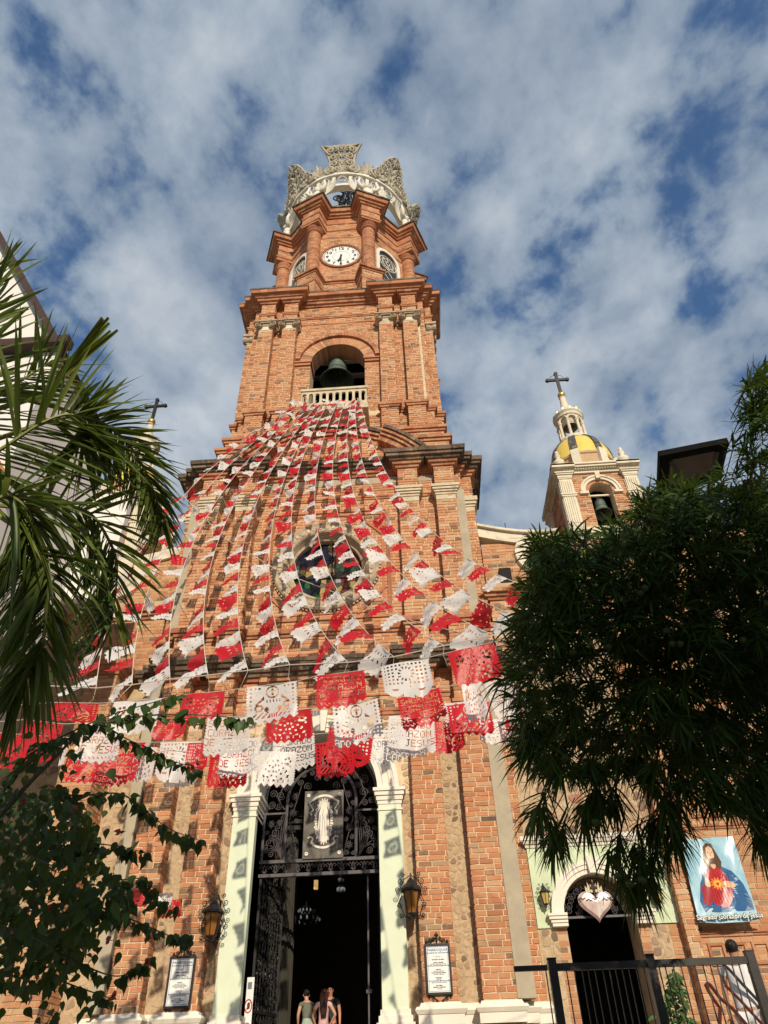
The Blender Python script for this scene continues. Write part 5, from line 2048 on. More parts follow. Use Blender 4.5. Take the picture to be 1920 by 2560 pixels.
# green portal
gp = MB()
arch_panel(gp, 5.52, 8.98, 4.88, 6.72, 7.10, 0.88, 4.88, 5.15, WY - 0.05, 0.06)
gp.box(5.52, 6.2, WY - 0.045, WY, 4.87, 4.9)
go = gp.build('green_plaster', M['green_wall'], wing)
b = MB()
mould(b, [(5.52, WY - 0.05), (9.0, WY - 0.05), (9.0, WY), (5.52, WY)], [(6.72, 6.80, 0.03, 0.05), (6.80, 6.88, 0.09, 0.13), (6.88, 6.98, 0.15, 0.16)], [0], bl=1.2, jit=0.001, zj=0.0)
b.build('green_wall_cornice', M['white_paint'], wing)
b = MB()
for r0, r1, o in ((0.89, 1.0, 0.10), (1.0, 1.10, 0.14), (1.10, 1.20, 0.17)):
    ring_blocks(b, 7.10, 5.15, WY - 0.05 - o, WY + 0.3 if r0 < 0.9 else WY, r0, r1, 0, PI, 26, 0, 0, back=True)
b.hexa([(7.0, WY - 0.30, 6.02), (7.2, WY - 0.30, 6.02), (7.2, WY, 6.02), (7.0, WY, 6.02), (6.96, WY - 0.30, 6.42), (7.24, WY - 0.30, 6.42), (7.24, WY, 6.42), (6.96, WY, 6.42)])
b.build('arch_moulding', M['white_paint'], wing)
for sx in (1, -1):
    b = MB()
    for a, c, o in ((4.88, 4.96, 0.0), (4.96, 5.03, 0.03), (5.03, 5.10, 0.07), (5.10, 5.16, 0.10)):
        xs = sorted((7.10 + sx * 0.84, 7.10 + sx * (1.22 + o)))
        b.box(xs[0], xs[1], WY - 0.18 - o, WY + 0.3, a, c - 0.002)
    b.build('impost', M['white_paint'], wing)
b = MB()
yg = WY + 0.22
b.bar((6.2, yg, 5.12), (8.0, yg, 5.12), 0.05)
b.tube([(7.10 + 0.86 * math.cos(PI * i / 16), yg, 5.15 + 0.86 * math.sin(PI * i / 16)) for i in range(17)], 0.02, 4)
for k in range(34):
    a, rr = R(10) + R(160) * (k % 17) / 16, (0.72, 0.45)[k // 17]
    sg = 1 if k % 2 else -1
    b.tube([(px_, yg, pz_) for px_, pz_ in spiral(7.10 + rr * math.cos(a), 5.15 + rr * math.sin(a), 0.10, 1.6, a, sg, 13)], 0.010, 4)
b.build('fanlight_grille', M['iron_grey'], wing, kind='stuff')
lantern(5.78, WY - 0.26, 5.50, 0.32, 'small black lantern on the green wall left of the side door arch', 'lanterns on the green wall', WY - 0.05, True)
lantern(8.55, WY - 0.26, 5.44, 0.32, 'small black lantern on the green wall right of the side door arch', 'lanterns on the green wall', WY - 0.05, True)

# heart emblem in the side arch
hs = thing('heart_sign', 'pale metal sacred heart with flames and thorn band in the side arch', 'heart sign', (7.06, WY + 0.1, 4.98))
ht = MT('heart_metal', 0.22)
ht.color(ht.mix(ht.rng(ht.noise(5, 4), 0.35, 0.65), (0.70, 0.50, 0.45), (0.86, 0.76, 0.70)))
ht.b.inputs['Metallic'].default_value = 0.35
HY = WY - 0.02
b = MB()
hp = []
for i in range(40):
    a = 2 * PI * i / 40
    x = 0.44 * (math.sin(a) ** 3)
    z = 0.40 * (0.8125 * math.cos(a) - 0.3125 * math.cos(2 * a) - 0.125 * math.cos(3 * a) - 0.0625 * math.cos(4 * a))
    hp.append((x, z + 0.36 - 0.02))
n = len(hp)
V = [(7.06 + x, HY + 0.03, 5.02 + z) for x, z in hp] + [(7.06 + x * 0.8, HY - 0.05, 5.02 + 0.36 + (z - 0.36) * 0.8) for x, z in hp] + [(7.06, HY - 0.09, 5.40)]
F = [(i, (i + 1) % n, n + (i + 1) % n, n + i) for i in range(n)] + [(n + i, n + (i + 1) % n, 2 * n) for i in range(n)]
b.add(V, [f_[::-1] for f_ in F])
b.build('heart', ht.mat, hs, smooth=False)
b = MB()
for k in range(7):
    x = -0.18 + 0.06 * k
    h_ = (0.16, 0.24, 0.2, 0.32, 0.22, 0.24, 0.15)[k]
    b.prism([(7.06 + x - 0.035, 5.62), (7.06 + x + 0.035, 5.62), (7.06 + x + 0.03, 5.62 + h_ * 0.5), (7.06 + x + 0.01 * (k - 3), 5.62 + h_), (7.06 + x - 0.03, 5.62 + h_ * 0.55)][::-1], HY - 0.02, HY + 0.02)
b.build('flames', M['cantera_light'], hs, kind='stuff')
b = MB()
b.box(7.04, 7.08, HY - 0.06, HY - 0.02, 5.50, 5.86)
b.box(6.97, 7.15, HY - 0.058, HY - 0.022, 5.70, 5.75)
b.build('cross', M['fascia'], hs)
b = MB()
for ph in (0, PI):
    b.tube([(7.06 - 0.45 + 0.9 * i / 24, HY - 0.08 + 0.02 * math.cos(i * 1.5 + ph) + 0.04 * abs(i - 12) / 12, 5.46 + 0.035 * math.sin(i * 0.9 + ph)) for i in range(25)], 0.012, 4)
b.build('thorn_band', M['iron_grey'], hs, kind='stuff')

# left wing, mostly behind the palm
lw = thing('side_wing', 'left wing of the church, brick and rubble wall behind the palm fronds', 'building', (-8, 0.3, 1.52))
wb, wbr, wtr = MB(), MB(), MB()
wb.box(-13.0, -5.5, WY, WY + 0.6, 1.5, 15.2)
wb.box(-7.1, -6.2, -0.75, WY, 1.5, 11.9)
wb.box(-13.0, -5.3, WY + 0.25, WY + 0.8, 15.2, 17.2)
wb.build('wall', M['render_tan'], lw)
courses(wbr, [(-7.1, -0.75), (-6.2, -0.75), (-6.2, 0.3), (-7.1, 0.3)], 1.6, 11.9, [0, 1])
st2 = MB()
BED_PARENT[0] = lw
rubble(st2, -9.5, -7.12, 1.6, 13.0, WY, 0.33, gap=0.02)
rubble(st2, -6.15, -5.52, 1.6, 11.6, WY, 0.3, gap=0.02)
st2.build('stone', M['stone'], lw, kind='stuff')
wing_courses(wbr, -13, -5.5, WY, 12.6, 14.4)
wing_courses(wbr, -13, -5.3, WY + 0.25, 14.85, 17.2)
wl_ = [(-13.0, WY), (-5.5, WY), (-5.5, WY + 0.6), (-13.0, WY + 0.6)]
mould(wtr, wl_, [(14.45, 14.55, 0.06, 0.10), (14.55, 14.66, 0.16, 0.20), (14.66, 14.8, 0.28, 0.30)], [0])
mould(wtr, [(-7.1, -0.75), (-6.2, -0.75), (-6.2, 0.3), (-7.1, 0.3)], [(11.9, 12.0, 0.06, 0.1), (12.0, 12.15, 0.16, 0.2), (12.15, 12.3, 0.28, 0.3)], [0, 1, 3])
wbr.build('brick_courses', M['brick'], lw, kind='stuff')
wtr.build('brick_mouldings', M['brick_trim'], lw, kind='stuff')
cp = MB()
for i in range(n_):
    t0, t1 = i / n_, (i + 1) / n_
    (xa, za), (xb, zb_) = f0(t0), f0(t1)
    cp.hexa([(-xb, WY + 0.12, zb_ - 0.42), (-xa, WY + 0.12, za - 0.42), (-xa, WY + 0.7, za - 0.42), (-xb, WY + 0.7, zb_ - 0.42), (-xb, WY + 0.12, zb_), (-xa, WY + 0.12, za), (-xa, WY + 0.7, za), (-xb, WY + 0.7, zb_)])
cp.build('parapet_coping', M['white_old'], lw)
b = MB()
b.lathe([(0, 0.14), (0.62, 0.14), (0.66, 0.10), (0.92, 0.10), (0.95, 0.0), (0.95, -0.2)], (-7.55, WY + 0.2, 16.45), 40, 'y')
b.build('volute', M['white_old'], lw)


# ------------------------------------------------------------------ the two small bell towers
def bell_tower(ox, label, blabel):
    """built about x = 0, y = 0 (its axis), then moved; every height is that of the photograph's right tower"""
    yc = 3.0
    t = thing('bell_tower', label, 'bell tower', (ox, yc, 15.5))
    P = lambda pts: [(x + ox, y + yc) for x, y in pts]
    hw = 1.42
    sq = P([(-hw, -hw), (hw, -hw), (hw, hw), (-hw, hw)])
    wb, br, wh = MB(), MB(), MB()
    shell(wb, sq, 14.5, 18.3, range(4))
    shell(wb, sq, 18.3, 21.0, (1, 2))
    arch_panel(wb, ox - hw, ox + hw, 18.3, 21.0, ox, 0.46, 18.3, 20.05, yc - hw, 0.5, 12)
    # left face with the same opening (turned a quarter)
    o_ = len(wb.v)
    arch_panel(wb, -hw, hw, 18.3, 21.0, 0, 0.46, 18.3, 20.05, -hw, 0.5, 12)
    for i in range(o_, len(wb.v)):
        x, y, z = wb.v[i]
        wb.v[i] = (ox + y, yc - x, z)
    wb.build('wall', M['mortar'], t)

    def hole(e, z):
        if e == 0:
            if z < 20.05:
                return (ox - 0.47, ox + 0.47)
            if z < 20.8:
                w_ = math.sqrt(max(0, 0.74 ** 2 - (z - 20.05) ** 2))
                return (ox - w_, ox + w_)
    courses(br, sq, 18.32, 21.0, [0, 1, 3], rh=0.11, bl=0.32, hole=hole)
    courses(br, sq, 15.6, 17.7, [0, 1, 3], rh=0.11, bl=0.32)
    br.build('brick_courses', M['brick'], t, kind='stuff')
    # corner pilasters, fluted, on pedestals
    for sx in (1, -1):
        for sy in (1, -1):
            cx, cy = ox + sx * (hw - 0.12), yc + sy * (hw - 0.12)
            q = MB()
            q.box(cx - 0.25, cx + 0.25, cy - 0.25, cy + 0.25, 18.3, 20.72)
            for k in range(5):
                for dx, dy in ((1, 0), (0, 1)):
                    u = -0.17 + 0.085 * k
                    for s2 in (1, -1):
                        if dx:
                            q.box(cx + u - 0.024, cx + u + 0.024, cy + s2 * 0.265 - 0.015, cy + s2 * 0.265 + 0.015, 18.45, 20.6)
                        else:
                            q.box(cx + s2 * 0.265 - 0.015, cx + s2 * 0.265 + 0.015, cy + u - 0.024, cy + u + 0.024, 18.45, 20.6)
            for z0, z1, o in ((20.72, 20.78, 0.03), (20.78, 20.9, 0.05), (20.9, 20.97, 0.10), (20.97, 21.03, 0.14), (19.78, 19.86, 0.05), (19.86, 19.92, 0.08)):
                q.box(cx - 0.25 - o, cx + 0.25 + o, cy - 0.25 - o, cy + 0.25 + o, z0, z1 - 0.002)
            q.box(cx - 0.30, cx + 0.30, cy - 0.30, cy + 0.30, 16.4, 17.85)
            for z0, z1, o in ((17.85, 17.95, 0.05), (17.95, 18.08, 0.12), (18.08, 18.3, 0.03)):
                q.box(cx - 0.30 - o, cx + 0.30 + o, cy - 0.30 - o, cy + 0.30 + o, z0, z1 - 0.002)
            q.build('corner_pilaster', M['white_old'], t)
    # entablature and bands
    for z0, z1, o in ((17.86, 17.96, 0.06), (17.96, 18.07, 0.14), (18.07, 18.30, 0.05), (21.03, 21.15, 0.10), (21.15, 21.22, 0.16), (21.22, 21.32, 0.28), (21.32, 21.40, 0.34)):
        wh.box(ox - hw - o, ox + hw + o, yc - hw - o, yc + hw + o, z0, z1 - 0.002)
    for k in range(24):
        u = -1.25 + 2.5 * k / 23
        wh.box(ox + u - 0.035, ox + u + 0.035, yc - hw - 0.21, yc - hw - 0.1, 21.155, 21.215)
    for sx in (1, -1):
        for sy in (1, -1):
            cx, cy = ox + sx * (hw - 0.12), yc + sy * (hw - 0.12)
            wh.box(cx - 0.46, cx + 0.46, cy - 0.46, cy + 0.46, 21.225, 21.405)
    wh.build('entablature', M['white_old'], t, kind='stuff')
    q = MB()
    ring_blocks(q, ox, 20.05, yc - hw - 0.10, yc - hw + 0.05, 0.60, 0.72, 0, PI, 18, 0, 0, back=True)
    ring_blocks(q, ox, 20.05, yc - hw - 0.14, yc - hw + 0.05, 0.72, 0.80, 0, PI, 18, 0, 0, back=True)
    q.box(ox - 0.09, ox + 0.09, yc - hw - 0.2, yc - hw, 20.63, 20.95)
    for sx in (1, -1):
        q.box(*sorted((ox + sx * 0.5, ox + sx * 0.84)), yc - hw - 0.12, yc - hw, 19.93, 20.045)
    q.build('arch_moulding', M['white_old'], t)
    q = MB()
    ring_blocks(q, ox, 20.05, yc - hw - 0.03, yc - hw + 0.3, 0.465, 0.595, 0, PI, 16, 0.012)
    q.build('voussoirs', M['brick'], t, kind='stuff')
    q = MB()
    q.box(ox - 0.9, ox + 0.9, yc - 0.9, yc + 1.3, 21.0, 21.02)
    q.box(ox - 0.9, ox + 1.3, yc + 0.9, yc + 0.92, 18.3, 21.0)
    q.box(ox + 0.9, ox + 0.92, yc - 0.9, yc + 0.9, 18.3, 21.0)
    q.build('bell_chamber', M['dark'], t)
    q = MB()
    q.box(ox - 0.6, ox + 0.6, yc - hw + 0.25, yc - hw + 0.32, 20.05, 20.12)
    q.build('beam', M['white_old'], t)
    # drum, yellow dome with ribs
    q = MB()
    q.lathe([(1.40, 21.40), (1.40, 22.3), (1.46, 22.34), (1.46, 22.44), (1.36, 22.46)], (ox, yc, 0), 8, a0=PI / 8, a1=2 * PI + PI / 8)
    q.build('drum', M['brick'], t)
    q = MB()
    dome = [(1.36 * math.cos(a) ** 0.9, 22.44 + 1.75 * math.sin(a)) for a in [R(70) * i / 10 for i in range(11)]]
    q.lathe(dome, (ox, yc, 0), 40)
    q.build('dome', M['yellow_tile'], t, smooth=True)
    for k in range(8):
        a = PI / 8 + k * PI / 4
        q = MB()
        c, s = math.cos(a), math.sin(a)
        for i in range(10):
            (r0, z0), (r1, z1) = dome[i], dome[i + 1]
            d = 0.04
            V = []
            for rr, zz_ in ((r0, z0), (r1, z1)):
                w_ = 0.10 + 0.06 * rr / 1.36
                for du, dr in ((-w_, -0.02), (-w_, d), (w_, d), (w_, -0.02)):
                    V.append((ox + c * (rr + dr) - s * du, yc + s * (rr + dr) + c * du, zz_ + (0.03 if dr > 0 else 0)))
            q.add(V, [(0, 4, 5, 1), (1, 5, 6, 2), (2, 6, 7, 3)])
        q.build('dome_rib', M['black_tile'], t)
        q = MB()
        q.obox((ox + 1.42 * c, yc + 1.42 * s, 21.95), (c, s, 0), (-s, c, 0), (0, 0, 1), 0.10, 0.17, 0.56)
        q.build('drum_pilaster', M['white_old'], t)
    # lantern with eight columns
    q = MB()
    zl = 24.1
    q.lathe([(0.72, zl - 0.1), (0.74, zl), (0.70, zl + 0.08), (0.62, zl + 0.12), (0, zl + 0.12)], (ox, yc, 0), 24)
    q.lathe([(0.48, zl + 1.45), (0.62, zl + 1.48), (0.64, zl + 1.6), (0.70, zl + 1.68), (0.70, zl + 1.76), (0.60, zl + 1.84), (0.48, zl + 2.05), (0.30, zl + 2.2), (0.28, zl + 2.32), (0.22, zl + 2.36), (0.17, zl + 2.7), (0.14, zl + 3.1), (0.17, zl + 3.16), (0, zl + 3.2)], (ox, yc, 0), 24)
    q.lathe([(0.34, zl + 1.1), (0.50, zl + 1.45)], (ox, yc, 0), 24)
    q.build('lantern', M['white_old'], t, kind='stuff')
    for k in range(8):
        a = PI / 8 + k * PI / 4
        q = MB()
        q.lathe([(0.11, zl + 0.1), (0.11, zl + 0.16), (0.075, zl + 0.2), (0.062, zl + 1.05), (0.10, zl + 1.12), (0.10, zl + 1.16)], (ox + 0.55 * math.cos(a), yc + 0.55 * math.sin(a), 0), 10)
        a2 = a + PI / 4
        pa, pb = Vector((ox + 0.55 * math.cos(a), yc + 0.55 * math.sin(a), zl + 1.16)), Vector((ox + 0.55 * math.cos(a2), yc + 0.55 * math.sin(a2), zl + 1.16))
        q.tube([pa.lerp(pb, 0.5 - 0.5 * math.cos(PI * i / 8)) + Vector((0, 0, 0.22 * math.sin(PI * i / 8) + 0.06)) for i in range(9)], 0.07, 5)
        q.build('lantern_column', M['white_old'], t)
    q = MB()
    for k in range(12):
        a = 2 * PI * k / 12
        q.ball((ox + 0.62 * math.cos(a), yc + 0.62 * math.sin(a), zl + 1.86), 0.06, 6, 4, 1, 1, 1.5)
    q.build('beading', M['gold'], t, kind='stuff')
    q = MB()
    q.ball((ox, yc, zl + 3.36), 0.19, 14, 10)
    q.build('gold_ball', M['gold'], t, smooth=True)
    q = MB()
    zb_ = zl + 3.5
    q.box(ox - 0.07, ox + 0.07, yc - 0.05, yc + 0.05, zb_, zb_ + 1.5)
    q.box(ox - 0.5, ox + 0.5, yc - 0.045, yc + 0.045, zb_ + 0.93, zb_ + 1.07)
    for sx in (1, -1):
        q.lathe([(0.0, 0.06), (0.10, 0.06), (0.10, -0.06), (0, -0.06)], (ox + sx * 0.48, yc, zb_ + 1.0), 8, 'y')
        q.tube([(ox + sx * 0.08, yc, zb_ + 1.35), (ox + sx * 0.25, yc, zb_ + 1.3), (ox + sx * 0.35, yc, zb_ + 1.1)], 0.012, 4)
    q.lathe([(0.0, 0.06), (0.10, 0.06), (0.10, -0.06), (0, -0.06)], (ox, yc, zb_ + 1.46), 8, 'y')
    q.build('cross', M['iron'], t)
    # urns on the corners
    for sx in (1, -1):
        for sy in (1, -1):
            q = MB()
            q.lathe([(0.22, 21.4), (0.22, 21.5), (0.10, 21.56), (0.22, 21.72), (0.24, 21.84), (0.12, 21.98), (0.08, 22.05), (0.14, 22.16), (0.10, 22.26), (0.05, 22.3), (0.09, 22.38), (0.06, 22.46), (0, 22.48)], (ox + sx * (hw - 0.1), yc + sy * (hw - 0.1), 0), 14)
            q.build('urn', M['white_old'], t, smooth=True)
    bell('bell', blabel, (ox + 0.02, yc - hw + 0.55, 19.35), 0.72, 0.40, 'bells of the small side towers')
    return t


bell_tower(10.62, 'small brick and white bell tower with yellow dome right of the main tower', 'small green bell hanging in the right bell tower')
bell_tower(-9.25, 'small white bell tower with yellow dome half hidden behind the palm fronds', 'small bell in the left bell tower behind the palm')

# banner with the Sacred Heart picture
bn = thing('banner', 'light blue Sagrado Corazon de Jesus banner with red and blue robed figure', 'banner', (10.1, 0.1, 4.8))
BX0, BX1, BZ0, BZ1 = 9.42, 10.78, 4.80, 6.72
BYY = -0.06


def bsurf(u, v, o=0.0):
    """the hung cloth: u across, v up, both 0..1"""
    x = BX0 + 0.08 * (v - 1) + (BX1 - BX0 + 0.06 * (1 - v)) * u
    y = BYY + 0.025 * math.sin(9 * u + 5 * v) * (0.3 + 0.7 * v) - 0.02 * math.sin(14 * u - 7 * v) - 0.05 * (1 - v)
    return (x, y - o, BZ0 + (BZ1 - BZ0) * v - 0.03 * math.sin(PI * u))


def cloth(mb, pts, o, mat=0):
    """a printed area following the cloth: polygon in (u, v) as a fan of small triangles"""
    cx = sum(p[0] for p in pts) / len(pts)
    cy = sum(p[1] for p in pts) / len(pts)
    P = []
    for i in range(len(pts)):
        a, c = pts[i], pts[(i + 1) % len(pts)]
        for k in range(3):
            P.append((a[0] + (c[0] - a[0]) * k / 3, a[1] + (c[1] - a[1]) * k / 3))
    n = len(P)
    V, F = [bsurf(cx, cy, o)], []
    rings = 5
    for r_ in range(1, rings + 1):
        for x, y in P:
            V.append(bsurf(cx + (x - cx) * r_ / rings, cy + (y - cy) * r_ / rings, o))
    for i in range(n):
        j = (i + 1) % n
        F.append((0, 1 + i, 1 + j))
        for r_ in range(rings - 1):
            F.append((1 + r_ * n + i, 1 + (r_ + 1) * n + i, 1 + (r_ + 1) * n + j, 1 + r_ * n + j))
    mb.add(V, F)


t = MT('banner_blue', 0.25)
t.color(t.mix(t.rng(t.noise(2.2, 3), 0.35, 0.65), (0.24, 0.47, 0.60), (0.44, 0.63, 0.70)))
b = MB()
N1, N2 = 22, 30
V = [bsurf(i / N1, j / N2) for j in range(N2 + 1) for i in range(N1 + 1)]
b.add(V, [(j * (N1 + 1) + i, j * (N1 + 1) + i + 1, (j + 1) * (N1 + 1) + i + 1, (j + 1) * (N1 + 1) + i) for j in range(N2) for i in range(N1)])
b.build('cloth', t.mat, bn, smooth=True)
prt = lambda nm, c: M.setdefault(nm, MT(nm, 0.3).color(c).mat)
art = [('mantle', (0.03, 0.11, 0.26), [(0.30, 0.60), (0.42, 0.66), (0.62, 0.66), (0.78, 0.58), (0.92, 0.42), (0.98, 0.24), (0.97, 0.12), (0.55, 0.12), (0.14, 0.12), (0.10, 0.24), (0.18, 0.45)], 0.004),
       ('robe', (0.42, 0.025, 0.03), [(0.36, 0.62), (0.46, 0.655), (0.58, 0.65), (0.66, 0.56), (0.72, 0.40), (0.66, 0.26), (0.56, 0.17), (0.36, 0.20), (0.22, 0.30), (0.26, 0.47)], 0.006),
       ('hair', (0.10, 0.05, 0.025), [(0.33, 0.66), (0.36, 0.80), (0.40, 0.90), (0.47, 0.945), (0.55, 0.92), (0.60, 0.82), (0.66, 0.70), (0.62, 0.62), (0.52, 0.64), (0.42, 0.62)], 0.008),
       ('face', (0.72, 0.45, 0.28), [(0.415, 0.80), (0.44, 0.88), (0.49, 0.905), (0.54, 0.87), (0.555, 0.79), (0.53, 0.73), (0.49, 0.70), (0.445, 0.735)], 0.010),
       ('beard', (0.13, 0.065, 0.03), [(0.435, 0.745), (0.455, 0.755), (0.49, 0.745), (0.525, 0.755), (0.54, 0.745), (0.52, 0.70), (0.49, 0.675), (0.455, 0.70)], 0.012),
       ('glow', (0.75, 0.22, 0.03), [(0.48 + 0.15 * math.cos(2 * PI * i / 24) * (1 if i % 2 else 0.6), 0.445 + 0.085 * math.sin(2 * PI * i / 24) * (1 if i % 2 else 0.6)) for i in range(24)], 0.009),
       ('glow_core', (0.85, 0.55, 0.10), [(0.48 + 0.08 * math.cos(2 * PI * i / 16) * (1 if i % 2 else 0.7), 0.445 + 0.046 * math.sin(2 * PI * i / 16) * (1 if i % 2 else 0.7)) for i in range(16)], 0.011),
       ('heart', (0.55, 0.03, 0.02), [(0.48, 0.415), (0.445, 0.445), (0.45, 0.462), (0.47, 0.462), (0.48, 0.452), (0.49, 0.462), (0.51, 0.462), (0.515, 0.445)], 0.013),
       ('hand', (0.70, 0.42, 0.25), [(0.25, 0.43), (0.27, 0.50), (0.29, 0.52), (0.305, 0.515), (0.33, 0.49), (0.345, 0.45), (0.34, 0.41), (0.29, 0.40)], 0.010),
       ('hand', (0.70, 0.42, 0.25), [(0.60, 0.47), (0.66, 0.475), (0.76, 0.44), (0.78, 0.40), (0.72, 0.385), (0.63, 0.40), (0.585, 0.435)], 0.010),
       ('sleeve', (0.34, 0.02, 0.03), [(0.18, 0.42), (0.27, 0.43), (0.33, 0.40), (0.34, 0.30), (0.24, 0.18), (0.16, 0.22)], 0.0075),
       ('neckline', (0.66, 0.40, 0.25), [(0.44, 0.67), (0.49, 0.69), (0.54, 0.67), (0.53, 0.64), (0.49, 0.62), (0.45, 0.64)], 0.009)]
for nm, c, pts, o in art:
    b = MB()
    cloth(b, pts, o)
    b.build(nm, prt('print_' + nm, c), bn)
b = MB()
for x, y in ((0.455, 0.825), (0.52, 0.82)):
    cloth(b, [(x - 0.016, y), (x, y + 0.007), (x + 0.016, y), (x, y - 0.006)], 0.013)
cloth(b, [(0.482, 0.82), (0.492, 0.82), (0.497, 0.775), (0.478, 0.772)], 0.0125)
cloth(b, [(0.465, 0.748), (0.49, 0.752), (0.515, 0.748), (0.49, 0.742)], 0.0135)
b.build('features', prt('print_features', (0.25, 0.12, 0.07)), bn, kind='stuff')
b = MB()
for i in range(10):
    u0 = 0.25 + 0.05 * i
    b.tube([bsurf(u0 + 0.02 * math.sin(i), 0.58 - 0.02 * (i % 3), 0.011), bsurf(u0 - 0.01, 0.4, 0.011), bsurf(u0 + 0.02, 0.22, 0.011)], 0.004, 3)
b.build('folds', prt('print_folds', (0.22, 0.012, 0.02)), bn, kind='stuff')
text('Sagrado Corazón de Jesús', 0.152, ((BX0 + BX1) / 2 - 0.03, BYY - 0.11, BZ0 + 0.09), M['ink'], bn, 'lettering', sx=0.98, off=0.014, ext=0.001)
text('Sagrado Corazón de Jesús', 0.152, ((BX0 + BX1) / 2 - 0.03, BYY - 0.118, BZ0 + 0.093), M['paper_print'], bn, 'lettering', sx=0.98, off=0.002, ext=0.001)
# ------------------------------------------------------------------ left white building
lb = thing('white_building', 'white house with brown roof edge behind the palm on the left', 'building', (-9, -8, 0))
b = MB()
b.box(-17, -5.57, -4.0, -3.75, 12.55, 16.4)
b.build('rear_wall', M['white_wall'], lb)
b = MB()
b.prism([(-17, 10.3), (-6.75, 10.3), (-6.75, 18.4), (-10.9, 25.4), (-17, 25.4)], -8.0, -4.02)
b.build('wall', M['white_wall'], lb)
b = MB()
b.hexa([(-6.74, -8.25, 18.30), (-6.50, -8.25, 18.30), (-6.50, -3.9, 18.30), (-6.74, -3.9, 18.30), (-11.44, -8.25, 26.25), (-11.2, -8.25, 26.25), (-11.2, -3.9, 26.25), (-11.44, -3.9, 26.25)])
b.build('roof_edge', M['fascia'], lb)
b = MB()
b.box(-17, -6.35, -8.35, -8.0, 18.32, 18.62)
b.build('beam', M['fascia'], lb)
b = MB()
b.hexa([(-7.9, -8.12, 14.9), (-7.6, -8.12, 14.9), (-7.6, -7.99, 14.9), (-7.9, -7.99, 14.9), (-9.0, -8.12, 16.7), (-8.7, -8.12, 16.7), (-8.7, -7.99, 16.7), (-9.0, -7.99, 16.7)])
b.hexa([(-6.75, -8.12, 13.2), (-6.45, -8.12, 13.2), (-6.45, -7.99, 13.2), (-6.75, -7.99, 13.2), (-7.9, -8.12, 14.895), (-7.6, -8.12, 14.895), (-7.6, -7.99, 14.895), (-7.9, -7.99, 14.895)])
b.build('ledge', M['orange_strip'], lb)
b = MB()
b.box(-17, -6.9, -7.9, -4.1, 8.3, 10.29)
b.build('lower_storey', M['grey_soffit'], lb)
b = MB()
b.obox((-6.35, -4.02, 16.0), (0.7071, 0, 0.7071), (0, 1, 0), (-0.7071, 0, 0.7071), 0.17, 0.02, 0.17)
b.build('tile_ornament', M['iron'], lb)

# houses across the street behind the camera: their shadow lies over the trees near the camera
for nm_, x0, x1, h, lab, wm in (('townhouse', 8.1, 24, 15.2, 'tall cream townhouse across the street facing the church', 'white_wall'), ('townhouse', 3.6, 8.0, 14.2, 'narrow lower townhouse across the street facing the church', 'green_wall')):
    t = thing(nm_, lab, 'house', ((x0 + x1) / 2, -42, 0))
    b = MB()
    b.box(x0, x1, -46, -38, 0, h)
    b.build('wall', M[wm], t)
    b = MB()
    b.box(x0 - 0.2, x1 + 0.2, -46.2, -37.8, h, h + 0.15)
    b.build('cornice', M['cement'], t)
    nx = max(1, int((x1 - x0) / 2.6))
    for i in range(nx):
        for j in range(4):
            cx, cz = x0 + (i + 0.5) * (x1 - x0) / nx, 2.0 + j * 3.5
            b = MB()
            b.box(cx - 0.65, cx + 0.65, -38.0, -37.93, cz - 0.9, cz + 0.9)
            w_ = b.build('window', M['wood'], t)
            b = MB()
            b.box(cx - 0.52, cx + 0.52, -37.94, -37.915, cz - 0.77, cz + 0.77)
            b.build('pane', M['glass_dark'], w_)

# ------------------------------------------------------------------ people
def skinned(name, P, E, mat, parent, sub=2):
    me = bpy.data.meshes.new(name)
    bm = bmesh.new()
    lay = bm.verts.layers.skin.verify()
    vv = {}
    org = Vector(ORIG.get(parent.name, (0, 0, 0)))
    first = True
    for k, (p, r_) in P.items():
        v = bm.verts.new(Vector(p))
        v[lay].radius = r_ if isinstance(r_, tuple) else (r_, r_)
        if first:
            v[lay].use_root = True
            first = False
        vv[k] = v
    for a, c in E:
        bm.edges.new((vv[a], vv[c]))
    bm.to_mesh(me)
    bm.free()
    me.materials.append(mat)
    o = bpy.data.objects.new(name, me)
    COL.objects.link(o)
    o.parent = parent
    m = o.modifiers.new('skin', 'SKIN')
    m.use_smooth_shade = True
    s = o.modifiers.new('sub', 'SUBSURF')
    s.levels = s.render_levels = sub
    ORIG[o.name] = tuple(org)
    return o


SKIN = m_plain('skin', (0.52, 0.28, 0.18), 0.5, 0.05, 8, None, 0.0)
SKIN2 = m_plain('skin_tan', (0.40, 0.21, 0.13), 0.5, 0.05, 8, None, 0.0)


def cloth_m(nm, c):
    return M.setdefault('cloth_' + nm, m_plain('cloth_' + nm, c, 0.85, 0.12, 14, None, 0.3))


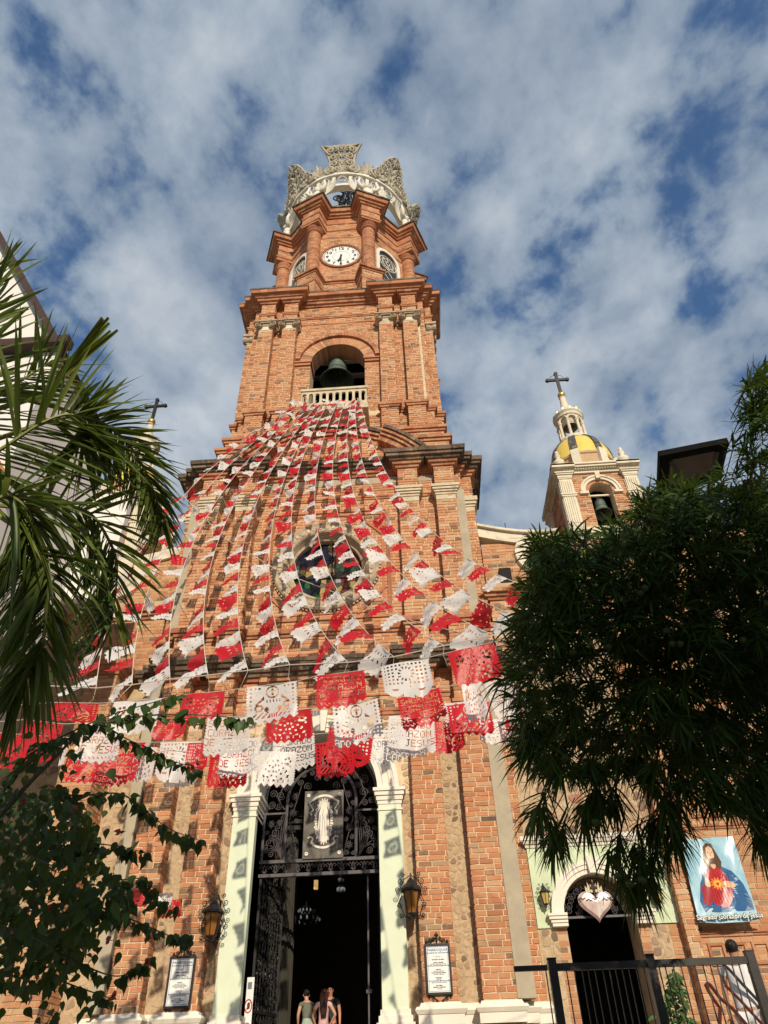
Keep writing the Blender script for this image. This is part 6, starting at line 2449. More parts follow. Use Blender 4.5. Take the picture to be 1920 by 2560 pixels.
def person(loc, rot, label, h=1.7, skin=None, top='x', top_c=(0.5, 0.5, 0.5), low='trousers', low_c=(0.2, 0.2, 0.3), hair=None, hair_c=(0.05, 0.03, 0.02), lean=0.0, head_tilt=0.0, armL=None, armR=None, glasses=False, female=False, sleeve=0.5):
    """faces -y when rot = 0; lean bends the torso forward"""
    skin = skin or SKIN
    k = h / 1.75
    t = thing('person', label, 'person', loc)
    t.rotation_euler = (0, 0, rot)
    ORIG[t.name] = (0, 0, 0)
    sh = 0.17 if female else 0.20

    def bend(p):
        x, y, z = p
        if z > 0.95:
            d = z - 0.95
            return (x * k, (y - math.sin(lean) * d) * k, (0.95 + math.cos(lean) * d) * k)
        return (x * k, y * k, z * k)
    armL = armL or [(0.25, 0.0, 1.16), (0.27, -0.06, 0.92)]
    armR = armR or [(-0.25, 0.0, 1.16), (-0.27, -0.06, 0.92)]
    P, E = {}, []

    def v(n, p, r_, b=True):
        P[n] = (bend(p) if b else tuple(c * k for c in p), (r_[0] * k, r_[1] * k) if isinstance(r_, tuple) else r_ * k)
    v('pelvis', (0, 0, 0.95), (0.145, 0.105))
    v('waist', (0, 0, 1.10), (0.125, 0.09) if female else (0.145, 0.10))
    v('chest', (0, 0, 1.30), (0.15, 0.105) if female else (0.17, 0.115))
    v('neck0', (0, 0.01, 1.45), (0.085, 0.07))
    v('neck', (0, 0.0, 1.51), 0.052)
    v('jaw', (0, -0.02 - head_tilt * 0.3, 1.575), (0.062, 0.068))
    v('head', (0, -0.01 - head_tilt, 1.655), (0.078, 0.092))
    v('crown', (0, -head_tilt, 1.71), (0.058, 0.068))
    E += [('pelvis', 'waist'), ('waist', 'chest'), ('chest', 'neck0'), ('neck0', 'neck'), ('neck', 'jaw'), ('jaw', 'head'), ('head', 'crown')]
    for sd, sg, arm in (('L', 1, armL), ('R', -1, armR)):
        v('sh' + sd, (sg * sh, 0, 1.42), 0.058)
        v('el' + sd, arm[0], 0.042)
        v('wr' + sd, arm[1], 0.027)
        e, w = Vector(arm[0]), Vector(arm[1])
        d = (w - e).normalized()
        pl = w + d * 0.06
        v('pa' + sd, pl, (0.030, 0.018))
        E += [('neck0', 'sh' + sd), ('sh' + sd, 'el' + sd), ('el' + sd, 'wr' + sd), ('wr' + sd, 'pa' + sd)]
        q = d.cross(Vector((0, 1, 0.3))).normalized()
        for i, L in enumerate((0.07, 0.085, 0.08, 0.06)):
            o_ = q * (0.024 - 0.016 * i)
            m_ = pl + d * 0.04 + o_
            v('f%s%d' % (sd, i), m_, 0.009)
            v('g%s%d' % (sd, i), m_ + d * L * 0.7 + Vector((0, -0.015, 0)), 0.007)
            E += [('pa' + sd, 'f%s%d' % (sd, i)), ('f%s%d' % (sd, i), 'g%s%d' % (sd, i))]
        v('th' + sd, pl + q * 0.04 + d * 0.005, 0.010)
        v('ti' + sd, pl + q * 0.055 + d * 0.04, 0.008)
        E += [('pa' + sd, 'th' + sd), ('th' + sd, 'ti' + sd)]
        v('hip' + sd, (sg * 0.095, 0, 0.86), 0.095, False)
        v('kn' + sd, (sg * 0.10, -0.01, 0.49), 0.060, False)
        v('an' + sd, (sg * 0.10, 0.02, 0.09), 0.040, False)
        v('he' + sd, (sg * 0.10, 0.0, 0.04), 0.038, False)
        v('to' + sd, (sg * 0.11, -0.17, 0.025), (0.04, 0.022), False)
        E += [('pelvis', 'hip' + sd), ('hip' + sd, 'kn' + sd), ('kn' + sd, 'an' + sd), ('an' + sd, 'he' + sd), ('he' + sd, 'to' + sd)]
    skinned('body', P, E, skin, t)
    # face
    hd, jw = Vector(P['head'][0]), Vector(P['jaw'][0])
    fb = MB()
    fr = Vector((0, -1, 0))
    fb.tube([hd + Vector((0, -0.085 * k, 0.005)), hd + Vector((0, -0.112 * k, -0.035 * k)), hd + Vector((0, -0.09 * k, -0.04 * k))], 0.012 * k, 5)
    for sg in (1, -1):
        fb.ball(tuple(hd + Vector((sg * 0.082 * k, 0.01, -0.01 * k))), 0.026 * k, 6, 5, 0.4, 0.8, 1.2)
    fb.build('nose_and_ears', skin, t, kind='stuff')
    fb = MB()
    for sg in (1, -1):
        fb.ball(tuple(hd + Vector((sg * 0.03 * k, -0.084 * k, 0.012 * k))), 0.011 * k, 6, 4)
    fb.bar(hd + Vector((-0.022 * k, -0.083 * k, -0.062 * k)), hd + Vector((0.022 * k, -0.083 * k, -0.062 * k)), 0.008)
    fb.build('eyes_and_mouth', M['ink'], t, kind='stuff')
    # clothing
    Q = {n: (P[n][0], (P[n][1][0] + 0.014, P[n][1][1] + 0.014) if isinstance(P[n][1], tuple) else P[n][1] + 0.014) for n in ('waist', 'pelvis', 'chest', 'neck0', 'shL', 'shR')}
    EE = [('waist', 'pelvis'), ('waist', 'chest'), ('chest', 'neck0'), ('neck0', 'shL'), ('neck0', 'shR')]
    n0 = Vector(P['neck0'][0])
    Q['neck0'] = (tuple(n0 - Vector((0, 0, 0.02))), (0.09 * k, 0.075 * k))
    for sd in 'LR':
        a, e = Vector(P['sh' + sd][0]), Vector(P['el' + sd][0])
        Q['sl' + sd] = (tuple(a.lerp(e, sleeve)), 0.066 * k)
        EE.append(('sh' + sd, 'sl' + sd))
    skinned('shirt', Q, EE, cloth_m(top, top_c), t)
    if low == 'skirt':
        b = MB()
        b.lathe([(0.13 * k, 1.08 * k), (0.175 * k, 0.95 * k), (0.21 * k, 0.7 * k), (0.26 * k, 0.35 * k), (0.25 * k, 0.34 * k)], (0, 0, 0), 18)
        for i in range(len(b.v)):
            x, y, z = b.v[i]
            b.v[i] = (x * (1 + 0.05 * math.sin(7 * math.atan2(y, x))), y * 0.8, z)
        b.build('skirt', cloth_m(low + top, low_c), t, smooth=True)
    else:
        Q, EE = {'pelvis': (P['pelvis'][0], (0.155 * k, 0.115 * k))}, []
        for sd in 'LR':
            for n, r_ in (('hip', 0.108), ('kn', 0.078), ('an', 0.062)):
                Q[n + sd] = (P[n + sd][0], r_ * k)
            EE += [('pelvis', 'hip' + sd), ('hip' + sd, 'kn' + sd), ('kn' + sd, 'an' + sd)]
        skinned('trousers', Q, EE, cloth_m(low + top, low_c), t)
    if hair:
        b = MB()
        c = hd + Vector((0, 0.018 * k, 0.035 * k))
        b.ball(tuple(c), 0.098 * k, 14, 10, 0.9, 1.0, 0.95)
        if hair == 'long':
            for i in range(15):
                a = PI * (i + 0.5) / 15
                x, y = 0.085 * k * math.cos(a), 0.02 * k + 0.085 * k * math.sin(a)
                b.tube([hd + Vector((x, y, 0.02)), hd + Vector((x * 1.15, y + 0.03, -0.15 * k)), hd + Vector((x * 1.05, y + 0.055, -0.32 * k)), hd + Vector((x * 0.7, y + 0.06, -0.50 * k - 0.03 * (i % 3)))], 0.026 * k, 5, taper=lambda q: 1 - 0.6 * q)
        else:
            b.ball(tuple(hd + Vector((0, 0.11 * k, 0.05 * k))), 0.045 * k, 8, 6)
        b.build('hair', m_plain('hair', hair_c, 0.5, 0.3, 30, None, 0.3), t, kind='stuff', smooth=True)
    if glasses:
        b = MB()
        for sg in (1, -1):
            b.tube([hd + Vector((sg * 0.034 * k + 0.024 * k * math.cos(2 * PI * i / 10), -0.098 * k, 0.012 * k + 0.016 * k * math.sin(2 * PI * i / 10))) for i in range(10)], 0.004, 4, closed=True)
            b.tube([hd + Vector((sg * 0.058 * k, -0.095 * k, 0.015 * k)), hd + Vector((sg * 0.083 * k, 0.01, 0.01 * k))], 0.004, 4)
        b.build('glasses', M['ink'], t, kind='stuff')
    return t


def fx(px, py, Y):
    return float(at(px, py, Y=Y)[0])


person((fx(770, 2540, 1.5), 1.5, 2.3), R(205), 'person in grey green top and pale green skirt leaning to the right in the doorway', 1.66, SKIN, 'green', (0.14, 0.15, 0.11), 'skirt', (0.34, 0.42, 0.33), 'bun', (0.02, 0.015, 0.012), lean=0.32, female=True, sleeve=0.25,
       armR=[(-0.24, -0.02, 1.17), (-0.20, -0.12, 0.93)], armL=[(0.24, -0.05, 1.16), (0.22, -0.15, 0.95)])
person((fx(809, 2540, 1.4), 1.4, 2.3), R(182), 'person with long brown hair and pink top, hand on hip, in the doorway', 1.60, SKIN, 'pink', (0.66, 0.40, 0.40), 'trousers', (0.33, 0.38, 0.40), 'long', (0.07, 0.032, 0.02), female=True, sleeve=0.3,
       armL=[(0.30, 0.06, 1.17), (0.23, -0.06, 0.99)], armR=[(-0.33, 0.07, 1.17), (-0.19, -0.02, 0.98)])
person((fx(826, 2520, 2.0), 2.0, 2.3), R(-8), 'bald person in dark shirt and dark glasses facing out of the doorway', 1.74, m_plain('skin_red', (0.55, 0.24, 0.15), 0.4, 0.05, 8, None, 0.0), 'navy', (0.03, 0.04, 0.05), 'trousers', (0.05, 0.05, 0.06), None, glasses=True, head_tilt=0.03)
wx = at(1842, 2420, Y=-8.2)
wp = person((float(wx[0]), -8.2, 1.52), R(150), 'person in white shirt and white trousers with black strap behind the railing', 1.74, SKIN2, 'white', (0.72, 0.71, 0.70), 'trousers', (0.74, 0.73, 0.72), 'bun', (0.015, 0.012, 0.01), lean=0.10, sleeve=0.35,
            armR=[(-0.26, -0.03, 1.17), (-0.22, -0.14, 0.94)])
b = MB()
b.tube([(0.16, 0.03, 1.47), (0.08, 0.16, 1.40), (-0.05, 0.17, 1.20), (-0.18, 0.10, 1.00)], 0.022, 5)
b.tube([(0.16, 0.03, 1.47), (0.10, -0.13, 1.38), (-0.05, -0.15, 1.18), (-0.18, 0.02, 1.00)], 0.022, 5)
b.build('bag_strap', M['ink'], wp, kind='stuff')
bag = MB()
bo = Vector((float(wx[0]), -8.2, 1.52))
rm = Matrix.Rotation(R(150), 3, 'Z')
pts = [(-0.14, -0.10), (0.14, -0.10), (0.16, 0.06), (0.10, 0.12), (-0.10, 0.12), (-0.16, 0.06)]
cn = bo + rm @ Vector((-0.27, 0.05, 0.92))
bag.prism([(x, z) for x, z in pts], -0.05, 0.05, lambda x, y, z: tuple(cn + rm @ Vector((y, x, z))))
bg_ = bag.build('shoulder_bag', cloth_m('bag', (0.10, 0.075, 0.05)))
tag(bg_, 'brown shoulder bag hanging at the side of the person in white', 'bag')

# ------------------------------------------------------------------ signs just inside the door
sg_ = thing('sign_post', 'narrow white upright sign with red prohibition circles beside the open gate leaf', 'sign', (-1.05, 0.35, 2.3))
sx_ = fx(622, 2500, 0.35)
b = MB()
b.box(sx_ - 0.10, sx_ + 0.10, 0.35, 0.37, 2.32, 4.10)
b.build('board', M['paper_print'], sg_)
for cz in (3.52, 3.06):
    b = MB()
    b.tube([(sx_ + 0.085 * math.cos(2 * PI * i / 20), 0.342, cz + 0.13 * math.sin(2 * PI * i / 20)) for i in range(20)], 0.012, 4, closed=True)
    b.bar((sx_ - 0.06, 0.338, cz - 0.09), (sx_ + 0.06, 0.338, cz + 0.09), 0.02, 0.008)
    b.build('prohibition_mark', M['red_paint'], sg_)
    b = MB()
    b.prism([(sx_ - 0.03, cz - 0.07), (sx_ + 0.035, cz - 0.05), (sx_ + 0.04, cz + 0.04), (sx_ + 0.01, cz + 0.08), (sx_ - 0.03, cz + 0.05)][::-1], 0.343, 0.349)
    b.build('symbol', M['ink'], sg_)
b = MB()
b.box(sx_ - 0.05, sx_ + 0.05, 0.343, 0.349, 3.86, 4.0)
b.build('symbol', M['ink_grey'], sg_)

# ------------------------------------------------------------------ railing on the right
FY = -10.6
rail = thing('railing', 'black steel railing with thin upright bars in front of the side door', 'railing', (6.0, FY, 1.52))
fxx = lambda p: fx(p, 2410, FY)
ztop = float(at(1500, 2405, Y=FY)[2])
xp = [fxx(1283), fxx(1380), fxx(1626), fxx(1880)]
b = MB()
b.box(xp[1], xp[3], FY - 0.03, FY + 0.03, ztop - 0.07, ztop)
b.build('top_rail', M['steel'], rail)
b = MB()
b.box(xp[0], xp[1] - 0.06, FY - 0.03, FY + 0.03, ztop - 0.06, ztop - 0.01)
b.build('top_rail', M['steel'], rail)
for i, x in enumerate(xp[1:]):
    b = MB()
    b.box(x - 0.045, x + 0.045, FY - 0.045, FY + 0.045, 1.50, ztop + 0.04)
    b.box(x - 0.05, x + 0.05, FY - 0.05, FY + 0.05, ztop + 0.042, ztop + 0.055)
    b.build('post', M['steel'], rail)
for z in (ztop - 0.73, 1.62):
    b = MB()
    b.box(xp[0], xp[3], FY - 0.008, FY + 0.008, z, z + 0.014)
    b.build('rod', M['steel'], rail)
bar = MB()
bar.box(-0.006, 0.006, -0.006, 0.006, 0, ztop - 0.06 - 1.56)
bo_ = bar.build('bar', M['steel'])
bo_.parent = rail
x = xp[0] + 0.35
first = True
i = 0
while x < xp[3] - 0.08:
    if all(abs(x - q) > 0.07 for q in xp[1:]):
        o = bo_ if first else bo_.copy()
        if not first:
            COL.objects.link(o)
        first = False
        o.location = (x - 6.0, 0.0, 0.04)
    x += 0.078 + U(-0.012, 0.012)
    i += 1
hr = thing('handrail', 'dark red bent handrail behind the black railing', 'handrail', tuple(at(1800, 2540, Y=-9.2)))
q = lambda px, py, Y=-9.2: tuple(at(px, py, Y=Y))
b = MB()
b.tube([q(1798, 2620), q(1800, 2520), q(1785, 2500), q(1770, 2475), q(1764, 2462), q(1768, 2458), q(1775, 2462), q(1800, 2495), q(1830, 2520), q(1900, 2600)], 0.022, 6)
b.tube([q(1812, 2462), q(1850, 2500), q(1905, 2560), q(1930, 2600)], 0.018, 6)
b.tube([q(1800, 2520), q(1799, 2700)], 0.02, 6)
b.build('tube', m_plain('dark_red_paint', (0.10, 0.022, 0.018), 0.4, 0.2, 10, None, 0.0), hr, kind='stuff')


# ------------------------------------------------------------------ leaves in bulk
def strips(name, mat, P, D, N, L, W, prof, droop=None, parent=None, fold=0.0, kind='stuff'):
    """many leaf blades: P base points, D directions, N face normals, L lengths, W half widths; prof = half width along the blade"""
    P, D, N = (np.asarray(a, float) for a in (P, D, N))
    L, W = np.asarray(L, float), np.asarray(W, float)
    n, s = len(P), len(prof)
    D /= np.linalg.norm(D, axis=1)[:, None]
    S = np.cross(D, N)
    S /= np.linalg.norm(S, axis=1)[:, None] + 1e-9
    Nn = np.cross(S, D)
    dr = np.zeros((n, 3)) if droop is None else np.asarray(droop, float)
    t = np.linspace(0, 1, s)
    C = P[:, None] + D[:, None] * (L[:, None] * t)[:, :, None] + dr[:, None] * (L[:, None] * t ** 2)[:, :, None]
    w = W[:, None] * np.asarray(prof)[None]
    up = Nn[:, None] * (w * fold)[:, :, None]
    A, B = C - S[:, None] * w[:, :, None] + up, C + S[:, None] * w[:, :, None] + up
    if fold:
        V = np.stack([A, C, B], 2).reshape(-1, 3)
        k = 3
    else:
        V = np.stack([A, B], 2).reshape(-1, 3)
        k = 2
    base = (np.arange(n) * s * k)[:, None, None]
    i = (np.arange(s - 1) * k)[None, :, None]
    j = np.arange(k - 1)[None, None, :]
    a = base + i + j
    F = np.stack([a, a + 1, a + k + 1, a + k], -1).reshape(-1, 4)
    me = bpy.data.meshes.new(name)
    org = np.array(ORIG.get(parent.name, (0, 0, 0))) if parent else np.zeros(3)
    V = V - org
    me.vertices.add(len(V))
    me.vertices.foreach_set('co', V.ravel())
    me.loops.add(F.size)
    me.loops.foreach_set('vertex_index', F.ravel())
    me.polygons.add(len(F))
    me.polygons.foreach_set('loop_start', np.arange(0, F.size, 4))
    me.update(calc_edges=True)
    me.materials.append(mat)
    o = bpy.data.objects.new(name, me)
    COL.objects.link(o)
    if parent:
        o.parent = parent
    if kind:
        o['kind'] = kind
    return o


def unit(v):
    v = np.asarray(v, float)
    return v / (np.linalg.norm(v) + 1e-9)


def inside(poly, x, y):
    c = False
    for i in range(len(poly)):
        (x0, y0), (x1, y1) = poly[i], poly[i - 1]
        if (y0 > y) != (y1 > y) and x < (x1 - x0) * (y - y0) / (y1 - y0) + x0:
            c = not c
    return c


# ------------------------------------------------------------------ right tree with narrow leaves
tree = thing('oleander_tree', 'dense dark tree with narrow drooping leaves filling the right side', 'tree', (6.7, -14.3, 0))
crown_px = [(1335, 1385), (1400, 1352), (1445, 1392), (1500, 1345), (1560, 1290), (1630, 1225), (1700, 1205), (1780, 1190), (1835, 1120), (1880, 1010), (1930, 930), (2040, 900), (2060, 2130), (1920, 2070), (1840, 2030), (1740, 1990), (1650, 1960), (1560, 1955),
            (1480, 1940), (1400, 1945), (1345, 1950), (1305, 1900), (1300, 1790), (1285, 1680), (1295, 1580), (1300, 1480)]
ros = []
r3 = random.Random(11)
while len(ros) < 2050:
    x, y = r3.uniform(1260, 2060), r3.uniform(900, 2240)
    if inside(crown_px, x, y):
        if y > 1650 and r3.random() < 0.25 + 0.2 * (y - 1650) / 500:
            continue
        if y < 1230 and r3.random() < 0.72:
            continue
        ros.append((x, y, 4.6 + r3.random() * 1.9))
spr = []
for cx, cy, n, sx, sy in ((1375, 1385, 22, 38, 40), (1310, 1570, 14, 28, 50), (1290, 1700, 10, 22, 40), (1320, 1850, 12, 25, 45), (1390, 2085, 12, 28, 40), (1345, 2010, 8, 25, 25), (1500, 2000, 16, 60, 30), (1560, 2120, 9, 40, 25), (1600, 2185, 12, 42, 28),
                         (1590, 2215, 5, 40, 16), (1650, 2060, 12, 40, 40), (1690, 2090, 5, 25, 30), (1900, 2100, 8, 30, 30), (1900, 950, 10, 25, 40), (1880, 1050, 12, 30, 50), (1860, 1140, 8, 30, 30), (1690, 1215, 10, 60, 18), (1590, 1275, 10, 40, 25),
                         (1450, 1360, 9, 40, 30), (1900, 1000, 9, 30, 70), (1640, 2110, 6, 30, 50), (1700, 1990, 8, 60, 30), (1480, 2030, 6, 30, 25)):
    for _ in range(int(n * 0.65) + 1):
        spr.append((r3.gauss(cx, sx * 0.55), r3.gauss(cy, sy * 0.55), 4.7 + r3.random() * 0.7))
P, D, N, L, W, DR = [], [], [], [], [], []
tw = MB()
hub = at(1720, 1620, D=5.7)
for k, (x, y, d) in enumerate(ros + spr):
    c = at(x, y, D=d)
    out = unit(c - hub + np.array([0, 0, 0.2]))
    if k >= len(ros) and y > 1900:
        out = unit(out + np.array([0, -0.1, -0.9]))
    else:
        out = unit(out * 0.8 + np.array([r3.gauss(0, 0.5), r3.gauss(0, 0.5), 0.35 + r3.gauss(0, 0.3)]))
    if k >= len(ros) or k % 9 == 0:
        b0 = c - out * 0.16
        tw.tube([tuple(b0 + (hub - b0) * 0.05), tuple(c - out * 0.06), tuple(c + out * 0.03)], 0.004, 3)
    u = unit(np.cross(out, [0.3, 0.2, 1]))
    v = np.cross(out, u)
    nl = r3.randint(14, 19)
    sc_ = r3.uniform(0.75, 1.15) * (1.25 if k >= len(ros) else 1.0)
    for q in range(nl):
        a = q * 2.4 + r3.uniform(-0.3, 0.3)
        el = 0.35 + 1.15 * (1 - q / nl) + r3.uniform(-0.15, 0.15)
        side = u * math.cos(a) + v * math.sin(a)
        dd = out * math.cos(el) + side * math.sin(el)
        P.append(c + out * (0.07 * q / nl - 0.05))
        D.append(dd)
        N.append(out - dd * np.dot(out, dd) + 1e-3)
        L.append(sc_ * r3.uniform(0.12, 0.19))
        W.append(r3.uniform(0.0066, 0.0105))
        DR.append([0, 0, -r3.uniform(0.2, 0.75)])
strips('foliage', M['leaf_tree'], P, D, N, L, W, (0.35, 1.0, 0.95, 0.6, 0.05), DR, tree)
tw.build('twig', M['bark'], tree, kind='stuff')
tk = MB()
tk.tube([(6.7, -14.3, 0.0), (6.65, -14.35, 1.2), (6.5, -14.5, 2.4), tuple(at(2080, 1850, D=5.9)), tuple(at(1900, 1650, D=5.8))], 0.11, 8, taper=lambda q: 1.2 - 0.4 * q)
tk.build('trunk', M['bark'], tree)
for ex, ey, ed in ((1450, 1500, 5.3), (1700, 1330, 5.6), (1880, 1150, 5.5), (1420, 1850, 5.2), (1600, 1650, 5.0), (1380, 1650, 5.3)):
    tk = MB()
    e = at(ex, ey, D=ed)
    s0 = at(1900, 1650, D=5.8)
    m = (s0 + e) / 2 + np.array([0, 0, 0.18])
    tk.tube([tuple(s0), tuple(m), tuple(e)], 0.035, 6, taper=lambda q: 1.1 - 0.8 * q)
    tk.build('branch', M['bark'], tree)
for px, py in ((1612, 1470), (1600, 1483), (1655, 1398), (1665, 1577), (1680, 1610), (1700, 1610), (1520, 1617), (1875, 1366), (1920, 1510), (1412, 1895), (1858, 1600), (1433, 1630), (1490, 2055), (1545, 2190), (1605, 2200), (1575, 2210)):
    b = MB()
    c = at(px, py, D=4.62)
    b.ball(tuple(c), 0.026, 10, 7, 1, 1, 0.85)
    b.build('fruit', M['fruit'], tree, smooth=True)

# ------------------------------------------------------------------ small plant by the railing
plant = thing('potted_shrub', 'small bright green pointed shrub behind the black railing', 'shrub', tuple(at(1690, 2600, Y=-9.0)))
P, D, N, L, W, DR = [], [], [], [], [], []
for _ in range(330):
    v = r3.random()
    px = 1688 + r3.uniform(-1, 1) * (8 + 52 * v) * (0.85 if r3.random() < 0.8 else 1.1)
    py = 2432 + 165 * v
    c = at(px, py, Y=-9.0 + r3.uniform(-0.3, 0.3))
    P.append(c)
    dd = unit([r3.gauss(0, 1), r3.gauss(0, 1) - 0.5, r3.gauss(-0.1, 0.5)])
    D.append(dd)
    N.append(unit([r3.gauss(0, 0.4), -0.7 + r3.gauss(0, 0.4), 0.8]))
    L.append(r3.uniform(0.07, 0.13))
    W.append(r3.uniform(0.018, 0.03))
    DR.append([0, 0, -0.35])
strips('foliage', M['leaf_plant'], P, D, N, L, W, (0.2, 0.8, 1.0, 0.75, 0.05), DR, plant, fold=0.35)
b = MB()
pb = at(1690, 2600, Y=-9.0)
b.tube([(pb[0], pb[1], 1.5), (pb[0], pb[1], 2.3)], 0.018, 6)
b.build('stem', M['bark'], plant)
b = MB()
b.lathe([(0.0, 1.53), (0.16, 1.53), (0.22, 1.85), (0.24, 1.86), (0.24, 1.9), (0.2, 1.9), (0.18, 1.82), (0, 1.82)], (pb[0], pb[1], 0), 16)
b.build('pot', M['brick_trim'], plant)

# ------------------------------------------------------------------ palm on the left
palm = thing('palm_tree', 'coconut palm with long arching green fronds on the left', 'palm tree', (-0.6, -16.6, 0))


def catmull(Q, n=40):
    Q = [np.asarray(q, float) for q in Q]
    Q = [2 * Q[0] - Q[1]] + Q + [2 * Q[-1] - Q[-2]]
    out = []
    m = len(Q) - 3
    for i in range(n + 1):
        t = i / n * m
        k = min(int(t), m - 1)
        t -= k
        p0, p1, p2, p3 = Q[k:k + 4]
        out.append(0.5 * (2 * p1 + (p2 - p0) * t + (2 * p0 - 5 * p1 + 4 * p2 - p3) * t * t + (3 * p1 - p0 - 3 * p2 + p3) * t ** 3))
    return out


HUB = at(-230, 1235, D=4.35)


def frond(pxs, d0, d1, n, la, lb_, sides=(1, 1), ang=55, grav=0.5, start=0.1, rib=0.014, wid=0.02, jit=0.16):
    """a frond: rib through the photograph's points at depths d0..d1, leaflets of length la (base) to lb_ (tip)"""
    m = len(pxs)
    Q = [at(x, y, D=d0 + (d1 - d0) * i / (m - 1)) for i, (x, y) in enumerate(pxs)]
    C = catmull(Q, 60)
    f = MB()
    f.tube([tuple(HUB), tuple((HUB + Q[0]) / 2 + np.array([0, 0, 0.12])), tuple(Q[0])], rib * 1.2, 6)
    f.tube([tuple(c) for c in C], rib, 6, taper=lambda q: 1.15 - 0.9 * q)
    fo = f.build('frond', M['palm_rib'], palm)
    P, D, N, L, W, DR = [], [], [], [], [], []
    n = int(n * 0.95)
    wid *= 1.08
    for i in range(n):
        t = start + (1 - start) * i / (n - 1)
        k = min(int(t * 60), 59)
        c = C[k] + (C[k + 1] - C[k]) * (t * 60 - k)
        tg = unit(C[k + 1] - C[k])
        vw = unit(c - CAM)
        sd = unit(np.cross(tg, vw))
        for s_, on in zip((1, -1), sides):
            if random.random() > on:
                continue
            a = R(ang * (1 - 0.55 * t) + random.gauss(0, 9))
            dd = tg * math.cos(a) + sd * s_ * math.sin(a) + vw * random.gauss(0.0, 0.3) + np.array([0, 0, -0.12 * grav])
            P.append(c)
            D.append(dd)
            N.append(unit(-vw * 0.4 + np.array([0, 0, 0.7]) + np.array([random.gauss(0, 0.4), random.gauss(0, 0.4), 0])))
            L.append((la + (lb_ - la) * t) * random.uniform(1 - jit, 1 + jit) * (0.6 + 0.4 * min(1, t * 6)))
            W.append(wid * random.uniform(0.75, 1.15) * (1 - 0.45 * t))
            DR.append([random.gauss(0, 0.04), random.gauss(0, 0.04), -grav * random.uniform(0.1, 1.1)])
    strips('leaflets', M['leaf_palm'], P, D, N, L, W, (0.45, 0.9, 1.0, 0.9, 0.72, 0.45, 0.04), DR, fo, fold=0.45)
    return fo


random.seed(5)
frond([(-160, 1215), (-60, 1160), (20, 1112), (80, 1072), (130, 1046), (172, 1036), (204, 1048), (214, 1075), (206, 1108)], 4.1, 4.5, 74, 0.85, 0.42, (0.25, 1.0), 62, 0.18, 0.05)
frond([(120, 1052), (190, 1040), (260, 1060), (320, 1110), (362, 1175), (392, 1250), (405, 1310)], 4.5, 4.9, 84, 0.44, 0.24, (1, 1), 58, 0.4, 0.12)
frond([(-180, 1130), (-110, 1010), (-60, 900), (-30, 800), (-12, 720), (0, 655)], 4.3, 4.6, 44, 0.55, 0.32, (0.6, 1.0), 46, 0.25, 0.1)
frond([(-140, 1130), (-40, 1020), (40, 960), (95, 925), (130, 900)], 4.6, 4.9, 44, 0.62, 0.34, (0.3, 1), 50, 0.2, 0.1)
frond([(-60, 1290), (10, 1240), (45, 1250), (75, 1281), (82, 1318), (75, 1372), (56, 1440), (25, 1522)], 4.0, 4.1, 70, 0.50, 0.30, (1, 1), 55, 0.75, 0.1, wid=0.017)
frond([(-10, 1262), (70, 1270), (150, 1262), (225, 1285), (272, 1350), (291, 1403), (291, 1460), (284, 1520), (276, 1570)], 4.6, 4.8, 84, 0.56, 0.30, (0.5, 1), 60, 0.35, 0.1)
frond([(60, 1330), (100, 1390), (122, 1450), (116, 1530), (106, 1610), (88, 1655), (60, 1708), (18, 1775)], 4.0, 4.0, 84, 0.46, 0.28, (1, 1), 52, 0.6, 0.08, wid=0.018)
# the spear of young folded leaves
P, D, N, L, W = [], [], [], [], []
for i in range(13):
    a0, a1 = at(140 + U(-8, 8), 955, D=4.7), at(262 + U(-14, 12) + (28 if i > 9 else 0), 800 + U(-8, 12) + (28 if i > 9 else 0), D=4.75)
    P.append(a0)
    D.append(a1 - a0)
    N.append(unit(CAM - a0 + np.array([U(-1, 1), 0, U(-1, 1)])))
    L.append(np.linalg.norm(a1 - a0))
    W.append(0.017)
yl = m_leaf('leaf_young', (0.16, 0.20, 0.03), (0.24, 0.28, 0.05), 0.3)
strips('spear_leaf', yl, P, D, N, L, W, (0.7, 1, 1, 0.95, 0.8, 0.5), None, palm, fold=0.6)
b = MB()
b.tube([(HUB[0] - 0.25, HUB[1] + 0.1, 0), (HUB[0] - 0.2, HUB[1] + 0.08, 2.0), (HUB[0] - 0.05, HUB[1], HUB[2] - 0.5), tuple(HUB + np.array([0, 0, 0.1]))], 0.13, 10, taper=lambda q: 1.2 - 0.5 * q)
b.build('trunk', M['bark'], palm)

# ------------------------------------------------------------------ flowering vine on the left
vine = thing('flowering_vine', 'leafy bougainvillea with heart shaped dark leaves at lower left', 'vine', (0.2, -15.4, 0))
LP, LD, LN, LL, LW, LDR = [], [], [], [], [], []


def vleaf(c, s=1.0, hang=1.0):
    dd = unit([random.gauss(0, 0.6), random.gauss(0, 0.5), -hang + random.gauss(0, 0.4)])
    LP.append(c)
    LD.append(dd)
    LN.append(unit([random.gauss(0, 0.6), -1 + random.gauss(0, 0.5), random.gauss(0.3, 0.4)]))
    q_ = random.uniform(0.6, 1.15)
    LL.append(s * q_ * random.uniform(0.065, 0.09))
    LW.append(s * q_ * random.uniform(0.019, 0.032))
    LDR.append([random.gauss(0, 0.1), random.gauss(0, 0.1), -0.1])


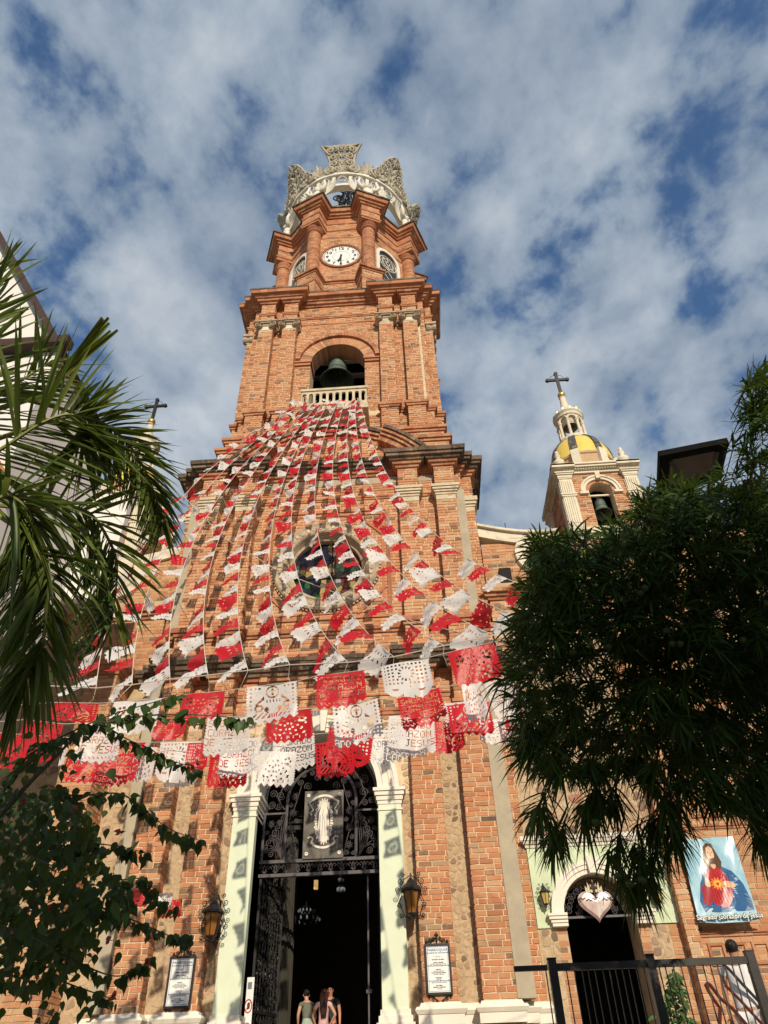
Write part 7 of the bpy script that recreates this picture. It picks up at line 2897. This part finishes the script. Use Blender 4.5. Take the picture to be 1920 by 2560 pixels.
def branch(pxs, d, r_=0.009, n=30, dens=1.0, name='branch', s=1.0):
    Q = [at(x, y, D=d + 0.05 * math.sin(i * 2.1)) for i, (x, y) in enumerate(pxs)]
    C = catmull(Q, n)
    b = MB()
    b.tube([tuple(c) for c in C], r_, 5, taper=lambda q: 1.2 - 0.85 * q)
    b.build(name, M['twig'], vine)
    for i, c in enumerate(C):
        for _ in range(3):
            if random.random() < 0.62 * dens:
                vleaf(c + np.array([random.gauss(0, 0.018), random.gauss(0, 0.03), random.gauss(-0.008, 0.012)]), s)
    return C


branch([(-10, 2010), (60, 1900), (130, 1855), (210, 1815), (290, 1783), (390, 1754), (445, 1735)], 4.5, 0.007, 34, 0.9)
branch([(20, 1950), (90, 1895), (170, 1848), (250, 1812), (330, 1793), (440, 1786), (560, 1792), (614, 1806)], 4.45, 0.008, 44, 1.0)
branch([(150, 1990), (216, 1988), (300, 1985), (358, 2022), (420, 2070), (500, 2102)], 4.5, 0.006, 34, 1.1)
branch([(160, 2120), (236, 2110), (304, 2118), (365, 2132)], 4.6, 0.005, 24, 1.2)
branch([(200, 2250), (287, 2282), (360, 2312), (432, 2342), (474, 2340)], 4.6, 0.006, 30, 1.1)
branch([(240, 1800), (318, 1848), (375, 1872), (415, 1898), (506, 1922)], 4.55, 0.005, 28, 0.9)
branch([(150, 2380), (243, 2428), (300, 2440), (340, 2418), (380, 2404)], 4.6, 0.005, 26, 0.9)
branch([(120, 2440), (200, 2470), (260, 2490), (285, 2500)], 4.6, 0.005, 18, 0.8)
branch([(300, 2200), (360, 2195), (365, 2200), (400, 2240), (440, 2280)], 4.8, 0.004, 18, 1.0)
branch([(60, 1700), (160, 1640), (240, 1590), (268, 1500), (232, 1430), (200, 1410)], 4.6, 0.005, 30, 0.8)
branch([(0, 1660), (60, 1640), (120, 1600), (200, 1540), (265, 1490)], 4.5, 0.006, 26, 0.4)
branch([(-20, 2060), (70, 1960), (150, 1880), (210, 1815)], 4.35, 0.016, 20, 0.2)
branch([(-20, 2080), (60, 2130), (120, 2160), (150, 2170)], 4.3, 0.006, 14, 0.5)
branch([(-20, 2310), (50, 2330), (110, 2360), (190, 2420)], 4.3, 0.006, 16, 0.6)
vine_px = [(-40, 1960), (60, 1985), (120, 1960), (170, 1995), (215, 2010), (250, 2060), (245, 2120), (270, 2170), (310, 2210), (340, 2240), (330, 2290), (280, 2300), (250, 2350), (200, 2400), (150, 2450), (90, 2480), (-40, 2470)]
cnt = 0
while cnt < 1250:
    x, y = U(-40, 345), U(1955, 2485)
    if inside(vine_px, x, y):
        vleaf(at(x, y, D=4.35 + 1.1 * random.random()), U(0.85, 1.3), 0.8)
        cnt += 1
for _ in range(230):
    x, y = random.gauss(110, 90), U(1830, 2560)
    vleaf(at(x, y, D=4.5 + 0.6 * random.random()), U(0.8, 1.1), 0.9)
strips('foliage', M['leaf_vine'], LP, LD, LN, LL, LW, (0.30, 0.98, 1.02, 0.74, 0.30, 0.03), LDR, vine, fold=0.3)
for px, py in ((58, 2003), (190, 2025), (483, 1918), (494, 1908), (365, 2408), (372, 2402), (286, 2490), (130, 2270), (112, 2300), (272, 2350), (20, 2330), (70, 1960), (300, 2080)):
    c = at(px, py, D=4.4)
    P, D, N, L, W = [], [], [], [], []
    for q in range(7):
        P.append(c)
        D.append(unit([random.gauss(0, 1), random.gauss(0, 1), random.gauss(0.1, 0.8)]))
        N.append(unit([random.gauss(0, 1), -1, random.gauss(0, 1)]))
        L.append(U(0.025, 0.04))
        W.append(U(0.010, 0.015))
    strips('blossom', M['bract'], P, D, N, L, W, (0.3, 1, 1, 0.6, 0.05), None, vine, fold=0.3)

# ------------------------------------------------------------------ street lantern at upper right
sl = thing('street_lantern', 'big dark square lantern head seen from below above the right tree', 'street lamp', tuple(at(1730, 1190, D=6.6)))
qd = lambda x, y, d: Vector(at(x, y, D=d))
TL, TR_, BR, BL = qd(1644, 1128, 6.25), qd(1817, 1094, 6.25), qd(1797, 1190, 7.0), qd(1640, 1233, 7.0)
cen = (TL + TR_ + BR + BL) / 4
ax = (TR_ - TL).cross(BL - TL).normalized()
if ax.z < 0:
    ax = -ax
b = MB()
inn = lambda p, k: cen + (p - cen) * k
apex = cen + ax * 0.13
ring_o = [TL, TR_, BR, BL]
lip = [p - ax * 0.05 for p in ring_o]
tops = [inn(p, 0.35) + ax * 0.10 for p in ring_o]
V = ring_o + lip + tops + [apex]
F = []
for i in range(4):
    j = (i + 1) % 4
    F += [(i, j, 8 + j, 8 + i), (4 + i, 4 + j, j, i), (8 + i, 8 + j, 12)]
b.add(V, F)
b.build('hood', M['lamp_black'], sl)
b = MB()
mid = [inn(p, 0.68) - ax * 0.045 for p in ring_o]
V = lip + mid
b.add(V, [(i, (i + 1) % 4, 4 + (i + 1) % 4, 4 + i) for i in range(4)])
b.build('hood_rim', M['lamp_black'], sl)
b = MB()
b.add([p + ax * 0.012 for p in mid], [(0, 1, 2, 3)])
b.build('ceiling_panel', m_plain('lantern_panel', (0.12, 0.085, 0.068), 0.6, 0.2, 5, None, 0.0), sl)
b = MB()
b.bar(inn(TL, 0.68) - ax * 0.055, cen + (BR - cen) * 0.1 + (BL - cen) * 0.15 - ax * 0.35, 0.03)
b.bar(inn(BL, 0.68) - ax * 0.055, cen - ax * 0.42, 0.03)
b.bar(inn(BR, 0.68) - ax * 0.055, cen - ax * 0.42, 0.03)
b.bar(inn(TR_, 0.68) - ax * 0.055, cen - ax * 0.42, 0.03)
b.build('strut', M['grey_soffit'], sl, kind='stuff')
b = MB()
foot = cen - ax * 0.40
b.tube([foot, (foot.x, foot.y, foot.z - 0.3), (foot.x, foot.y, 0.0)], 0.045, 8)
b.build('pole', M['steel'], sl)
# ------------------------------------------------------------------ cut-paper flags
FONT = {'A': '01110 10001 10001 11111 10001 10001 10001', 'C': '01111 10000 10000 10000 10000 10000 01111', 'D': '11110 10001 10001 10001 10001 10001 11110', 'E': '11111 10000 10000 11110 10000 10000 11111',
        'G': '01111 10000 10000 10011 10001 10001 01111', 'J': '00111 00010 00010 00010 00010 10010 01100', 'N': '10001 11001 10101 10101 10011 10001 10001', 'O': '01110 10001 10001 10001 10001 10001 01110',
        'R': '11110 10001 10001 11110 10100 10010 10001', 'S': '01111 10000 10000 01110 00001 00001 11110', 'U': '10001 10001 10001 10001 10001 10001 01110', 'Z': '11111 00001 00010 00100 01000 10000 11111', ' ': '00000 ' * 7}
GW, GH = 48, 38


def base_mask(w, h, tooth=4):
    m = np.ones((h, w), bool)
    for i in range(w):
        k = i % (tooth * 2)
        k = min(k, 2 * tooth - 1 - k)
        for j in range(tooth - 1 - k if tooth - 1 - k > 0 else 0):
            m[h - 1 - j, i] = False
    for j in range(2, h, 3):
        m[j, 0] = m[j, w - 1] = False
    return m


def mask_text():
    m = base_mask(GW, GH)
    for r_, word in enumerate(('SAGRADO', 'CORAZON', 'DE JESUS')):
        wpx = len(word) * 6 - 1
        x0 = (GW - wpx) // 2
        for k, ch in enumerate(word):
            for j, row in enumerate(FONT[ch].split()[:7]):
                for i, bit in enumerate(row):
                    if bit == '1' and 1 <= x0 + k * 6 + i < GW - 1:
                        m[3 + r_ * 9 + j, x0 + k * 6 + i] = False
    for i in range(4, GW - 4, 4):
        m[31, i] = m[32, i + 1] = False
    m[33, 10:12] = m[33, 36:38] = False
    return m


def mask_grid():
    m = base_mask(GW, GH)
    yy, xx = np.mgrid[0:GH, 0:GW]
    g = (xx % 4 >= 2) & (yy % 4 >= 2) & (xx > 2) & (xx < GW - 3) & (yy > 1) & (yy < 30)
    d = np.hypot(xx - 23.5, (yy - 12.5))
    m[g & (d > 10)] = False
    a = np.arctan2(yy - 12.5, xx - 23.5)
    m[(d > 5.5) & (d < 8.5) & (np.sin(a * 12) > 0.35)] = False
    for cx in (11, 36):
        d2 = np.hypot(xx - cx, yy - 27)
        m[(d2 < 10) & (yy > 25)] = True
        m[(d2 < 4) & (yy > 28)] = False
    stem = (abs(xx - 23.5) < 2.5) & (yy > 20)
    m[stem] = True
    cut = (abs(xx - 23.5) > 3) & (np.hypot(xx - 11, yy - 27) > 10.5) & (np.hypot(xx - 36, yy - 27) > 10.5) & (yy > 31)
    m[cut] = False
    m[(np.hypot(xx - 23.5, yy - 36) < 5) & (yy > 31)] = True
    return m


def mask_chalice():
    m = base_mask(GW, GH)
    yy, xx = np.mgrid[0:GH, 0:GW]
    ax = abs(xx - 23.5)
    for i in range(3, GW - 4, 4):
        if abs(i - 23) > 9:
            m[2:4, i:i + 2] = False
    for j in range(6, 24, 4):
        m[j:j + 2, 3:5] = m[j:j + 2, GW - 5:GW - 3] = False
    d = np.hypot(xx - 23.5, yy - 7)
    m[(d > 5) & (d < 6.2)] = False
    m[(ax < 1) & (yy > 3) & (yy < 11)] = False
    m[(abs(yy - 6) < 1) & (ax < 3)] = False
    m[(yy > 14) & (yy < 18) & (ax < 8) & (xx % 3 == 0)] = False
    for s in (1, -1):
        dx = s * (xx - 23.5)
        m[(dx > 8) & (dx < 16) & (abs((yy - 12) - (dx - 8) * 0.9) < 1.6)] = False
        m[(np.hypot(dx - 13, yy - 22) < 4) & (np.hypot(dx - 13, yy - 22) > 2)] = False
        m[(np.hypot(dx - 6, yy - 24) < 2.4)] = False
        m[(dx > 3) & (dx < 18) & (yy > 26) & (yy < 33) & ((xx + yy) % 5 < 2)] = False
    m[(yy > 28) & (yy < 33) & (ax < 4) & (xx % 2 == 0)] = False
    return m


def mask_flower():
    m = base_mask(GW, GH)
    yy, xx = np.mgrid[0:GH, 0:GW]
    for cx, cy in ((10, 10), (37, 10)):
        for k in range(5):
            a = 2 * PI * k / 5
            m[np.hypot(xx - cx - 3.2 * math.cos(a), yy - cy - 3.2 * math.sin(a)) < 1.5] = False
    a = np.arctan2(yy - 18, xx - 23.5)
    d = np.hypot(xx - 23.5, yy - 18)
    for r0 in (8, 12, 16):
        m[(d > r0) & (d < r0 + 2) & (np.sin(a * 9 + r0) > 0.6) & (yy > 8) & (yy < 33)] = False
    m[(d < 5) & (d > 3) & (np.sin(a * 6) > 0)] = False
    for i in range(4, GW - 4, 6):
        m[30:33, i] = False
    return m


def mask_small(kind):
    w, h = 22, 18
    m = base_mask(w, h, 2)
    yy, xx = np.mgrid[0:h, 0:w]
    rr = random.Random(kind)
    if kind % 3 == 0:
        m[(xx % 4 == 1) & (yy % 4 == 1) & (yy < 14) & (np.hypot(xx - 10.5, yy - 7) > 4) & (xx > 0)] = False
    elif kind % 3 == 1:
        for r0 in (3, 8):
            m[(yy >= r0) & (yy < r0 + 2) & (xx > 2) & (xx < 19) & (xx % 3 == 0)] = False
    else:
        d = np.hypot(xx - 10.5, (yy - 8) * 1.1)
        m[(d > 4.5) & (d < 6) & ((xx + 2 * yy) % 4 < 2)] = False
        m[(d < 1.2)] = False
    for _ in range(5):
        m[rr.randint(2, h - 5), rr.randint(2, w - 3)] = False
    return m


def sheet_mesh(name, m, f):
    """a thin sheet with holes: the cells of mask m, bent by f(u, v) -> (x, y, z)"""
    h, w = m.shape
    idx = -np.ones((h + 1, w + 1), int)
    V, F = [], []

    def vid(j, i):
        if idx[j, i] < 0:
            idx[j, i] = len(V)
            V.append(f(i / w, j / h))
        return idx[j, i]
    for j in range(h):
        i = 0
        for i in range(w):
            if m[j, i]:
                F.append((vid(j, i), vid(j, i + 1), vid(j + 1, i + 1), vid(j + 1, i)))
    me = bpy.data.meshes.new(name)
    me.from_pydata(V, [], F)
    me.materials.append(M['paper_white'])
    me.polygons.foreach_set('use_smooth', [True] * len(me.polygons))
    me.update()
    return me


BIG = {}
for nm, fn in (('text', mask_text), ('grid', mask_grid), ('chalice', mask_chalice), ('flower', mask_flower)):
    for k in range(2):
        ph = U(0, 6)
        BIG[nm, k] = sheet_mesh('cut_paper_sheet', fn(), lambda u, v, k=k, ph=ph: (u + 0.02 * v * math.sin(4 * u + ph), (0.05 + 0.03 * k) * math.sin(6 * u + ph + v) * (0.25 + v) + 0.035 * math.sin(11 * u + 3 * v + ph) * v, -v + 0.03 * math.sin(5 * u + ph) * v))
SMALL = []
for k in range(12):
    ph, cur = U(0, 6), U(-0.2, 0.35)
    mk = mask_small(k)
    SMALL.append(sheet_mesh('cut_paper_sheet', mk, lambda u, v, ph=ph, cur=cur: (u + 0.10 * v * math.sin(3 * u + ph), 0.13 * math.sin(5 * u + ph) * (0.2 + v) + cur * v * v * (0.3 + u * 0.7) + 0.05 * math.sin(9 * v + 7 * u + ph) * v, -v * (1 - 0.10 * abs(cur)) + 0.10 * v * math.sin(4 * u + ph))))


def put_flag(me, col, T, t, h, w, ht, label, group):
    o = bpy.data.objects.new('paper_flag', me)
    COL.objects.link(o)
    o.material_slots[0].link = 'OBJECT'
    o.material_slots[0].material = M['paper_' + col]
    t, h = Vector(t).normalized(), Vector(h)
    h = (h - t * h.dot(t)).normalized()
    y = t.cross(-h) * -1
    y = (-h).cross(t)
    o.matrix_world = Matrix(((t.x * w, y.x * w, -h.x * ht, T[0]), (t.y * w, y.y * w, -h.y * ht, T[1]), (t.z * w, y.z * w, -h.z * ht, T[2]), (0, 0, 0, 1)))
    return tag(o, label, 'paper flag', group)


ORD = ['first', 'second', 'third', 'fourth', 'fifth', 'sixth', 'seventh', 'eighth', 'ninth', 'tenth', 'eleventh', 'twelfth', 'thirteenth', 'fourteenth', 'fifteenth', 'sixteenth', 'seventeenth', 'eighteenth', 'nineteenth', 'twentieth'] + ['%dth' % i if i % 10 not in (1, 2, 3) else '%d%s' % (i, {1: 'st', 2: 'nd', 3: 'rd'}[i % 10]) for i in range(21, 60)]

# strings of small flags from the balcony down to a line over the forecourt
ROPES = [((240, 1720), -2.5, -1.42), ((330, 1712), -2.2, -1.22), ((425, 1698), -1.95, -0.98), ((520, 1688), -1.7, -0.72), ((620, 1676), -1.4, -0.52), ((724, 1662), -1.1, -0.38), ((870, 1656), -1.15, -0.12),
         ((985, 1642), -1.0, 0.26), ((1110, 1614), -0.9, 0.56), ((1235, 1588), -0.8, 0.84), ((1310, 1546), -0.55, 0.98), ((1400, 1490), -0.3, 1.16)]
rope_m = m_plain('string', (0.62, 0.56, 0.46), 0.9, 0.1, 20, None, 0.0)
cand = []
ends = []
random.seed(33)
for ri, (bp, bow, ax_) in enumerate(ROPES):
    YE = -10.6
    A, Bp = np.array([ax_, 0.34, 25.15]), at(*bp, Y=YE)
    ends.append(Bp)
    c = 0.45

    def pt(s, A=A, Bp=Bp, bow=bow, c=c):
        p = A + (Bp - A) * s
        p[2] = A[2] + (Bp[2] - A[2]) * (s + c * s * (1 - s))
        p[0] += bow * 4 * s * (1 - s) * (1.35 - 0.7 * s)
        return p
    S = np.linspace(0, 1, 201)
    PP = np.array([pt(s) for s in S])
    cum = np.concatenate([[0], np.cumsum(np.linalg.norm(np.diff(PP, axis=0), axis=1))])
    tot = cum[-1]
    r = MB()
    r.tube([tuple(p) for p in PP[::5]], 0.007, 4)
    o = r.build('string', rope_m)
    tag(o, 'thin string of red and white flags, %s from the left, running down from the balcony' % ORD[ri], 'string', 'flag strings from the balcony')
    # spacing grows a little down the string
    pos, d = [], tot - 0.12 - U(0, 0.12)
    drift = U(0.92, 1.10)
    while d > 0.25:
        f = d / tot
        sp_ = (0.46 + 0.42 * f ** 2) * drift * U(0.95, 1.05)
        pos.append((d, sp_))
        d -= sp_
    for k, (d, sp_) in enumerate(pos):
        w = sp_ * (0.92 - 0.26 * d / tot + U(-0.06, 0.03))
        i1, i0 = np.searchsorted(cum, d), np.searchsorted(cum, max(0.01, d - w))
        p1, p0 = PP[min(i1, 200)], PP[min(i0, 200)]
        cand.append((ri, k, p0, p1, 'white' if k % 2 == 0 else 'red', w))
NBIG = 44
# the nearest flags are objects of their own, the small far ones at the top are one mass
cand.sort(key=lambda q: np.linalg.norm(q[2] - CAM))
far_w, far_r = [], []
for n_, (ri, k, p0, p1, col, w) in enumerate(cand):
    t = unit(p1 - p0)
    wind = np.array([-0.70 + random.gauss(0, 0.28), -0.05 + random.gauss(0, 0.25), -0.55 + random.gauss(0, 0.3)])
    me = random.choice(SMALL)
    fr_ = min(1.0, np.linalg.norm(p0 - CAM) / 30.0)
    ht = w * random.uniform(0.74, 0.94) * (1.04 - 0.22 * fr_)
    lw = np.linalg.norm(p1 - p0)
    if n_ < 300 - NBIG:
        lab = '%s paper flag, %s from the lower end of the %s flag string from the left' % (col, ORD[k], ORD[ri])
        put_flag(me, col, p0, t, wind, lw, ht, lab, 'small paper flags on the strings')
    else:
        h = unit(wind - t * np.dot(t, wind))
        (far_w if col == 'white' else far_r).append((me, p0, t, h, lw, ht))
V, F, mi = [], [], []
for mat_i, lst in enumerate((far_w, far_r)):
    for me, p0, t, h, lw, ht in lst:
        y = np.cross(-h, t)
        o_ = len(V)
        for v in me.vertices:
            V.append(tuple(p0 + t * lw * v.co.x + y * lw * v.co.y - h * ht * v.co.z))
        for p in me.polygons:
            F.append(tuple(o_ + i for i in p.vertices))
            mi.append(mat_i)
me = bpy.data.meshes.new('far_paper_flags')
me.from_pydata(V, [], F)
me.materials.append(M['paper_white'])
me.materials.append(M['paper_red'])
me.polygons.foreach_set('material_index', mi)
me.polygons.foreach_set('use_smooth', [True] * len(F))
me.update()
o = bpy.data.objects.new('far_paper_flags', me)
COL.objects.link(o)
o['kind'] = 'stuff'
tag(o, 'mass of small red and white paper flags near the balcony end of the strings', 'paper flags')
r = MB()
E_ = sorted(ends, key=lambda p: p[0])
r.tube([tuple(E_[0] + np.array([-4.5, 0.3, 0.6]))] + [tuple(p) for p in E_] + [tuple(E_[-1] + np.array([4.0, 0.2, 1.0]))], 0.009, 4)
tag(r.build('cable', rope_m), 'thin cable across the forecourt holding the lower ends of the flag strings', 'cable')
# tails of string below the last flags
r = MB()
for p in ends:
    for _ in range(1):
        r.tube([tuple(p), tuple(p + np.array([U(-0.1, 0.05), U(-0.1, 0.1), -0.18])), tuple(p + np.array([U(-0.2, 0.1), 0, -0.34]))], 0.004, 3)
o = r.build('string_ends', rope_m)
o['kind'] = 'stuff'
tag(o, 'loose string ends hanging below the last small flags', 'string')
# the long loose cord that crosses the round window
q = lambda x, y, Y: tuple(at(x, y, Y=Y))
r = MB()
r.tube([q(330, 1100, -3), q(400, 1180, -3.5), q(560, 1345, -4.5), q(700, 1430, -5.5), q(860, 1490, -6.5), q(950, 1530, -7.5), q(1060, 1560, -8.5), q(1270, 1610, -10)], 0.010, 4)
tag(r.build('cord', rope_m), 'pale loose cord slanting across the front of the round window', 'cord')

# big flags on three lines close to the camera
ROW = {'top': [], 'middle': [], 'lowest': []}
BF = [('top', 131, 1756, 248, 1758, 44, 'red', 'chalice'), ('top', 286, 1756, 405, 1746, 78, 'white', 'flower'), ('top', 456, 1737, 563, 1727, 66, 'red', 'flower'), ('top', 618, 1719, 742, 1703, 84, 'white', 'chalice'),
      ('top', 792, 1690, 911, 1675, 90, 'red', 'text'), ('top', 951, 1667, 1070, 1644, 90, 'white', 'grid'), ('top', 1118, 1632, 1234, 1605, 88, 'red', 'flower'),
      ('middle', 62, 1799, 160, 1810, 86, 'red', 'chalice'), ('middle', 210, 1808, 318, 1812, 88, 'white', 'text'), ('middle', 390, 1803, 468, 1799, 48, 'red', 'grid'), ('middle', 519, 1794, 625, 1790, 84, 'white', 'text'), ('middle', 665, 1784, 779, 1771, 68, 'red', 'flower'),
      ('middle', 831, 1770, 944, 1747, 95, 'white', 'chalice'), ('middle', 992, 1748, 1098, 1718, 84, 'red', 'text'), ('middle', 1152, 1712, 1204, 1704, 86, 'white', 'flower'), ('middle', 1206, 1700, 1268, 1680, 112, 'white', 'grid'), ('middle', 1276, 1722, 1336, 1732, 82, 'white', 'text'),
      ('lowest', -5, 1834, 82, 1840, 78, 'red', 'flower'), ('lowest', 158, 1858, 170, 1857, 50, 'white', 'flower'), ('lowest', 172, 1880, 258, 1882, 70, 'red', 'chalice'), ('lowest', 268, 1858, 365, 1856, 102, 'red', 'text'), ('lowest', 338, 1866, 394, 1868, 74, 'white', 'flower'),
      ('lowest', 401, 1855, 503, 1852, 88, 'white', 'grid'), ('lowest', 470, 1858, 524, 1855, 66, 'red', 'grid'), ('lowest', 415, 1930, 494, 1926, 34, 'white', 'text'), ('lowest', 525, 1887, 622, 1884, 72, 'red', 'flower'), ('lowest', 556, 1850, 652, 1842, 86, 'white', 'text'),
      ('lowest', 650, 1878, 742, 1880, 78, 'white', 'flower'), ('lowest', 683, 1845, 786, 1833, 76, 'white', 'text'), ('lowest', 787, 1859, 882, 1849, 76, 'red', 'chalice'), ('lowest', 822, 1820, 934, 1835, 74, 'red', 'grid'), ('lowest', 926, 1829, 1012, 1820, 78, 'white', 'text'),
      ('lowest', 972, 1791, 1086, 1798, 92, 'white', 'text'), ('lowest', 1074, 1804, 1154, 1800, 78, 'red', 'grid'), ('lowest', 1106, 1760, 1172, 1752, 72, 'white', 'chalice'), ('lowest', 1116, 1764, 1223, 1753, 80, 'red', 'chalice'), ('lowest', 1254, 1762, 1312, 1756, 66, 'red', 'flower'),
      ('lowest', 1196, 1800, 1300, 1796, 60, 'white', 'flower'), ('porch', 332, 2226, 394, 2222, 34, 'red', 'flower'), ('porch', 372, 2236, 432, 2232, 30, 'white', 'grid'), ('porch', 398, 2252, 456, 2248, 36, 'red', 'chalice')]
DEP = {'top': 7.15, 'middle': 7.7, 'lowest': 8.3, 'porch': 9.0}
cntr = {}
pts_by_row = {}
for row, x0, y0, x1, y1, hp, col, pat in BF:
    i = cntr.get(row, 0)
    cntr[row] = i + 1
    d = DEP[row] + (0.12 * (i % 3) if row == 'lowest' else 0.02 * (i % 2))
    T0, T1 = at(x0, y0, D=d), at(x1, y1, D=d)
    w = float(np.linalg.norm(T1 - T0))
    ht = hp * d / FPX * 1.12
    h = np.array([U(-0.12, 0.14), U(-0.22, 0.16), -1.0])
    word = {'text': 'lettered', 'grid': 'square grid', 'chalice': 'chalice pattern', 'flower': 'flower pattern'}[pat]
    where = {'top': 'top row of big flags', 'middle': 'middle row of big flags', 'lowest': 'lowest row of big flags', 'porch': 'short row behind the vine'}[row]
    put_flag(BIG[pat, i % 2], col, T0, T1 - T0, h, w, ht, 'big %s %s paper flag, %s from left in the %s' % (col, word, ORD[i], where), 'big paper flags over the forecourt')
    pts_by_row.setdefault(row, []).extend([(x0, y0, d), (x1, y1, d)])
for row in ('top', 'middle', 'lowest'):
    pts = sorted(pts_by_row[row])
    if row == 'lowest':
        pts = [(-60, 1828, 8.4), (82, 1838, 8.4), (365, 1856, 8.4), (520, 1852, 8.4), (740, 1840, 8.4), (930, 1822, 8.4), (1086, 1798, 8.4), (1312, 1754, 8.4), (1450, 1735, 8.4)]
    else:
        pts = [(pts[0][0] - 150, pts[0][1] + 12, pts[0][2])] + pts + [(pts[-1][0] + 160, pts[-1][1] - 30, pts[-1][2])]
    r = MB()
    r.tube([tuple(at(x, y, D=d)) for x, y, d in pts], 0.004, 4)
    tag(r.build('cable', rope_m), 'thin cable carrying the %s row of big paper flags' % row, 'cable')
